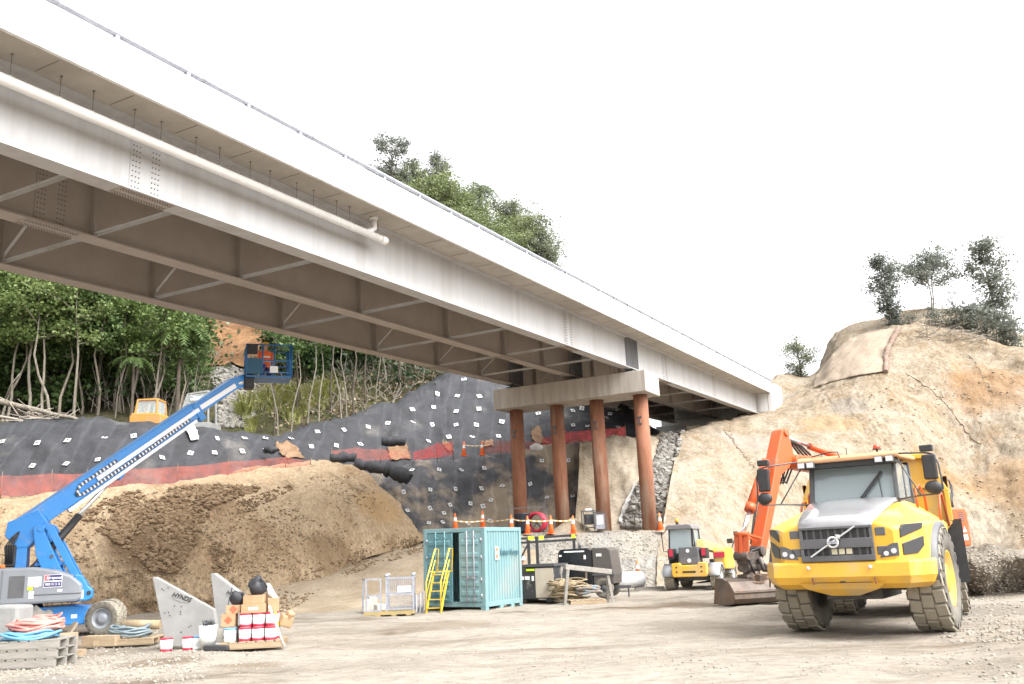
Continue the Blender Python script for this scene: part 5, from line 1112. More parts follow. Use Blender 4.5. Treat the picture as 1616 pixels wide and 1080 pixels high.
# pallet of paint pails and boxes
PB = gnd(391, 1024); PB.y += .45
pallet('pallet', PB, R_(9), 1.32, 1.0, 'wooden pallet carrying the red and white paint pails and cardboard boxes', M['wood'])
pal = lambda x, y, z=0: tuple(Vector((PB.x, PB.y, 0))+Matrix.Rotation(R_(9), 3, 'Z') @ Vector((x, y, z)))
def make_pail(lidm, bandm, nm='paint_pail'):
    p = thing(nm, 'x', 'paint pail', (0, 0, 0), 0, 'paint pails')
    q = MB(); q.lathe([(.001, 0), (.125, 0), (.13, .01), (.142, .30), (.135, .305)], n=24); po = q.build('bucket', M['white'], p)
    q = MB(); q.lathe([(.1305, .012), (.1345, .014), (.1365, .075), (.1325, .075)], n=24); q.build('band', bandm, po)
    q = MB(); q.lathe([(.001, .318), (.14, .318), (.148, .312), (.148, .285), (.142, .283)], n=24); q.build('lid', lidm, p)
    q = MB(); q.tube([(.146*math.cos(t), -.03-.146*abs(math.sin(t)), .26-.12*math.sin(t)) for t in [math.pi*k/10 for k in range(11)]], .005, n=5); q.build('handle', M['galv'], p)
    return p
pail_r = make_pail(M['red'], M['red']); pail_b = make_pail(M['hoseblue'], M['white'])
first = {'r': True, 'b': True}
pails = []
def put(kind, loc, lab, grp='paint pails'):
    src = pail_r if kind == 'r' else pail_b
    o = src if first[kind] else dup(src); first[kind] = False
    o.location = loc; o.scale = (.9, .9, .88); o.rotation_euler = (0, 0, rng.uniform(-.5, .5)); o['label'] = lab; o['group'] = grp
xs = (-.15, .115, .38)
names = ('nearest the blue lidded pail', 'in the middle', 'nearest the sloping white staff')
for k, x in enumerate(xs):
    put('r', pal(x, -.34, .14), 'red lidded pail in the bottom front row, '+names[k])
    put('r', pal(x+.02, -.06, .14), 'red lidded pail in the bottom second row on the pallet behind the front row', 'pails in the second row of the pallet')
    put('r', pal(x+.01, -.33, .424), 'red lidded pail in the upper front row, '+names[k])
    put('r', pal(x+.01, -.05, .424), 'red lidded pail in the upper second row below the cardboard boxes', 'pails in the upper second row of the pallet')
put('b', pal(-.46, -.30, .14), 'white pail with blue lid at the left front corner of the pallet')
put('r', gnd(262, 1029), 'red and white paint pail standing alone in front of the concrete panel')
put('r', gnd(297, 1027), 'red and white paint pail on the ground just left of the blue lidded pail')
put('b', gnd(309, 1026), 'white pail with blue lid on the ground between the red pail and the open bucket')
q = MB(); q.lathe([(.001, .01), (.14, .01), (.145, .0), (.185, .50), (.175, .50), (.14, .05)], n=24); OB = thing('open_bucket', 'tall open white bucket full of tools in front of the concrete panel', 'bucket', gnd(327, 1027)); q.build('bucket', M['white'], OB)
q = MB(); coil(q, (0, 0, .5), .1, 0, .012, 6, .3, rng, .1); q.tube([(-.05, 0, .3), (-.12, .0, .62)], .012); q.tube([(.05, .02, .3), (.1, .05, .6)], .015); q.build('tools', M['darkgrey'], OB)
q = MB(); q.prism([(-.25, 0), (.28, 0), (.26, .1), (-.22, .12)], 'y', -.12, .12); o = q.build('tool_case', M['dark'], None, bevel=.02); o.location = gnd(341, 1027); tag(o, 'flat dark tool case on the ground before the left corner of the paint pallet', 'case')
q = MB(); q.ball((0, 0, .12), (.26, .2, .16), 14, 8); 
q.v = [(x*(1+.15*noise.noise(Vector((x*6, y*6, z*6)))), y, max(0, z*(1+.35*noise.noise(Vector((x*7, y*7, z*7+4)))))) for x, y, z in q.v]
o = q.build('plastic_sheet', M['fabricwhite'], None); o.location = pal(-.72, -.05, 0); tag(o, 'crumpled clear white plastic sheet left of the blue lidded pail on the pallet', 'plastic sheet')
def carton(loc, d, rz, lab, mark=None):
    b = thing('cardboard_box', lab, 'cardboard box', loc, rz, 'cardboard boxes on the paint pallet')
    q = MB(); q.b2(-d[0]/2, d[0]/2, -d[1]/2, d[1]/2, 0, d[2]); c = q.build('carton', M['card'], b, bevel=.006)
    q = MB(); q.b2(-.025, .025, -d[1]/2-.002, d[1]/2+.002, d[2], d[2]+.002); q.build('packing_tape', mat('packing_tape', (.5, .42, .3), rough=.3), c)
    if mark == 'hazard':
        q = MB(); y = -d[1]/2-.003; s = .085; q.add([(0, y, d[2]/2-s), (s, y, d[2]/2), (0, y, d[2]/2+s), (-s, y, d[2]/2)], [(0, 1, 2, 3)]); q.build('hazard_diamond', mat('hazard_red', (.7, .10, .05), rough=.5), c)
    if mark == 'label':
        q = MB(); y = -d[1]/2-.002; q.b2(-.1, .1, y-.001, y, d[2]*.35, d[2]*.65); q.build('paper_label', M['white'], c)
carton(pal(-.50, -.14, .448), (.29, .30, .26), R_(6), 'cardboard box with red hazard diamond at the left below the black bag', 'hazard')
carton(pal(-.43, -.12, .71), (.30, .26, .17), R_(14), 'smaller cardboard box with red hazard diamond directly under the small black bag', 'hazard')
q = MB(); q.b2(-.22, .22, -.2, .2, 0, .30); o = q.build('support_crate', M['oldwood'], None); o.location = pal(-.52, -.08, .145); tag(o, 'low grey crate on the pallet under the hazard marked cardboard boxes', 'crate')
carton(pal(.03, -.22, .708), (.50, .40, .18), R_(4), 'wide cardboard box with white paper label lying on the upper pails', 'label')
carton(pal(.03, -.20, .890), (.42, .38, .18), R_(0), 'topmost cardboard box of the stack under the big black bag')
carton(pal(.41, -.2, .708), (.22, .30, .28), R_(12), 'narrow cardboard box on the right end of the upper pails beside the white staff')
q = MB(); q.box((0, 0, .0), (.32, .3, .30), (.2, .3, .5)); q.box((.12, -.05, .14), (.18, .2, .2), (.6, .1, .9)); o = q.build('paper_sack', M['card'], None, bevel=.04); o.location = pal(.80, .0, .95); tag(o, 'torn brown paper sack bulging at the right side of the pail stack', 'paper sack')
o.location = pal(.66, -.05, .50); o.scale = (.8, .8, .8)
def bag(loc, r, lab, sd):
    B_ = thing('black_bag', lab, 'bag', loc, 0, 'black bags on the paint pallet')
    q = MB(); q.ball((0, 0, r[2]*.85), r, 20, 12); q.v = [(x*(1+.55*noise.noise(Vector((x*4.5+sd, y*4, z*5))))*(1.12-.35*z/r[2]/2), y*(1+.45*noise.noise(Vector((x*4, y*4+sd, z*4)))), max(0, z*(1+.45*noise.noise(Vector((x*6, y*6, z*4+sd)))))) for x, y, z in q.v]
    q.build('bag_body', M['bag'], B_); q = MB(); q.tube([(.10, -r[1]*.5, r[2]*1.6), (.2, -r[1]*.7, r[2]*1.3), (.25, -r[1]*.6, r[2]*.7)], .02, n=6); q.build('strap', M['bag'], B_)
bag(pal(.05, -.22, 1.072), (.22, .19, .20), 'big black bag on top of the tallest cardboard box', 2.2); bag(pal(-.36, -.10, .88), (.19, .17, .14), 'small black bag on the hazard marked cardboard boxes', 5.1)
q = MB(); q.tube([(.28, -.08, 1.28), (.36, -.12, 1.1), (.50, -.12, .95)], [.05, .08, .05], n=8); o = q.build('jacket', M['fabricwhite'], None); o.location = pal(0, 0, 0); tag(o, 'pale cloth hanging from the big black bag at the right of the stack', 'cloth')
def rod(a, b, r, m, lab, nm='staff'):
    q = MB(); q.cyl((0, 0, 0), tuple(b-a), r, n=8); o = q.build(nm, m, None); o.location = a; tag(o, lab, 'staff')
rod(gnd(449, 1021), Vector(pal(.36, -.60, .85)), .022, M['white'], 'long white survey staff leaning right of the paint pails')
rod(gnd(444, 1016), Vector(pal(.48, -.45, .7)), .018, M['lime'], 'thin lime yellow rod leaning beside the white survey staff')
rod(gnd(346, 1016), gnd(346, 1016)+Vector((.14, .35, 1.2)), .014, M['dark'], 'thin black rod leaning on the hazard marked cardboard boxes')

# left foreground: crates, hoses, pallet with cable coil
CB = gnd(28, 1056); CB.y += .5
for k in range(3):
    P_ = pallet('pallet', CB+Vector((0, 0, .165*k)), R_(3+2*k), 1.25, 1.0, ('bottom grey pallet under the coiled red and blue hoses', 'middle grey pallet of the stack under the red and blue hoses', 'top grey pallet of the stack directly under the coiled hoses')[k], M['oldwood'], 'grey pallets stacked in the left foreground', .16)
q = MB(); coil(q, (0, 0, .03), .46, 0, .026, 9, .15, rng, .07); o = q.build('hose_coil', M['hoseblue'], None); o.location = CB+Vector((-.05, -.06, .50)); tag(o, 'coil of blue hose under the red hose on the grey pallets', 'hose')
q = MB(); coil(q, (0, 0, .04), .43, 0, .028, 20, .18, rng, .17); o = q.build('hose_coil', M['hosepink'], None); o.location = CB+Vector((.0, .08, .60)); tag(o, 'thick coil of faded red hose on top of the grey pallets', 'hose')
q = MB(); coil(q, (0, 0, .04), .26, 0, .026, 12, .3, rng, .36); o = q.build('hose_coil', M['hosepink'], None); o.location = gp(72, 1030, .9, .34); tag(o, 'loose bundle of red hose beside the boom lift chassis', 'hose')
q = MB(); q.ball((0, 0, .1), (.42, .3, .2), 20, 12); q.v = [(x*(1+.3*noise.noise(Vector((x*5, y*5, z*5)))), y, z*(1+.8*noise.noise(Vector((x*5, y*5, z*3+2))))) for x, y, z in q.v]; o = q.build('tarpaulin', mat('grey_tarp', (.09, .085, .075), (.15, .14, .125), 4, .8, bump=.3, bscale=6), None); o.location = gp(46, 1030, 1.2, .55); tag(o, 'grey crumpled tarpaulin heaped behind the red hose coil', 'tarpaulin')
q = MB(); q.prism([(-.4, 0), (.22, 0), (.22, 1.02), (-.4, 1.05)], 'y', 0, .7); BK = q.build('bulk_bag', mat('bulk_bag', (.24, .24, .235), (.30, .30, .29), 3, .8, bump=.3, bscale=8), None, bevel=.06); BK.location = gp(6, 1040, 1.1); tag(BK, 'pale grey bulk bag at the left edge behind the hose stack', 'bulk bag')
q = MB()
for k, (x, z, a) in enumerate(((0, .07, 0), (.32, .07, .1), (.12, .3, .5))): q.box((x, .02*k, z+.0), (.30 if k < 2 else .36, .3, .12 if k < 2 else .34), (0, 0, a))
tag(q.build('timber_offcut', M['wood'], None), 'pale timber blocks lying right of the grey pallets', 'timber').location = gnd(95, 1037)
q = MB(); q.bar((0, 0, .0), (.25, .2, .55), .32, .05); o = q.build('board', mat('dark_board', (.22, .18, .13), (.28, .23, .17), 3, .9), None); o.location = gnd(88, 1026)+Vector((0, .15, .02)); tag(o, 'dirty board leaning between the hoses and the boom lift wheel', 'board')
PL = gnd(205, 1016); pallet('pallet', PL, R_(5), 1.35, 1.0, 'weathered pallet with a grey cable coil beside the boom lift wheel', M['wood'])
q = MB(); coil(q, (0, 0, .03), .42, 0, .028, 16, .12, rng, .16); o = q.build('cable_coil', M['hosegrey'], None); o.location = PL+Vector((0, 0, .16)); tag(o, 'grey blue cable coil lying flat on the weathered pallet', 'cable')
q = MB(); q.cyl((-.35, .35, .3), (.55, .4, .26), .11, n=12); o = q.build('rolled_sack', M['hosetan'], None); o.location = PL+Vector((0, 0, .12)); tag(o, 'tan rolled sacking lying behind the cable coil on the pallet', 'sack')
q = MB(); q.box((0, 0, .12), (.85, .3, .24), (0, 0, -.15)); o = q.build('timber_block', M['wood'], None, bevel=.01); o.location = gnd(160, 1020); tag(o, 'heavy square timber block in front of the boom lift front wheel', 'timber')

# people
def person(loc, rz, lab, vest, hat, low=False):
    P_ = thing('person', lab, 'person', loc, rz)
    bm_ = bmesh.new(); J = {}
    def v(n, co, r): J[n] = (bm_.verts.new(co), r); return n
    JN = [('pel', (0, 0, .95), .15), ('chest', (0, .0, 1.25), .16), ('neck', (0, 0, 1.48), .06), ('hd', (0, -.02, 1.62), .10), ('top', (0, -.02, 1.72), .07), ('nose', (0, -.10, 1.61), .03),
                     ('sl', (-.19, 0, 1.42), .065), ('el', (-.25, -.05, 1.15), .05), ('wl', (-.16, -.28, 1.08), .036), ('sr', (.19, 0, 1.42), .065), ('er', (.25, -.05, 1.15), .05), ('wr', (.16, -.28, 1.08), .036),
                     ('hl', (-.10, 0, .88), .10), ('kl', (-.11, -.02, .48), .07), ('al', (-.11, .02, .08), .05), ('fl', (-.11, -.14, .04), .045), ('hr', (.10, 0, .88), .10), ('kr', (.11, -.02, .48), .07), ('ar', (.11, .02, .08), .05), ('fr', (.11, -.14, .04), .045)]
    dz = -.47 if low else 0
    if low:
        lw = {'kl': (-.12, -.36, .42), 'al': (-.11, -.02, .10), 'fl': (-.11, -.16, .05), 'kr': (.12, -.10, .08), 'ar': (.11, .33, .10), 'fr': (.11, .36, .03)}
        JN = [(n, lw.get(n, (co[0], co[1], co[2]+dz)), r) for n, co, r in JN]
    for n, co, r in JN: v(n, co, r)
    for s in 'lr':
        sx_ = -1 if s == 'l' else 1
        for k in range(5):
            v('p%s%d' % (s, k), (sx_*(.16+.018*(k-2)), -.335, 1.075+dz), .013); v('f%s%d' % (s, k), (sx_*(.155+.019*(k-2)), -.385+.02*abs(k-2), 1.05+dz), .009)
    for a_, b_ in (('pel', 'chest'), ('chest', 'neck'), ('neck', 'hd'), ('hd', 'top'), ('hd', 'nose'), ('chest', 'sl'), ('sl', 'el'), ('el', 'wl'), ('chest', 'sr'), ('sr', 'er'), ('er', 'wr'), ('pel', 'hl'), ('hl', 'kl'), ('kl', 'al'), ('al', 'fl'), ('pel', 'hr'), ('hr', 'kr'), ('kr', 'ar'), ('ar', 'fr')): bm_.edges.new((J[a_][0], J[b_][0]))
    for s in 'lr':
        for k in range(5): bm_.edges.new((J['w'+s][0], J['p%s%d' % (s, k)][0])); bm_.edges.new((J['p%s%d' % (s, k)][0], J['f%s%d' % (s, k)][0]))
    bm_.verts.ensure_lookup_table(); me = bpy.data.meshes.new('body'); rad = [J[n][1] for n in J]; bm_.to_mesh(me); bm_.free()
    o = bpy.data.objects.new('body', me); COL.objects.link(o); o.parent = P_; sk_ = o.modifiers.new('skin', 'SKIN')
    for i, r in enumerate(rad): me.skin_vertices[0].data[i].radius = (r, r)
    me.skin_vertices[0].data[0].use_root = True; o.modifiers.new('sub', 'SUBSURF').levels = 1; me.materials.append(M['skin'])
    q = MB(); secs_ = [(.84, .20, .15), (1.0, .185, .155), (1.25, .215, .175), (1.40, .215, .15), (1.47, .12, .10)]
    q.grid([[Vector((a_*math.cos(t), b_*math.sin(t), z)) for t in [2*math.pi*k/20 for k in range(21)]] for z, a_, b_ in secs_])
    for sx_ in (-1, 1): q.tube([(sx_*.19, 0, 1.42), (sx_*.25, -.04, 1.16), (sx_*.185, -.22, 1.09)], [.085, .07, .055], n=10)
    q.v = [(x, y, z+dz) for x, y, z in q.v]; q.build('jacket', vest, P_); q = MB(); 
    for z in (1.05, 1.2): q.grid([[Vector((a_*math.cos(t), b_*math.sin(t), zz)) for t in [2*math.pi*k/20 for k in range(21)]] for zz, a_, b_ in ((z, .206, .172), (z+.05, .214, .178))])
    q.v = [(x, y, z+dz) for x, y, z in q.v]; q.build('reflective_stripe', M['white'], P_)
    q = MB()
    for sx_ in (-1, 1): q.tube([(sx_*.09, 0, .93+dz), (sx_*.10, -.01, .85+dz)]+([(-.12, -.36, .42), (-.11, -.02, .12)] if low and sx_ < 0 else [(.12, -.10, .09), (.11, .33, .10)] if low else [(sx_*.11, -.02, .48), (sx_*.11, .02, .10)]), [.115, .115, .085, .07], n=10)
    q.build('trousers', M['navy'], P_)
    q = MB(); q.lathe([(.135, 1.665), (.15, 1.66), (.128, 1.69), (.12, 1.75), (.08, 1.80), (.001, 1.815)], (0, -.02, 0), n=20); q.prism([(-.1, -.12), (.1, -.12), (.06, -.21), (-.06, -.21)], 'z', 1.662, 1.672); q.v = [(x, y, z+dz) for x, y, z in q.v]; q.build('hard_hat', hat, P_)
    return P_
person(Vector((-13.75, 25.4, 0))+Matrix.Rotation(R_(20), 3, 'Z') @ Vector((bx0+.68, by0+.5, bz)), R_(30), 'worker in orange vest and yellow hard hat standing in the raised blue basket', M['hiviz'], M['yellow'], True)
pw = at(826, 895, 38.6); person(Vector((pw.x, pw.y, at(826, 882, 38.6).z-1.72)), R_(-70), 'worker in orange jacket and white hard hat seen above the black skip rim', M['hiviz'], M['white'])
# ------------------------------------------------------------------ slope furniture: fences, plates, rolls, sheets
def net_mat(nm, col, a):
    m = bpy.data.materials.new(nm); m.use_nodes = True; n = m.node_tree; p = n.nodes['Principled BSDF']; p.inputs['Base Color'].default_value = (*col, 1); p.inputs['Roughness'].default_value = .7
    tc = n.nodes.new('ShaderNodeTexCoord'); nz = n.nodes.new('ShaderNodeTexNoise'); nz.inputs['Scale'].default_value = 2.2; n.links.new(tc.outputs['Object'], nz.inputs[0])
    r = n.nodes.new('ShaderNodeMapRange'); r.inputs[1].default_value = .3; r.inputs[2].default_value = .7; r.inputs[3].default_value = a-.16; r.inputs[4].default_value = min(1, a+.16)
    n.links.new(nz.outputs['Fac'], r.inputs[0]); n.links.new(r.outputs[0], p.inputs['Alpha']); return m
M['net'] = net_mat('orange_net', (.50, .13, .09), .38)
M['rednet'] = net_mat('red_net', (.52, .06, .06), .56)
def fence(pts, hs, posts, lab, m, sag=.05):
    """pts: base points; hs: heights"""
    c = pts[0].copy(); F_ = thing('safety_fence', lab, 'safety fence', c)
    rows = [[], [], []]; n = len(pts)
    for i in range((n-1)*8+1):
        j = min(i//8, n-2); t = i/8-j; p = pts[j].lerp(pts[j+1], t)-c; h = hs[j]*(1-t)+hs[j+1]*t
        w_ = .02*noise.noise(Vector((i*.4, 1, 2))); d = sag*4*t*(1-t)+.05*abs(noise.noise(Vector((i*.35, 8, 1))))
        rows[0].append(p+Vector((0, w_, .02))); rows[1].append(p+Vector((0, -w_, h*.5))); rows[2].append(p+Vector((0, w_*.5, h-d)))
    q = MB(); q.grid(rows); q.build('netting', m, F_, fix=False)
    for i in posts: q = MB(); p = pts[i]-c; q.cyl((p.x, p.y+.03, p.z-.3), (p.x, p.y+.03, p.z+hs[i]+.15), .022, n=8); q.build('post', M['steelrust'], F_)
def ycrest(px): return 38.25+max(0, px)/430*6.1 if px < 430 else 44.35+(px-430)/113*2.5
fl = [(-260, 800), (-120, 792), (0, 782), (79, 779), (135, 774), (192, 768), (279, 761), (359, 753), (450, 742), (490, 736)]
fp = [at(x, y+3, ycrest(x)+(.0 if x > -1 else x*.004)) for x, y in fl]; fence(fp, [.95, .95, .95, .98, .86, .92, .84, .85, .78, .4], range(1, 10), 'long orange mesh safety fence on steel posts along the crest of the brown embankment', M['net'])
def bench_fence(l, h, posts, lab, m=None): fence([at(x, y, Y) for x, y, Y in l], h, posts, lab, m or M['rednet'])
bench_fence([(523, 730, 51.5), (560, 729, 52), (600, 727, 52.5), (648, 724, 53)], [.7, .85, .7, .5], (0, 2), 'faded red mesh fence between the two black mesh rolls left of the piles', M['net'])
bench_fence([(652, 727, 53.2), (690, 723, 53.4), (715, 720, 53.6)], [.5, .9, .9], (1, 2), 'bright red mesh fence piece at the top of the dusty lower slope')
bench_fence([(764, 717, 54), (790, 716, 54.2), (818, 714, 54.5), (850, 710, 55)], [.75, .85, .8, .5], (0, 1, 2), 'orange mesh fence beside the farthest pile on the high bench', M['net'])
bench_fence([(856, 703, 55.6), (893, 700, 56), (930, 699, 56.6), (960, 695, 57.5), (988, 692, 58)], [.45, .75, .85, .75, .8], (1, 2, 4), 'bright red mesh fence running behind the three nearer piles')
q = MB(); q.tube([(-.35, 0, .05), (0, 0, .12), (.4, .1, .08)], [.16, .28, .14], n=10); o = q.build('white_sheet', M['fabricwhite'], None); o.location = at(846, 709, 54.4); tag(o, 'folded white sheet lying on the high bench between the farthest two piles', 'sheet')
def roll(p0, p1, r, lab, sd):
    a, b = at(*p0), at(*p1); n = 9; pts = [(a.lerp(b, i/(n-1))-a)+Vector((0, 0, .10*noise.noise(Vector((i*.7, sd, 1))))) for i in range(n)]
    q = MB(); q.tube(pts, [r*(.8+.35*noise.noise(Vector((i*.6, sd, 5)))+.15*math.sin(i/(n-1)*math.pi)) for i in range(n)], n=14)
    q.v = [(x+.04*noise.noise(Vector((x*3, y*3, z*3))), y, z+.06*noise.noise(Vector((x*4, y*4, z*4+9)))) for x, y, z in q.v]
    o = q.build('mesh_roll', M['black_mesh'], None); o.location = a; tag(o, lab, 'mesh roll', 'rolls of black mesh')
roll((603, 697, 53.6), (640, 697, 53.6), .30, 'thick black mesh roll resting on the upper slope just above the faded red fence', 1)
roll((521, 724, 50.2), (562, 722, 50.6), .30, 'black mesh roll at the right end of the long orange fence', 2)
roll((560, 732, 50.2), (612, 742, 50.2), .34, 'longest black mesh roll lying across the crest of the brown embankment', 3)
roll((608, 738, 50.4), (646, 756, 50.2), .45, 'bulky folded black mesh bundle sagging over the top of the dusty slope', 4)
roll((418, 708, 50.2), (436, 711, 50.2), .22, 'short black mesh roll beside the orange soil patch above the fence', 5)
def sheet(name, quad, tree, off, m, lab, cat, nu=14, nv=14, amp=.08, fs=1.2, wob=0, kind=None):
    P = drape(quad, nu, nv, tree, off, amp, fs, wob)
    o = surf(name, P, m); 
    if kind: o['kind'] = kind
    else: o.modifiers.new('s', 'SOLIDIFY').thickness = .02
    if lab: tag(o, lab, cat, kind=kind)
    return o
sheet('white_sheet', [[(284, 668), (300, 670)], [(292, 682), (311, 682)], [(300, 699), (314, 697)]], bv_um, .16, M['fabricwhite'], 'dirty white cloth hanging over the top of the black mesh slope by the blue boom', 'sheet', amp=.1)
M['soilpatch'] = mat('orange_soil', (.14, .08, .042), (.23, .145, .085), 3, .95, bump=.6, bscale=8)
for qd, lab in (([[(432, 703), (452, 700), (466, 707)], [(440, 712), (456, 714), (474, 717)], [(446, 722), (460, 724), (480, 724)]], ''), ([[(612, 706), (642, 704)], [(613, 716), (645, 716)], [(616, 728), (648, 725)]], ''), ([[(840, 680), (852, 676)], [(838, 690), (856, 690)], [(846, 702), (866, 700)]], ''), ([[(697, 698), (710, 700)], [(700, 705), (712, 706)], [(706, 713), (716, 712)]], ''), ([[(760, 699), (776, 697)], [(764, 706), (778, 705)]], '')):
    sheet('bare_soil', qd, bv_um, .12, M['soilpatch'], None, None, kind='structure', wob=5)
# erosion blanket over the shoulder of the hill, with its dark rolled edge
bl = [[(1283, 614), (1316, 603), (1352, 595), (1398, 588)], [(1290, 592), (1322, 572), (1360, 562), (1399, 562)], [(1306, 562), (1338, 541), (1370, 533), (1407, 538)], [(1322, 547), (1352, 532), (1386, 522), (1422, 518)]]
bo_ = sheet('erosion_blanket', bl, bv_rm, .10, mat('brown_blanket', (.255, .20, .145), (.31, .25, .19), 1.2, .9, stretch=(5, 5, .25), bump=.2, bscale=20, c3=(.22, .155, .115), s3=.6), 'brown erosion blanket covering the shoulder of the sandy hill above the bridge end', 'erosion blanket', 30, 24, .10, .6)
def snake(name, pix, r, m, lab, cat, tree, off=.05, jit=0, n=40, group=None):
    P = resample([Vector((x, y, 0)) for x, y in pix], n); pts = []
    for i, p in enumerate(P):
        h = hit(p.x+jit*noise.noise(Vector((i*.5, 1, r*99))), p.y+jit*noise.noise(Vector((i*.5, 5, r*99))), [tree])
        if h: pts.append(h[0]+h[1]*off)
    c = pts[0].copy(); q = MB(); q.tube([p-c for p in pts], [r*(.7+.6*abs(noise.noise(Vector((i*.3, 2, 2))))) for i in range(len(pts))], n=7); o = q.build(name, m, None); o.location = c; tag(o, lab, cat, group)
snake('blanket_roll', [(1397, 590), (1398, 570), (1404, 548), (1420, 520)], .30, mat('blanket_edge', (.16, .11, .085), (.24, .17, .13), 4, .9), 'dark rolled edge of the brown erosion blanket running up the hill', 'blanket roll', bv_rm, .18)
M['crackm'] = mat('root', (.10, .07, .05), (.18, .13, .09), 4, .9)  # dark tubes added along the crack lines of the hill face
for k, (px, r, lab) in enumerate((([(1140, 677), (1152, 690), (1160, 702), (1172, 715), (1180, 728), (1192, 738)], .05, 'dark crack line twisting down the sandy face left of the orange arm'), ([(1151, 672), (1154, 690), (1166, 708), (1186, 730)], .03, 'thinner dark line crossing the line beside it on the sandy face'),
        ([(1430, 590), (1462, 610), (1486, 632), (1510, 660), (1532, 690), (1548, 702)], .06, 'long dark crack line running down the upper right hill face'), ([(1530, 560), (1548, 590), (1566, 622)], .045, 'dark line hanging below the brush at the top of the hill'))):
    snake('crack_line', px, r, M['crackm'], lab, 'root', bv_rm, .0, 5)
# marker plates pinned on the slopes
pl_b = MB(); pl_b.b2(-.145, .145, -.012, .012, -.145, .145); pl_o = pl_b.build('soil_nail_plate', mat('plate_white', (.48, .48, .48), (.60, .60, .60), 4, .6), None, bevel=.004)
pl_n = MB(); pl_n.cyl((0, -.012, 0), (0, -.055, 0), .05, n=8); pl_n.build('nail_head', M['darkgrey'], pl_o)
Z4 = lambda l: [(400+x/3.375, 540+y/3.375) for x, y in l]; Z5 = lambda l: [(740+x/3.376, 540+y/3.376) for x, y in l]; Z0 = lambda l: [(x/3.858, 600+y/3.858) for x, y in l]
up_ = Z4([(1121, 201), (978, 277), (1086, 289), (1203, 291), (845, 361), (959, 349), (1080, 371), (1201, 358), (716, 434), (848, 429), (951, 442), (1080, 443), (1186, 443), (1322, 426), (609, 454), (481, 470), (340, 480), (307, 558), (440, 553), (568, 546), (931, 530), (1040, 507), (1165, 507), (1305, 504), (1030, 556)])+Z5([(370, 383)])
hid = Z5([(553, 368), (602, 355), (735, 405), (785, 360), (555, 445), (632, 450), (795, 455), (752, 385)])
left_ = Z0([(15, 378), (230, 386), (412, 371), (636, 355), (815, 343), (200, 525), (405, 513), (597, 488), (825, 494), (985, 475), (1036, 352), (1160, 448), (1305, 445), (1320, 358)])+Z4([(198, 516), (63, 515), (63, 580)])+[(385.9, 692.6), (381.7, 713)]
low_ = Z4([(683, 702), (708, 663), (846, 684), (988, 682), (1106, 684), (1228, 674), (797, 800), (940, 788), (1074, 784), (1212, 782), (1325, 770), (938, 887), (1045, 869), (1154, 862), (1221, 876), (1266, 844), (1013, 914), (820, 900), (934, 966), (1006, 962), (1140, 970), (1258, 955)])
lowp = Z5([(388, 635), (328, 758), (417, 830), (530, 632), (553, 824), (615, 738), (178, 769)])
fst = True
for lst, trees, lab, grp, s_ in ((up_, [bv_um], 'white square plate on the big clean black mesh slope left of the piles', 'plates on the upper slope', 1.0), (hid, [bv_um], 'white square plate on the shaded mesh between the piles under the cap beam', 'plates behind the piles', .9),
        (left_, [bv_um], 'white square marker plate on the black mesh behind the long orange fence', 'plates behind the orange fence', 1.0), (low_, [bv_lm], 'dusty white marker plate on the brown stained lower mesh slope left of the piles', 'plates on the lower slope', .9), (lowp, [bv_lm], 'white marker plate on the lower mesh seen between the rusty piles', 'plates between the piles', .85)):
    for x, y in lst:
        h = hit(x, y, trees)
        if not h: continue
        n = h[1]; o = pl_o if fst else dup(pl_o); fst = False
        o.location = h[0]+n*.05; z = Vector((-n.x, -n.y, -n.z)); yv = (-n).normalized(); xv = Vector((0, 0, 1)).cross(yv); xv = -xv.normalized() if xv.length > 0 else Vector((1, 0, 0)); zv = xv.cross(yv)
        rot = Matrix((xv, yv, zv)).transposed().to_4x4() @ Matrix.Rotation(rng.uniform(-.35, .35), 4, 'Y')
        o.rotation_euler = rot.to_euler(); k = s_*rng.uniform(.9, 1.08)*(h[2]/54); o.scale = (k, k, k); tag(o, lab, 'marker plate', grp)

for px, py, r, col, k, m_, tr_ in ((1562, 612, 6.0, (.235, .13, .06), .6, 'cut', bv_rm), (1470, 745, 4.0, (.25, .14, .06), .6, 'cut', bv_rm), (1310, 668, 4.0, (.29, .20, .11), .6, 'cut', bv_rm), (1340, 640, 3.0, (.20, .18, .155), .6, 'cut', bv_rm), (1180, 700, 4.5, (.26, .235, .205), .6, 'cut', bv_rm), (1600, 760, 5.0, (.26, .16, .08), .55, 'cut', bv_rm), (1100, 860, 4.0, (.24, .22, .19), .55, 'cut', bv_rm),
        (238, 850, 3.2, (.115, .07, .04), .8, 'brown_sand', bv_emb), (320, 785, 2.4, (.13, .08, .045), .7, 'brown_sand', bv_emb), (80, 840, 2.0, (.30, .21, .12), .5, 'brown_sand', bv_emb), (600, 800, 2.5, (.42, .27, .13), .6, 'brown_sand', bv_emb), (520, 880, 2.2, (.19, .125, .07), .6, 'brown_sand', bv_emb)):
    h = hit(px, py, [tr_])
    if h: add_blob(M[m_], h[0], r, col, k)
for px, py, r, col, k in ((250, 1045, 1.4, (.115, .08, .05), .7), (390, 1048, 1.2, (.14, .10, .065), .6), (60, 1078, 2.2, (.17, .16, .145), .6), (700, 985, 3.0, (.16, .125, .09), .5), (1100, 985, 2.4, (.15, .125, .10), .5), (1580, 960, 3.0, (.15, .135, .115), .6)):
    add_blob(M['yard'], gnd(px, py), r, col, k, 1.1)
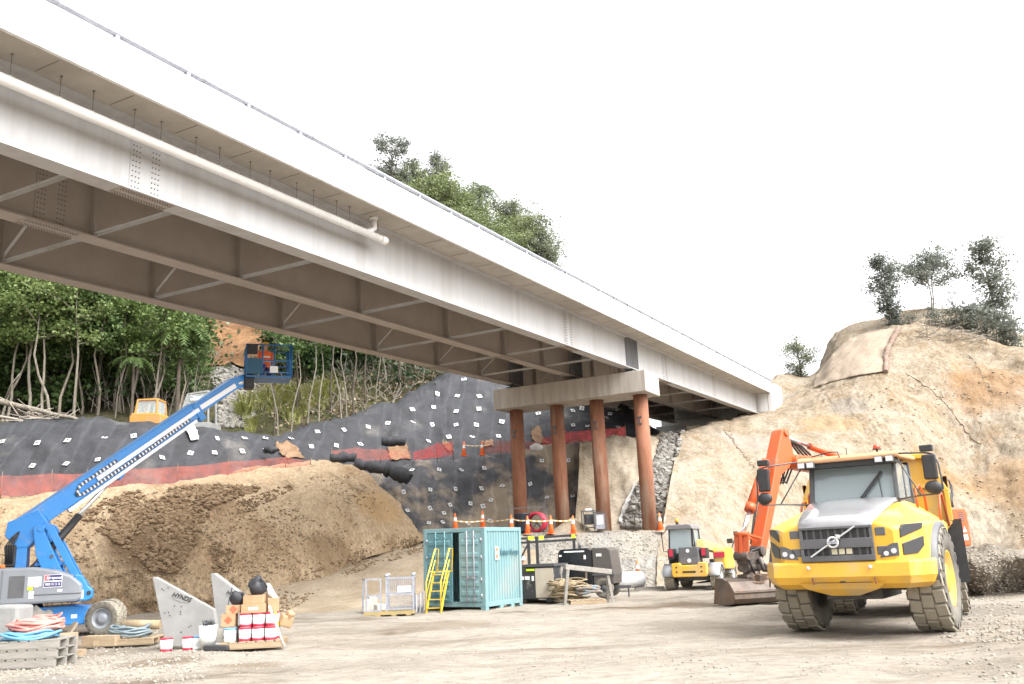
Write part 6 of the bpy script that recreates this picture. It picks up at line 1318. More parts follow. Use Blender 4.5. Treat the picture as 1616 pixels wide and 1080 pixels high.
# ------------------------------------------------------------------ loose stones
def stone_verts(r, rg):
    vs = [Vector((1, 0, 0)), Vector((-1, 0, 0)), Vector((0, 1, 0)), Vector((0, -1, 0)), Vector((0, 0, 1)), Vector((0, 0, -1)), Vector((.6, .6, .55)), Vector((-.6, .55, .6)), Vector((.55, -.6, .6)), Vector((-.6, -.6, .5))]
    return vs
def stone_mesh(k):
    rg = random.Random(k); bm_ = bmesh.new(); bmesh.ops.create_icosphere(bm_, subdivisions=1, radius=1)
    for v in bm_.verts: v.co = Vector((v.co.x*1.15, v.co.y, v.co.z*.72))*rg.uniform(.72, 1.22)
    vs = [v.co.copy() for v in bm_.verts]; fs = [tuple(v.index for v in f.verts) for f in bm_.faces]; bm_.free(); return vs, fs
ST = [stone_mesh(k) for k in range(6)]
def stones(name, pts, m, lab=None, kind='stuff'):
    q = MB()
    for p, r in pts:
        vs, fs = rng.choice(ST); mt = Matrix.Translation(p) @ Euler((rng.uniform(-.5, .5), rng.uniform(-.5, .5), rng.uniform(0, 6.3))).to_matrix().to_4x4() @ Matrix.Scale(r, 4); q.add(vs, fs, False, 0, mt)
    o = q.build(name, m, None, fix=False); tag(o, lab or name, 'gravel' if kind == 'stuff' else 'stones', kind=kind); return o
def stone_mat(nm, cols): 
    m = leaf_mat(nm, cols, 0); m.node_tree.nodes['Principled BSDF'].inputs['Roughness'].default_value = .95; m.node_tree.nodes['Principled BSDF'].inputs['Specular IOR Level'].default_value = .15; return m
M['pebble'] = stone_mat('pebbles', [(.19, .17, .145), (.26, .235, .20), (.33, .30, .255), (.23, .205, .175)])
M['rubble'] = stone_mat('rubble', [(.09, .083, .076), (.17, .16, .145), (.26, .245, .22), (.13, .118, .105)])
M['clod'] = stone_mat('clods', [(.11, .075, .045), (.19, .13, .08), (.26, .19, .12)])
M['hillclod'] = stone_mat('hill_clods', [(.22, .17, .115), (.27, .215, .155), (.30, .25, .19)])
M['sandclod'] = stone_mat('sand_clods', [(.17, .12, .075), (.24, .18, .115), (.30, .23, .16)])
pts = []
for _ in range(9000):
    px = rng.uniform(-120, 1740) if rng.random() < .6 else rng.uniform(-120, 420); py = rng.triangular(930, 1085, 1050); 
    if noise.noise(Vector((px*.006, py*.02, 3))) < rng.uniform(-.5, .35) and px > 330: continue
    p = gnd(px, py); pts.append((Vector((p.x, p.y, ground_z(p.x, p.y)+.003)), rng.choice((.008, .01, .013, .018, .026))*(1.3 if px < 330 or px > 1520 else .8)))
for _ in range(900):
    px = rng.uniform(1480, 1720); py = rng.uniform(905, 1010); p = gnd(px, py); pts.append((Vector((p.x, p.y, ground_z(p.x, p.y)+.005)), rng.uniform(.012, .045)))
stones('gravel', pts, M['pebble'], 'loose grey and tan pebbles scattered over the yard')
def slope_stones(name, poly, n, r0, r1, trees, m, lab, sink=.3, dens=None):
    pts = []; xs_ = [p[0] for p in poly]; ys_ = [p[1] for p in poly]; k = 0
    def inside(x, y):
        c = False
        for (x1, y1), (x2, y2) in zip(poly, poly[1:]+poly[:1]):
            if (y1 > y) != (y2 > y) and x < (x2-x1)*(y-y1)/(y2-y1)+x1: c = not c
        return c
    while len(pts) < n and k < n*30:
        k += 1; x, y = rng.uniform(min(xs_), max(xs_)), rng.uniform(min(ys_), max(ys_))
        if not inside(x, y): continue
        if dens and noise.noise(Vector((x*dens, y*dens, 2))) < rng.uniform(-.3, .3): continue
        h = hit(x, y, trees)
        if h: r = rng.uniform(r0, r1)*rng.uniform(.6, 1); pts.append((h[0]+h[1]*r*(.5-sink), r))
    return stones(name, pts, m, lab)
slope_stones('rock_chute', [(1076, 683), (1046, 688), (1030, 735), (998, 790), (984, 832), (1040, 834), (1048, 780), (1066, 720)], 1500, .13, .30, [bv_sb, bv_rm, bv_bench], M['rubble'], 'chute of grey broken rock between the nearest pile and the sandy hill', .2)
slope_stones('rock_slide', [(325, 575), (352, 572), (392, 592), (408, 640), (388, 676), (336, 676), (350, 640)], 1300, .12, .30, [bv_fh, bv_um], M['rubble'], 'slide of grey broken rock below the orange scar on the wooded hillside', .1)
slope_stones('dark_clods', [(120, 815), (205, 775), (345, 765), (420, 770), (335, 800), (310, 850), (280, 905), (240, 900), (190, 860)], 2600, .06, .17, [bv_emb], M['clod'], 'dark brown clods spilled over the face of the embankment', .25, .02)
slope_stones('dark_clods', [(330, 850), (372, 870), (362, 905), (335, 900)], 130, .04, .10, [bv_emb], M['clod'], 'small patch of dark clods low on the embankment face right of the big one', .25)
slope_stones('dark_clods', [(366, 795), (455, 765), (462, 772), (400, 806), (372, 812)], 200, .03, .09, [bv_emb], M['clod'], 'thin dark band of clods high on the embankment face', .25)
slope_stones('dirt_clods', [(0, 800), (420, 760), (560, 745), (650, 845), (420, 950), (0, 990)], 2600, .02, .075, [bv_emb], M['sandclod'], 'small sandy clods on the embankment face', .2, .015)
slope_stones('hill_rubble', [(1290, 640), (1420, 600), (1616, 580), (1616, 860), (1420, 720)], 260, .03, .12, [bv_rm], M['hillclod'], 'loose clods lying on the upper right face of the excavated hill', .25, .02)
slope_stones('heap_clods', [(1500, 940), (1520, 870), (1570, 860), (1616, 880), (1616, 950)], 700, .015, .05, None, M['pebble'], 'loose clods and stones on the dirt heap', .2)
slope_stones('bank_stones', [(815, 845), (1050, 840), (1060, 925), (815, 930)], 1500, .02, .06, [bv_bench], M['pebble'], 'grey stones in the face of the gravel bank', .2)
og = sheet('orange_scar', [[(300, 500), (350, 495), (425, 500)], [(318, 545), (350, 545), (420, 545)], [(325, 585), (365, 580), (410, 580)]], bv_fh, .35, M['orangecut'], None, None, 20, 16, .35, .5, 7, 'structure')
sheet('geotextile_sheet', [[(1001, 764), (1005, 768)], [(991, 786), (1003, 792)], [(982, 806), (999, 812)], [(976, 824), (996, 829)]], bv_sb, .10, M['fabricwhite'], 'white geotextile flap at the foot of the rock chute on its left side', 'geotextile sheet', 8, 12, .12, 2.0, 2)
sheet('geotextile_sheet', [[(1043, 770), (1049, 770)], [(1041, 795), (1050, 795)], [(1038, 818), (1049, 820)], [(1038, 832), (1048, 834)]], bv_rm, .10, M['fabricwhite'], 'white geotextile strip beside the nearest pile at the foot of the rock chute', 'geotextile sheet', 6, 12, .12, 2.0, 2)
slope_stones('toe_spill', [(0, 965), (200, 950), (400, 940), (560, 872), (672, 842), (676, 868), (560, 905), (420, 985), (0, 1000)], 1500, .02, .09, [bv_emb, bv_ramp], M['clod'], 'loose clods spilled along the foot of the embankment', .2, .02)

# ------------------------------------------------------------------ trees
M['bark'] = mat('bark', (.11, .09, .068), (.20, .17, .13), 3, .9, stretch=(3, 3, .6), bump=.2, bscale=14)
M['palebark'] = mat('pale_bark', (.115, .10, .075), (.225, .20, .16), 3, .9, stretch=(3, 3, .6), bump=.2, bscale=14)
M['darkbark'] = mat('dark_bark', (.05, .04, .03), (.10, .08, .06), 3, .95, bump=.3, bscale=12)
LV = {'bright': leaf_mat('bright_leaves', [(.085, .135, .036), (.15, .205, .065), (.22, .265, .105)]), 'mid': leaf_mat('mid_leaves', [(.05, .095, .026), (.09, .145, .045), (.14, .19, .07)]),
      'haze': leaf_mat('hazed_leaves', [(.13, .155, .095), (.18, .205, .13), (.23, .25, .17)]), 'dark': leaf_mat('dark_leaves', [(.016, .034, .012), (.03, .055, .02), (.055, .08, .035)]), 'grey': leaf_mat('grey_leaves', [(.12, .135, .115), (.165, .18, .15), (.21, .225, .185)]), 'fern': leaf_mat('fern_leaves', [(.05, .085, .02), (.09, .14, .04)]), 'olive': leaf_mat('olive_leaves', [(.14, .18, .075), (.19, .23, .10), (.24, .27, .14)])}  # the far leaves are paler: haze put into the leaf colour
def leaf(q, p, s, rg, droop=0):
    a = Vector((rg.gauss(0, 1), rg.gauss(0, 1), rg.gauss(0, .7)-droop)).normalized(); b = a.cross(Vector((rg.gauss(0, 1), rg.gauss(0, 1), rg.gauss(0, 1)+1.2))).normalized()
    a *= s; b *= s*.42; q.add([p, p+a*.5+b, p+a, p+a*.5-b], [(0, 1, 2, 3)])
def make_tree(name, h, trunk_r, spread, crown_lo, leaves, lmat, bark, seed, limbs=7, lsize=.28, clump=.55, dens=60, flat=1.0, multi=1, lean=.06):
    rg = random.Random(seed); T_ = thing(name, 'x', 'tree'); t = MB(); c = MB(); tips = []
    for s in range(multi):
        bx, by = (rg.uniform(-.4, .4), rg.uniform(-.4, .4)) if multi > 1 else (0, 0); lx, ly = rg.gauss(0, lean)*h, rg.gauss(0, lean)*h
        P = []; n = 9
        for i in range(n): f = i/(n-1); P.append(Vector((bx+lx*f+.20*noise.noise(Vector((f*3, seed, s)))*h*.25, by+ly*f+.20*noise.noise(Vector((f*3, seed+5, s)))*h*.25, -.6+(h*.95+.6)*f)))
        t.tube(P, [trunk_r*(1-.8*i/(n-1)) for i in range(n)], n=7)
        for k in range(limbs):
            f = crown_lo+(1-crown_lo)*(k+.3)/limbs; i = min(int(f*(n-1)), n-2); p = P[i].lerp(P[i+1], f*(n-1)-i)
            az = rg.uniform(0, 6.3); L_ = spread*(1.05-.55*abs(f-.7)/.5)*rg.uniform(.55, 1.1); rise = rg.uniform(.25, .7)*min(flat, 1.5)
            e = p+Vector((math.cos(az)*L_, math.sin(az)*L_, L_*rise)); m_ = p.lerp(e, .5)+Vector((0, 0, -.05*L_))
            t.tube([p, m_, e], [trunk_r*.38, trunk_r*.24, trunk_r*.08], n=5); tips += [(e, 1.0), (m_.lerp(e, .4), .75)]
            for _ in range(2):
                e2 = m_+Vector((rg.gauss(0, 1), rg.gauss(0, 1), rg.uniform(.1, 1)))*L_*.42; t.tube([m_, e2], [trunk_r*.16, trunk_r*.05], n=4); tips.append((e2, .8))
        tips.append((P[-1], 1.0))
    per = max(6, leaves//len(tips))
    for p, k in tips:
        cl = clump*k*rg.uniform(.7, 1.3)
        for _ in range(int(per*k)):
            d = Vector((rg.gauss(0, 1), rg.gauss(0, 1), rg.gauss(0, .62)*flat)); d = d*cl*.6
            leaf(c, p+d, lsize*rg.uniform(.6, 1.25), rg, .1)
    t.build('trunk', bark, T_, fix=False); c.build('crown', lmat, T_, fix=False); return T_
def make_fern(name, h, seed, r=1.6):
    rg = random.Random(seed); T_ = thing(name, 'x', 'tree fern'); t = MB(); t.tube([(0, 0, -.5), (.08, 0, h*.5), (0, .05, h)], [.13, .10, .09], n=8); t.build('trunk', M['darkbark'], T_, fix=False); c = MB()
    for k in range(17):
        az = 2*math.pi*k/17+rg.uniform(-.15, .15); L_ = r*rg.uniform(.8, 1.15); up0 = rg.uniform(.35, .75); pts_ = []
        for i in range(9): f = i/8; pts_.append(Vector((math.cos(az)*L_*f, math.sin(az)*L_*f, h+L_*(up0*f-1.0*f*f))))
        for i in range(8):
            a, b = pts_[i], pts_[i+1]; sd = Vector((-math.sin(az), math.cos(az), 0)); w_ = .34*math.sin(math.pi*(i+.6)/9)+.03
            for u in (0, .5):
                p = a.lerp(b, u)
                for s in (-1, 1): c.add([p, p+sd*s*w_+(b-a)*.5+Vector((0, 0, -.10)), p+(b-a)*.40], [(0, 1, 2)])
    c.build('crown', LV['fern'], T_, fix=False); return T_
protos = {}
def proto(key):
    if key in protos: return protos[key]
    k = {'tallA': lambda: make_tree('broadleaf_tree', 10, .12, 2.0, .56, 3400, LV['bright'], M['palebark'], 11, 10, .23, .72),
         'tallB': lambda: make_tree('broadleaf_tree', 10, .11, 1.9, .52, 3400, LV['mid'], M['bark'], 12, 10, .23, .72),
         'tallC': lambda: make_tree('broadleaf_tree', 10, .10, 2.3, .60, 3600, LV['bright'], M['palebark'], 13, 10, .23, .75, multi=2),
         'slim': lambda: make_tree('slender_tree', 10, .07, 1.2, .66, 700, LV['mid'], M['palebark'], 14, 6, .26, .5),
         'slimdark': lambda: make_tree('slender_tree', 10, .10, 1.2, .7, 800, LV['dark'], M['darkbark'], 15, 6, .26, .5),
         'dense': lambda: make_tree('dense_tree', 9, .18, 2.6, .22, 4200, LV['dark'], M['bark'], 16, 14, .34, .9),
         'bush': lambda: make_tree('bushy_tree', 6, .14, 2.4, .15, 4000, LV['mid'], M['bark'], 17, 13, .32, .9, multi=2),
         'lightbush': lambda: make_tree('bushy_tree', 6, .14, 2.5, .12, 5200, LV['olive'], M['bark'], 18, 14, .23, .85, multi=2),
         'airy': lambda: make_tree('open_crowned_tree', 9, .12, 1.9, .10, 6000, LV['grey'], M['bark'], 19, 26, .25, .6, lean=.02, flat=1.6),
         'umbrella': lambda: make_tree('umbrella_tree', 9, .11, 3.3, .62, 5600, LV['grey'], M['palebark'], 20, 14, .24, .75, flat=.8, multi=2),
         'thin': lambda: make_tree('thin_tree', 9, .07, 1.3, .35, 900, LV['grey'], M['palebark'], 21, 13, .20, .4),
         'conic': lambda: make_tree('conical_tree', 9, .14, 2.5, .10, 4600, LV['grey'], M['darkbark'], 22, 28, .23, .5, lean=.01),
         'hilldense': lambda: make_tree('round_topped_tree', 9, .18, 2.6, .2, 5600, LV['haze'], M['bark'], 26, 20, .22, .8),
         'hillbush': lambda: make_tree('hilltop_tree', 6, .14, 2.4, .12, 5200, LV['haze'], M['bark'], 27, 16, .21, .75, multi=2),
         'shrub': lambda: make_tree('shrub', 2.6, .06, 1.2, .1, 1100, LV['grey'], M['bark'], 23, 9, .24, .5, multi=3),
         'fern': lambda: make_fern('tree_fern', 5, 24)}[key]()
    protos[key] = k; k['_used'] = 0; return k
def plant(key, base, h, lab, grp=None, cat=None, rz=None):
    p = proto(key); nat = {'bush': 6, 'hillbush': 6, 'lightbush': 6, 'fern': 5, 'shrub': 2.6, 'tallA': 10, 'tallB': 10, 'tallC': 10, 'slim': 10, 'slimdark': 10}.get(key, 9)
    o = p if not p['_used'] else dup(p); p['_used'] = 1; s = h/nat
    o.location = base; o.rotation_euler = (0, 0, rng.uniform(0, 6.3) if rz is None else rz); o.scale = (s*rng.uniform(.92, 1.1), s*rng.uniform(.92, 1.1), s)
    o['label'] = lab; o['category'] = cat or ('tree fern' if key == 'fern' else 'shrub' if key == 'shrub' else 'tree')
    if grp: o['group'] = grp
    elif 'group' in o: del o['group']
    return o
for nm, p in (): pass
FT = [bv_fh, bv_um]
def zdown(x, y, trees=None):
    best = None
    for b in (trees or BV):
        h = b.ray_cast(Vector((x, y, 90)), Vector((0, 0, -1)))
        if h[0] is not None and (best is None or h[0].z > best): best = h[0].z
    return best
def base_at(px, Y, trees=FT):
    p = at(px, 700, Y); z = zdown(p.x, p.y, trees); return Vector((p.x, p.y, (z if z is not None else 8)-.1))
LB = {'tallA': 'bright green broadleaf tree with pale trunk in the front of the wood under the bridge', 'tallB': 'mid green broadleaf tree with brown trunk in the wood under the bridge', 'tallC': 'bright green twin trunked tree in the wood under the bridge', 'slim': 'slender pale trunked tree in the wood under the bridge', 'slimdark': 'slender dark trunked tree in the wood under the bridge', 'dense': 'dense dark green tree on the hillside deep in the wood', 'bush': 'mid green bushy tree deep in the wood under the bridge', 'lightbush': 'yellow green bushy tree deep in the wood'}
GR = {k: v.split(' in the ')[0].split(' on the ')[0].split(' deep ')[0]+'s of the wood' for k, v in LB.items()}
# front row, one by one
for px, Y, key, h in ((-70, 51.5, 'tallB', 9), (-25, 51, 'tallA', 9.5), (8, 52.2, 'tallC', 9), (38, 51.6, 'tallA', 9.5), (68, 51.2, 'tallC', 9.5), (92, 52.3, 'tallB', 9), (118, 52.2, 'tallA', 9), (150, 53.5, 'tallB', 8.5), (178, 52.8, 'slim', 8), (202, 53.8, 'tallA', 8), (232, 52.6, 'tallC', 8.5), (262, 53.4, 'slim', 8), (282, 52.8, 'tallB', 7.5), (304, 54, 'slim', 6.5)):
    plant(key, base_at(px, Y), h, LB[key], GR[key])
for px, Y, h in ((205, 51.6, 4.3), (278, 53, 6.5), (150, 55, 5)):
    plant('fern', base_at(px, Y), h, {205: 'low tree fern with spreading fronds in front of the wood', 278: 'tall tree fern with bare dark trunk near the orange scar', 150: 'tree fern standing back between the trunks of the wood'}[px])
for row, (Y0, Y1, n, lo, hi) in enumerate(((54.5, 57, 20, -90, 330), (58, 62, 20, -110, 335), (63, 70, 20, -130, 330), (71, 80, 18, -150, 420))):
    for i in range(n):
        px = lo+(hi-lo)*(i+rng.uniform(.1, .9))/n; Y = rng.uniform(Y0, Y1); key = rng.choice((('tallA', 'tallB', 'slim', 'tallC', 'slimdark', 'bush'), ('tallA', 'tallB', 'bush', 'dense', 'slim'), ('dense', 'bush', 'lightbush', 'tallA'), ('dense', 'bush', 'lightbush'))[row])
        if px > (300 if row < 2 else 285) : continue
        plant(key, base_at(px, Y), rng.uniform(7, 10) if key not in ('bush', 'lightbush') else rng.uniform(4.5, 7), LB[key], GR[key])
# sparse stems right of the basket, in front of the darker hillside
LB2 = {'slim': 'thin pale bare stemmed tree on the brown bank right of the raised basket', 'slimdark': 'thin dark stemmed tree on the brown bank right of the raised basket', 'dense': 'dense dark tree behind the thin stems right of the raised basket', 'bush': 'mid green bush behind the thin stems right of the raised basket'}
for px, Y, key, h in ((432, 56, 'slimdark', 7.5), (440, 55.2, 'slim', 7.6), (458, 55.4, 'slim', 8), (484, 57, 'slim', 8.5), (502, 57.3, 'slim', 8), (540, 58.6, 'slim', 8.5), (558, 60, 'slimdark', 9), (548, 59.2, 'slim', 9), (592, 62, 'slim', 8), (632, 64.5, 'slimdark', 9), (640, 65, 'slimdark', 9), (655, 66, 'slim', 8), (668, 66.5, 'slim', 8), (520, 61, 'slimdark', 9), (470, 60, 'slimdark', 9), (575, 63, 'slimdark', 9), (612, 65, 'slim', 9), (690, 68, 'slim', 7),
        (462, 66, 'dense', 8), (455, 68, 'dense', 9), (485, 67, 'bush', 7), (520, 69, 'dense', 9), (560, 70, 'bush', 7), (595, 72, 'dense', 9), (630, 74, 'dense', 8), (670, 75, 'bush', 6), (470, 74, 'bush', 7), (500, 76, 'dense', 8), (570, 78, 'dense', 8)):
    plant(key, base_at(px, Y), h, LB2[key], 'thin stems on the brown bank' if key in ('slim', 'slimdark') else 'trees behind the thin stems')
# hilltop trees seen over the bridge
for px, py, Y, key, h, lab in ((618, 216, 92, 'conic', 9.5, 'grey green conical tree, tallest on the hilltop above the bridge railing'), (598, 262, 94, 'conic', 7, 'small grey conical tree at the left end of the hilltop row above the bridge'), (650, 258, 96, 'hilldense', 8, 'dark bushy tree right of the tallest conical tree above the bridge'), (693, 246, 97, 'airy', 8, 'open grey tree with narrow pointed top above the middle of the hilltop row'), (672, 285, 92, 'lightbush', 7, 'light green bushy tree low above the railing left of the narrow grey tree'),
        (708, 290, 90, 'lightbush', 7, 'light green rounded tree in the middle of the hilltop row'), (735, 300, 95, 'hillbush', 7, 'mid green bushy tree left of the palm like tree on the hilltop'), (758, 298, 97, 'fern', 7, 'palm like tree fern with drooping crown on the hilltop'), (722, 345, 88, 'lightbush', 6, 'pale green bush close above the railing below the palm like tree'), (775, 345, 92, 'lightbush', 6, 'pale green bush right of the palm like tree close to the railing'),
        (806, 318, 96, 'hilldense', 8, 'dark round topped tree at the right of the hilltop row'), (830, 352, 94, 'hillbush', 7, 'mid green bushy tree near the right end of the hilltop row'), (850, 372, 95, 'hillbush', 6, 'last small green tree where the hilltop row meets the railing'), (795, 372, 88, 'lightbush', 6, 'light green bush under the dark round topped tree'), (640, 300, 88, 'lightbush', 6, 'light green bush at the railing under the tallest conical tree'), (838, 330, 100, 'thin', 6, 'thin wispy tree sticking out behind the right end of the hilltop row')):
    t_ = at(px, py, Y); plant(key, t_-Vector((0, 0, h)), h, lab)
    z = zdown(t_.x, t_.y, [bv_fh])
# hill at the right: trees on the crest
for px, py, Y, key, h, lab, by in ((1408, 405, 80, 'airy', 6.2, 'grey green narrow tree on the hill crest just right of the erosion blanket', 520), (1478, 404, 81, 'umbrella', 6.4, 'flat topped tree with forked pale trunks on the hill crest', 518), (1506, 452, 81, 'thin', 4, 'small wispy tree right of the flat topped tree', 518), (1575, 382, 78, 'airy', 7.4, 'tallest narrow grey tree on the hill crest near the right edge', 522), (1604, 440, 76, 'thin', 5.5, 'thin almost bare tree at the right edge of the hill crest', 540), (1476, 470, 82, 'thin', 3, 'very small thin tree between the flat topped and the wispy tree', 518), (1545, 450, 79, 'thin', 4.2, 'thin stem just left of the tallest tree on the crest', 520), (1268, 541, 86, 'hillbush', 4.8, 'lone round green tree behind the hill shoulder above the bridge end', 606)):
    b_ = at(px, by, Y); t_ = at(px, py, Y); plant(key, b_-Vector((0, 0, .25)), t_.z-b_.z+.25, lab)
for px, py, Y, h, lab in ((1440, 520, 79, 1.4, 'low grey shrub at the foot of the flat topped tree'), (1478, 518, 78, 1.6, 'grey shrub under the small wispy tree'), (1505, 520, 77, 2.0, 'olive shrub between the wispy tree and the tallest tree'), (1530, 523, 76, 2.3, 'bushy shrub at the left foot of the tallest tree'), (1556, 530, 75, 2.6, 'thick shrub directly below the tallest tree on the crest'), (1580, 538, 74, 2.4, 'shrub on the crest right of the tallest tree'), (1604, 546, 73, 2.2, 'shrub at the right edge of the photo on the crest'), (1410, 519, 80, .9, 'tiny shrub at the right foot of the narrow tree beside the blanket')):
    plant('shrub', at(px, py, Y)-Vector((0, 0, .1)), h, lab)
for px, py, Y, key, h, lab in ((604, 282, 93, 'hillbush', 5.5, 'small green bush at the left end of the hilltop row by the railing'), (634, 268, 95, 'hilldense', 7, 'dark bushy tree just right of the tallest conical tree'), (662, 272, 97, 'hilldense', 7, 'bushy tree behind the light green one left of the narrow grey tree'), (690, 300, 90, 'lightbush', 6, 'olive bush by the railing under the narrow grey tree'), (720, 312, 96, 'hillbush', 6.5, 'green bush between the rounded tree and the palm like tree'), (745, 330, 94, 'lightbush', 6, 'olive bush right below the palm like tree'), (788, 330, 97, 'hillbush', 6, 'bush left of the dark round topped tree on the hilltop'), (818, 345, 93, 'lightbush', 5.5, 'olive bush at the right foot of the round topped tree'), (840, 365, 96, 'hilldense', 6.5, 'dense tree near the right end of the hilltop row'), (858, 390, 94, 'hillbush', 5, 'lowest bush at the very right end of the hilltop row'), (765, 358, 90, 'lightbush', 5.5, 'low olive bush by the railing right of the palm like tree')):
    t_ = at(px, py, Y); plant(key, t_-Vector((0, 0, h)), h, lab)
def twigs(name, region, n, l0, l1, r, m, trees, lab, up_=.25, kind='stuff', cat='brush'):
    q = MB()
    for _ in range(n):
        x, y = rng.uniform(region[0], region[2]), rng.uniform(region[1], region[3]); h = hit(x, y, trees)
        if not h: continue
        L_ = rng.uniform(l0, l1); d = Vector((rng.gauss(0, 1), rng.gauss(0, .6), abs(rng.gauss(0, up_)))).normalized()*L_; p = h[0]+h[1]*.1
        q.tube([p, p+d*.5+Vector((rng.gauss(0, .08), 0, rng.gauss(0, .08)))*L_, p+d], [r*rng.uniform(.5, 1.3), r*.7, r*.3], n=5)
    tag(q.build(name, m, None, fix=False), lab, cat, kind=kind)
M['deadwood'] = mat('dead_wood', (.20, .17, .14), (.34, .30, .25), 5, .9)
twigs('brush', (1450, 512, 1616, 540), 170, .5, 2.0, .04, M['deadwood'], [bv_rm], 'grey dead brush dumped along the hill crest')
twigs('brush', (0, 632, 95, 664), 160, .6, 2.2, .05, M['deadwood'], FT, 'tangle of dead branches at the edge of the wood', .35)
twigs('twigs', (400, 560, 700, 660), 420, .6, 2.4, .03, M['deadwood'], [bv_fh], 'dry sticks and stems on the brown bank', 1.2)
twigs('vines', (-20, 520, 330, 655), 700, 1.0, 3.6, .028, M['deadwood'], [bv_fh], 'thin grey stems and vines of the undergrowth', 3.0)
def leafmass(name, region, n, ls, m, trees, lab, cl=.6, per=16, cat='undergrowth', hgt=.6):
    q = MB(); rg = random.Random(len(name)+n)
    for _ in range(n):
        x, y = rg.uniform(region[0], region[2]), rg.uniform(region[1], region[3]); h = hit(x, y, trees)
        if 305 < x < 432 and 480 < y < 690: continue
        if not h or noise.noise(Vector((x*.02, y*.03, n))) < rg.uniform(-.5, .2): continue
        p = h[0]+Vector((0, 0, rg.uniform(0, hgt)))
        for _ in range(per): leaf(q, p+Vector((rg.gauss(0, cl), rg.gauss(0, cl), abs(rg.gauss(0, cl*.7)))), ls*rg.uniform(.6, 1.3), rg)
    tag(q.build(name, m, None, fix=False), lab, cat, kind='stuff')
leafmass('undergrowth', (-40, 430, 420, 660), 620, .32, LV['dark'], [bv_fh], 'dark green undergrowth covering the wooded hillside', .8, 18, hgt=1.5)
leafmass('undergrowth', (-40, 430, 330, 655), 240, .26, LV['mid'], [bv_fh], 'mid green undergrowth among the trunks', .6, 16, hgt=2.2)
leafmass('undergrowth', (420, 520, 760, 620), 420, .30, LV['dark'], [bv_fh], 'dark undergrowth on the hillside behind the thin stems', .7, 16, hgt=1.2)
leafmass('ground_cover', (380, 640, 520, 690), 70, .16, LV['mid'], FT, 'low green ground cover along the top of the black mesh', .35, 12, hgt=.1)
leafmass('dry_litter', (440, 600, 700, 680), 260, .22, leaf_mat('litter', [(.12, .09, .05), (.22, .17, .10), (.30, .25, .16)], .1), [bv_fh], 'dry brown leaf litter and dead fern on the bank', .6, 14, hgt=.1)
q = MB(); rg = random.Random(9)
for _ in range(900):
    x, y = rg.uniform(-75, 14), rg.uniform(66, 124); z = zdown(x, y, [bv_fh])
    if z is None: continue
    for _ in range(16): leaf(q, Vector((x+rg.gauss(0, .9), y+rg.gauss(0, .9), z+abs(rg.gauss(0, .5)))), .5*rg.uniform(.6, 1.3), rg)
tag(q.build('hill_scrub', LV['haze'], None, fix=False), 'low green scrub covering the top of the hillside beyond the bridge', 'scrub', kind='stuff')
q = MB(); rg = random.Random(5)
for _ in range(130):
    x, y = rg.choice(((rg.gauss(432, 16), rg.gauss(628, 14)), (rg.gauss(462, 16), rg.gauss(632, 12)), (rg.gauss(506, 12), rg.gauss(620, 10)), (rg.gauss(478, 22), rg.gauss(650, 9)), (rg.gauss(388, 5), rg.gauss(655, 10)))); h = hit(x, y, FT)
    if not h: continue
    for _ in range(26):
        b_ = h[0]+Vector((rg.gauss(0, .18), rg.gauss(0, .18), -.05)); d = Vector((rg.gauss(0, .38), rg.gauss(0, .38), 1))*rg.uniform(.5, 1.25); s_ = Vector((.025, .01, 0)); e = b_+d+Vector((d.x*.7, d.y*.7, -.25))
        q.add([b_-s_, b_+s_, b_+d*.6+s_*.8, e, b_+d*.6-s_*.8], [(0, 1, 2, 3, 4)])
tag(q.build('grass', leaf_mat('long_grass', [(.14, .16, .035), (.22, .23, .06), (.28, .27, .11)]), None, fix=False), 'long yellow green grass tufts on the bank under the basket', 'grass', kind='stuff')
q = MB(); h1, h2 = at(-60, 620, 48.6), at(146, 668, 48.3); c = h1.copy(); n = 14; q.tube([h1.lerp(h2, i/(n-1))-c+Vector((0, 0, .12*noise.noise(Vector((i*.6, 2, 2))))) for i in range(n)], [.20-.009*i for i in range(n)], n=9); q.tube([(2.5, 0, -.4), (2.9, -.3, .3), (3.4, -.4, .9)], [.07, .05, .02], n=6)
o = q.build('fallen_log', M['palebark'], None); o.location = c; tag(o, 'long fallen pale trunk sloping down behind the black mesh at the left', 'log')
q = MB(); h1, h2 = at(-10, 656, 48), at(60, 668, 47.9); c = h1.copy(); q.tube([h1.lerp(h2, i/6)-c+Vector((0, 0, .1*noise.noise(Vector((i*.8, 4, 2))))) for i in range(7)], [.10-.01*i for i in range(7)], n=7); o = q.build('fallen_log', M['deadwood'], None); o.location = c; tag(o, 'short grey broken branch lying below the long fallen trunk', 'log')

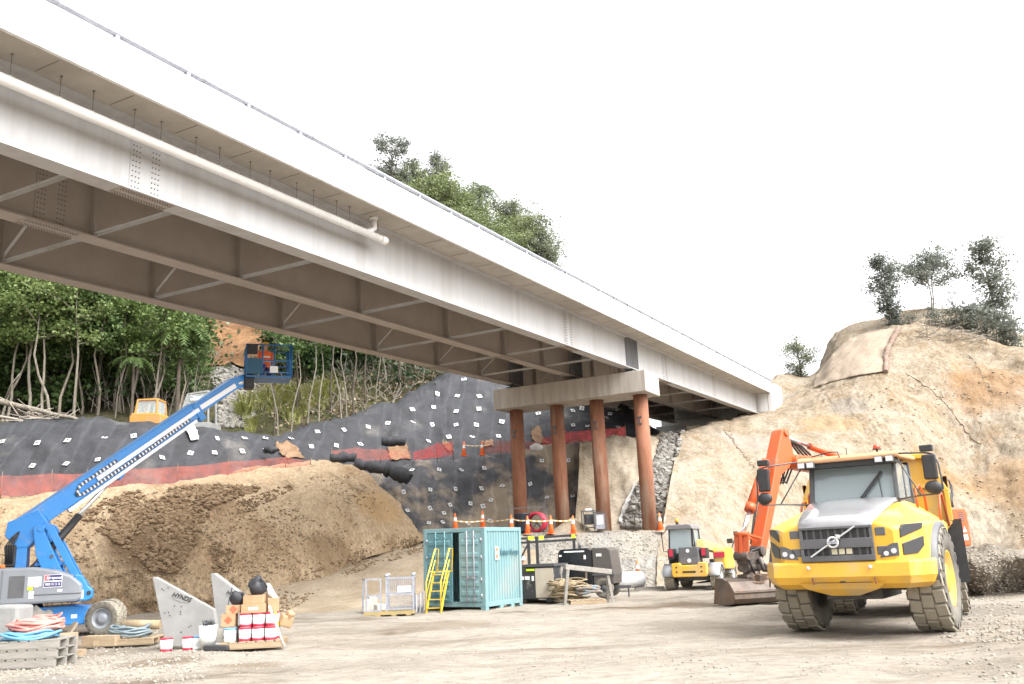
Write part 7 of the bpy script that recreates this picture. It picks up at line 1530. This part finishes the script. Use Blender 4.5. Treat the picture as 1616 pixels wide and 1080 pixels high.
# machines on the high bench
M['clearglass'] = mat('clear_glass', (.55, .62, .62), rough=.05, spec=.6); M['clearglass'].node_tree.nodes['Principled BSDF'].inputs['Alpha'].default_value = .35
XC = thing('excavator', 'old orange excavator cab showing over the black mesh before the wood', 'excavator', at(234, 672, 49.0))
wpp = 49.0/1400
q = MB(); q.prism([(-.85, 0), (.9, 0), (.85, .55), (.72, .62), (-.75, .66), (-.88, .45)], 'y', -.5, 1.2); q.b2(-1.2, 1.2, -.3, 2.6, -1.2, 0); q.build('house', mat('faded_orange', (.50, .215, .03), (.43, .20, .045), 3, .6, c3=(.33, .21, .10), s3=1.5), XC, bevel=.05)
q = MB()
for a, b in (((-.6, -.4, .6), (-.52, -.3, 1.42)), ((.62, -.4, .6), (.56, -.3, 1.42)), ((-.6, .9, .6), (-.52, .8, 1.42)), ((.62, .9, .6), (.56, .8, 1.42)), ((-.52, -.3, 1.42), (.56, -.3, 1.42)), ((-.52, .8, 1.42), (.56, .8, 1.42)), ((-.52, -.3, 1.42), (-.52, .8, 1.42)), ((.56, -.3, 1.42), (.56, .8, 1.42))): q.bar(a, b, .1, .1)
q.b2(-.54, .58, -.32, .82, 1.40, 1.47); xc_ = q.build('cab', bpy.data.materials['faded_orange'], XC, bevel=.02)
q = MB(); q.add([(-.56, -.37, .66), (.58, -.37, .66), (.53, -.29, 1.38), (-.49, -.29, 1.38)], [(0, 1, 2, 3)]); q.b2(-.57, -.56, -.3, .8, .66, 1.38); q.b2(.57, .58, -.3, .8, .66, 1.38); q.build('cab_window', M['clearglass'], xc_)
XD = thing('loader', 'grey machine cab with slanted frame half hidden behind the blue boom', 'loader', at(305, 676, 50.4))
q = MB()
for a, b in (((-.95, 0, .2), (-.45, .1, 2.0)), ((-.45, .1, 2.0), (.75, .1, 2.15)), ((.75, .1, 2.15), (.85, 0, .3)), ((-.6, 1.2, .2), (-.35, 1.2, 2.0)), ((-.35, 1.2, 2.0), (.8, 1.2, 2.1)), ((-.45, .1, 2.0), (-.35, 1.2, 2.0)), ((.75, .1, 2.15), (.8, 1.2, 2.1)), ((.8, 1.2, 2.1), (.9, 1.2, .2)), ((-.75, .05, .95), (.8, .05, 1.05))): q.bar(a, b, .1, .1)
q.b2(-1.1, 1.0, -.2, 1.8, -1.0, .3); xd_ = q.build('cab', mat('machine_grey', (.20, .20, .20), (.26, .26, .25), 3, .5), XD, bevel=.02)
q = MB(); q.add([(-.72, .03, 1.0), (.78, .03, 1.1), (.72, .08, 2.05), (-.45, .08, 1.95)], [(0, 1, 2, 3)]); q.build('cab_window', M['clearglass'], xd_); q = MB(); q.b2(-.2, .6, -.05, .0, 1.62, 1.74); q.build('lamp_bar', M['white'], xd_)
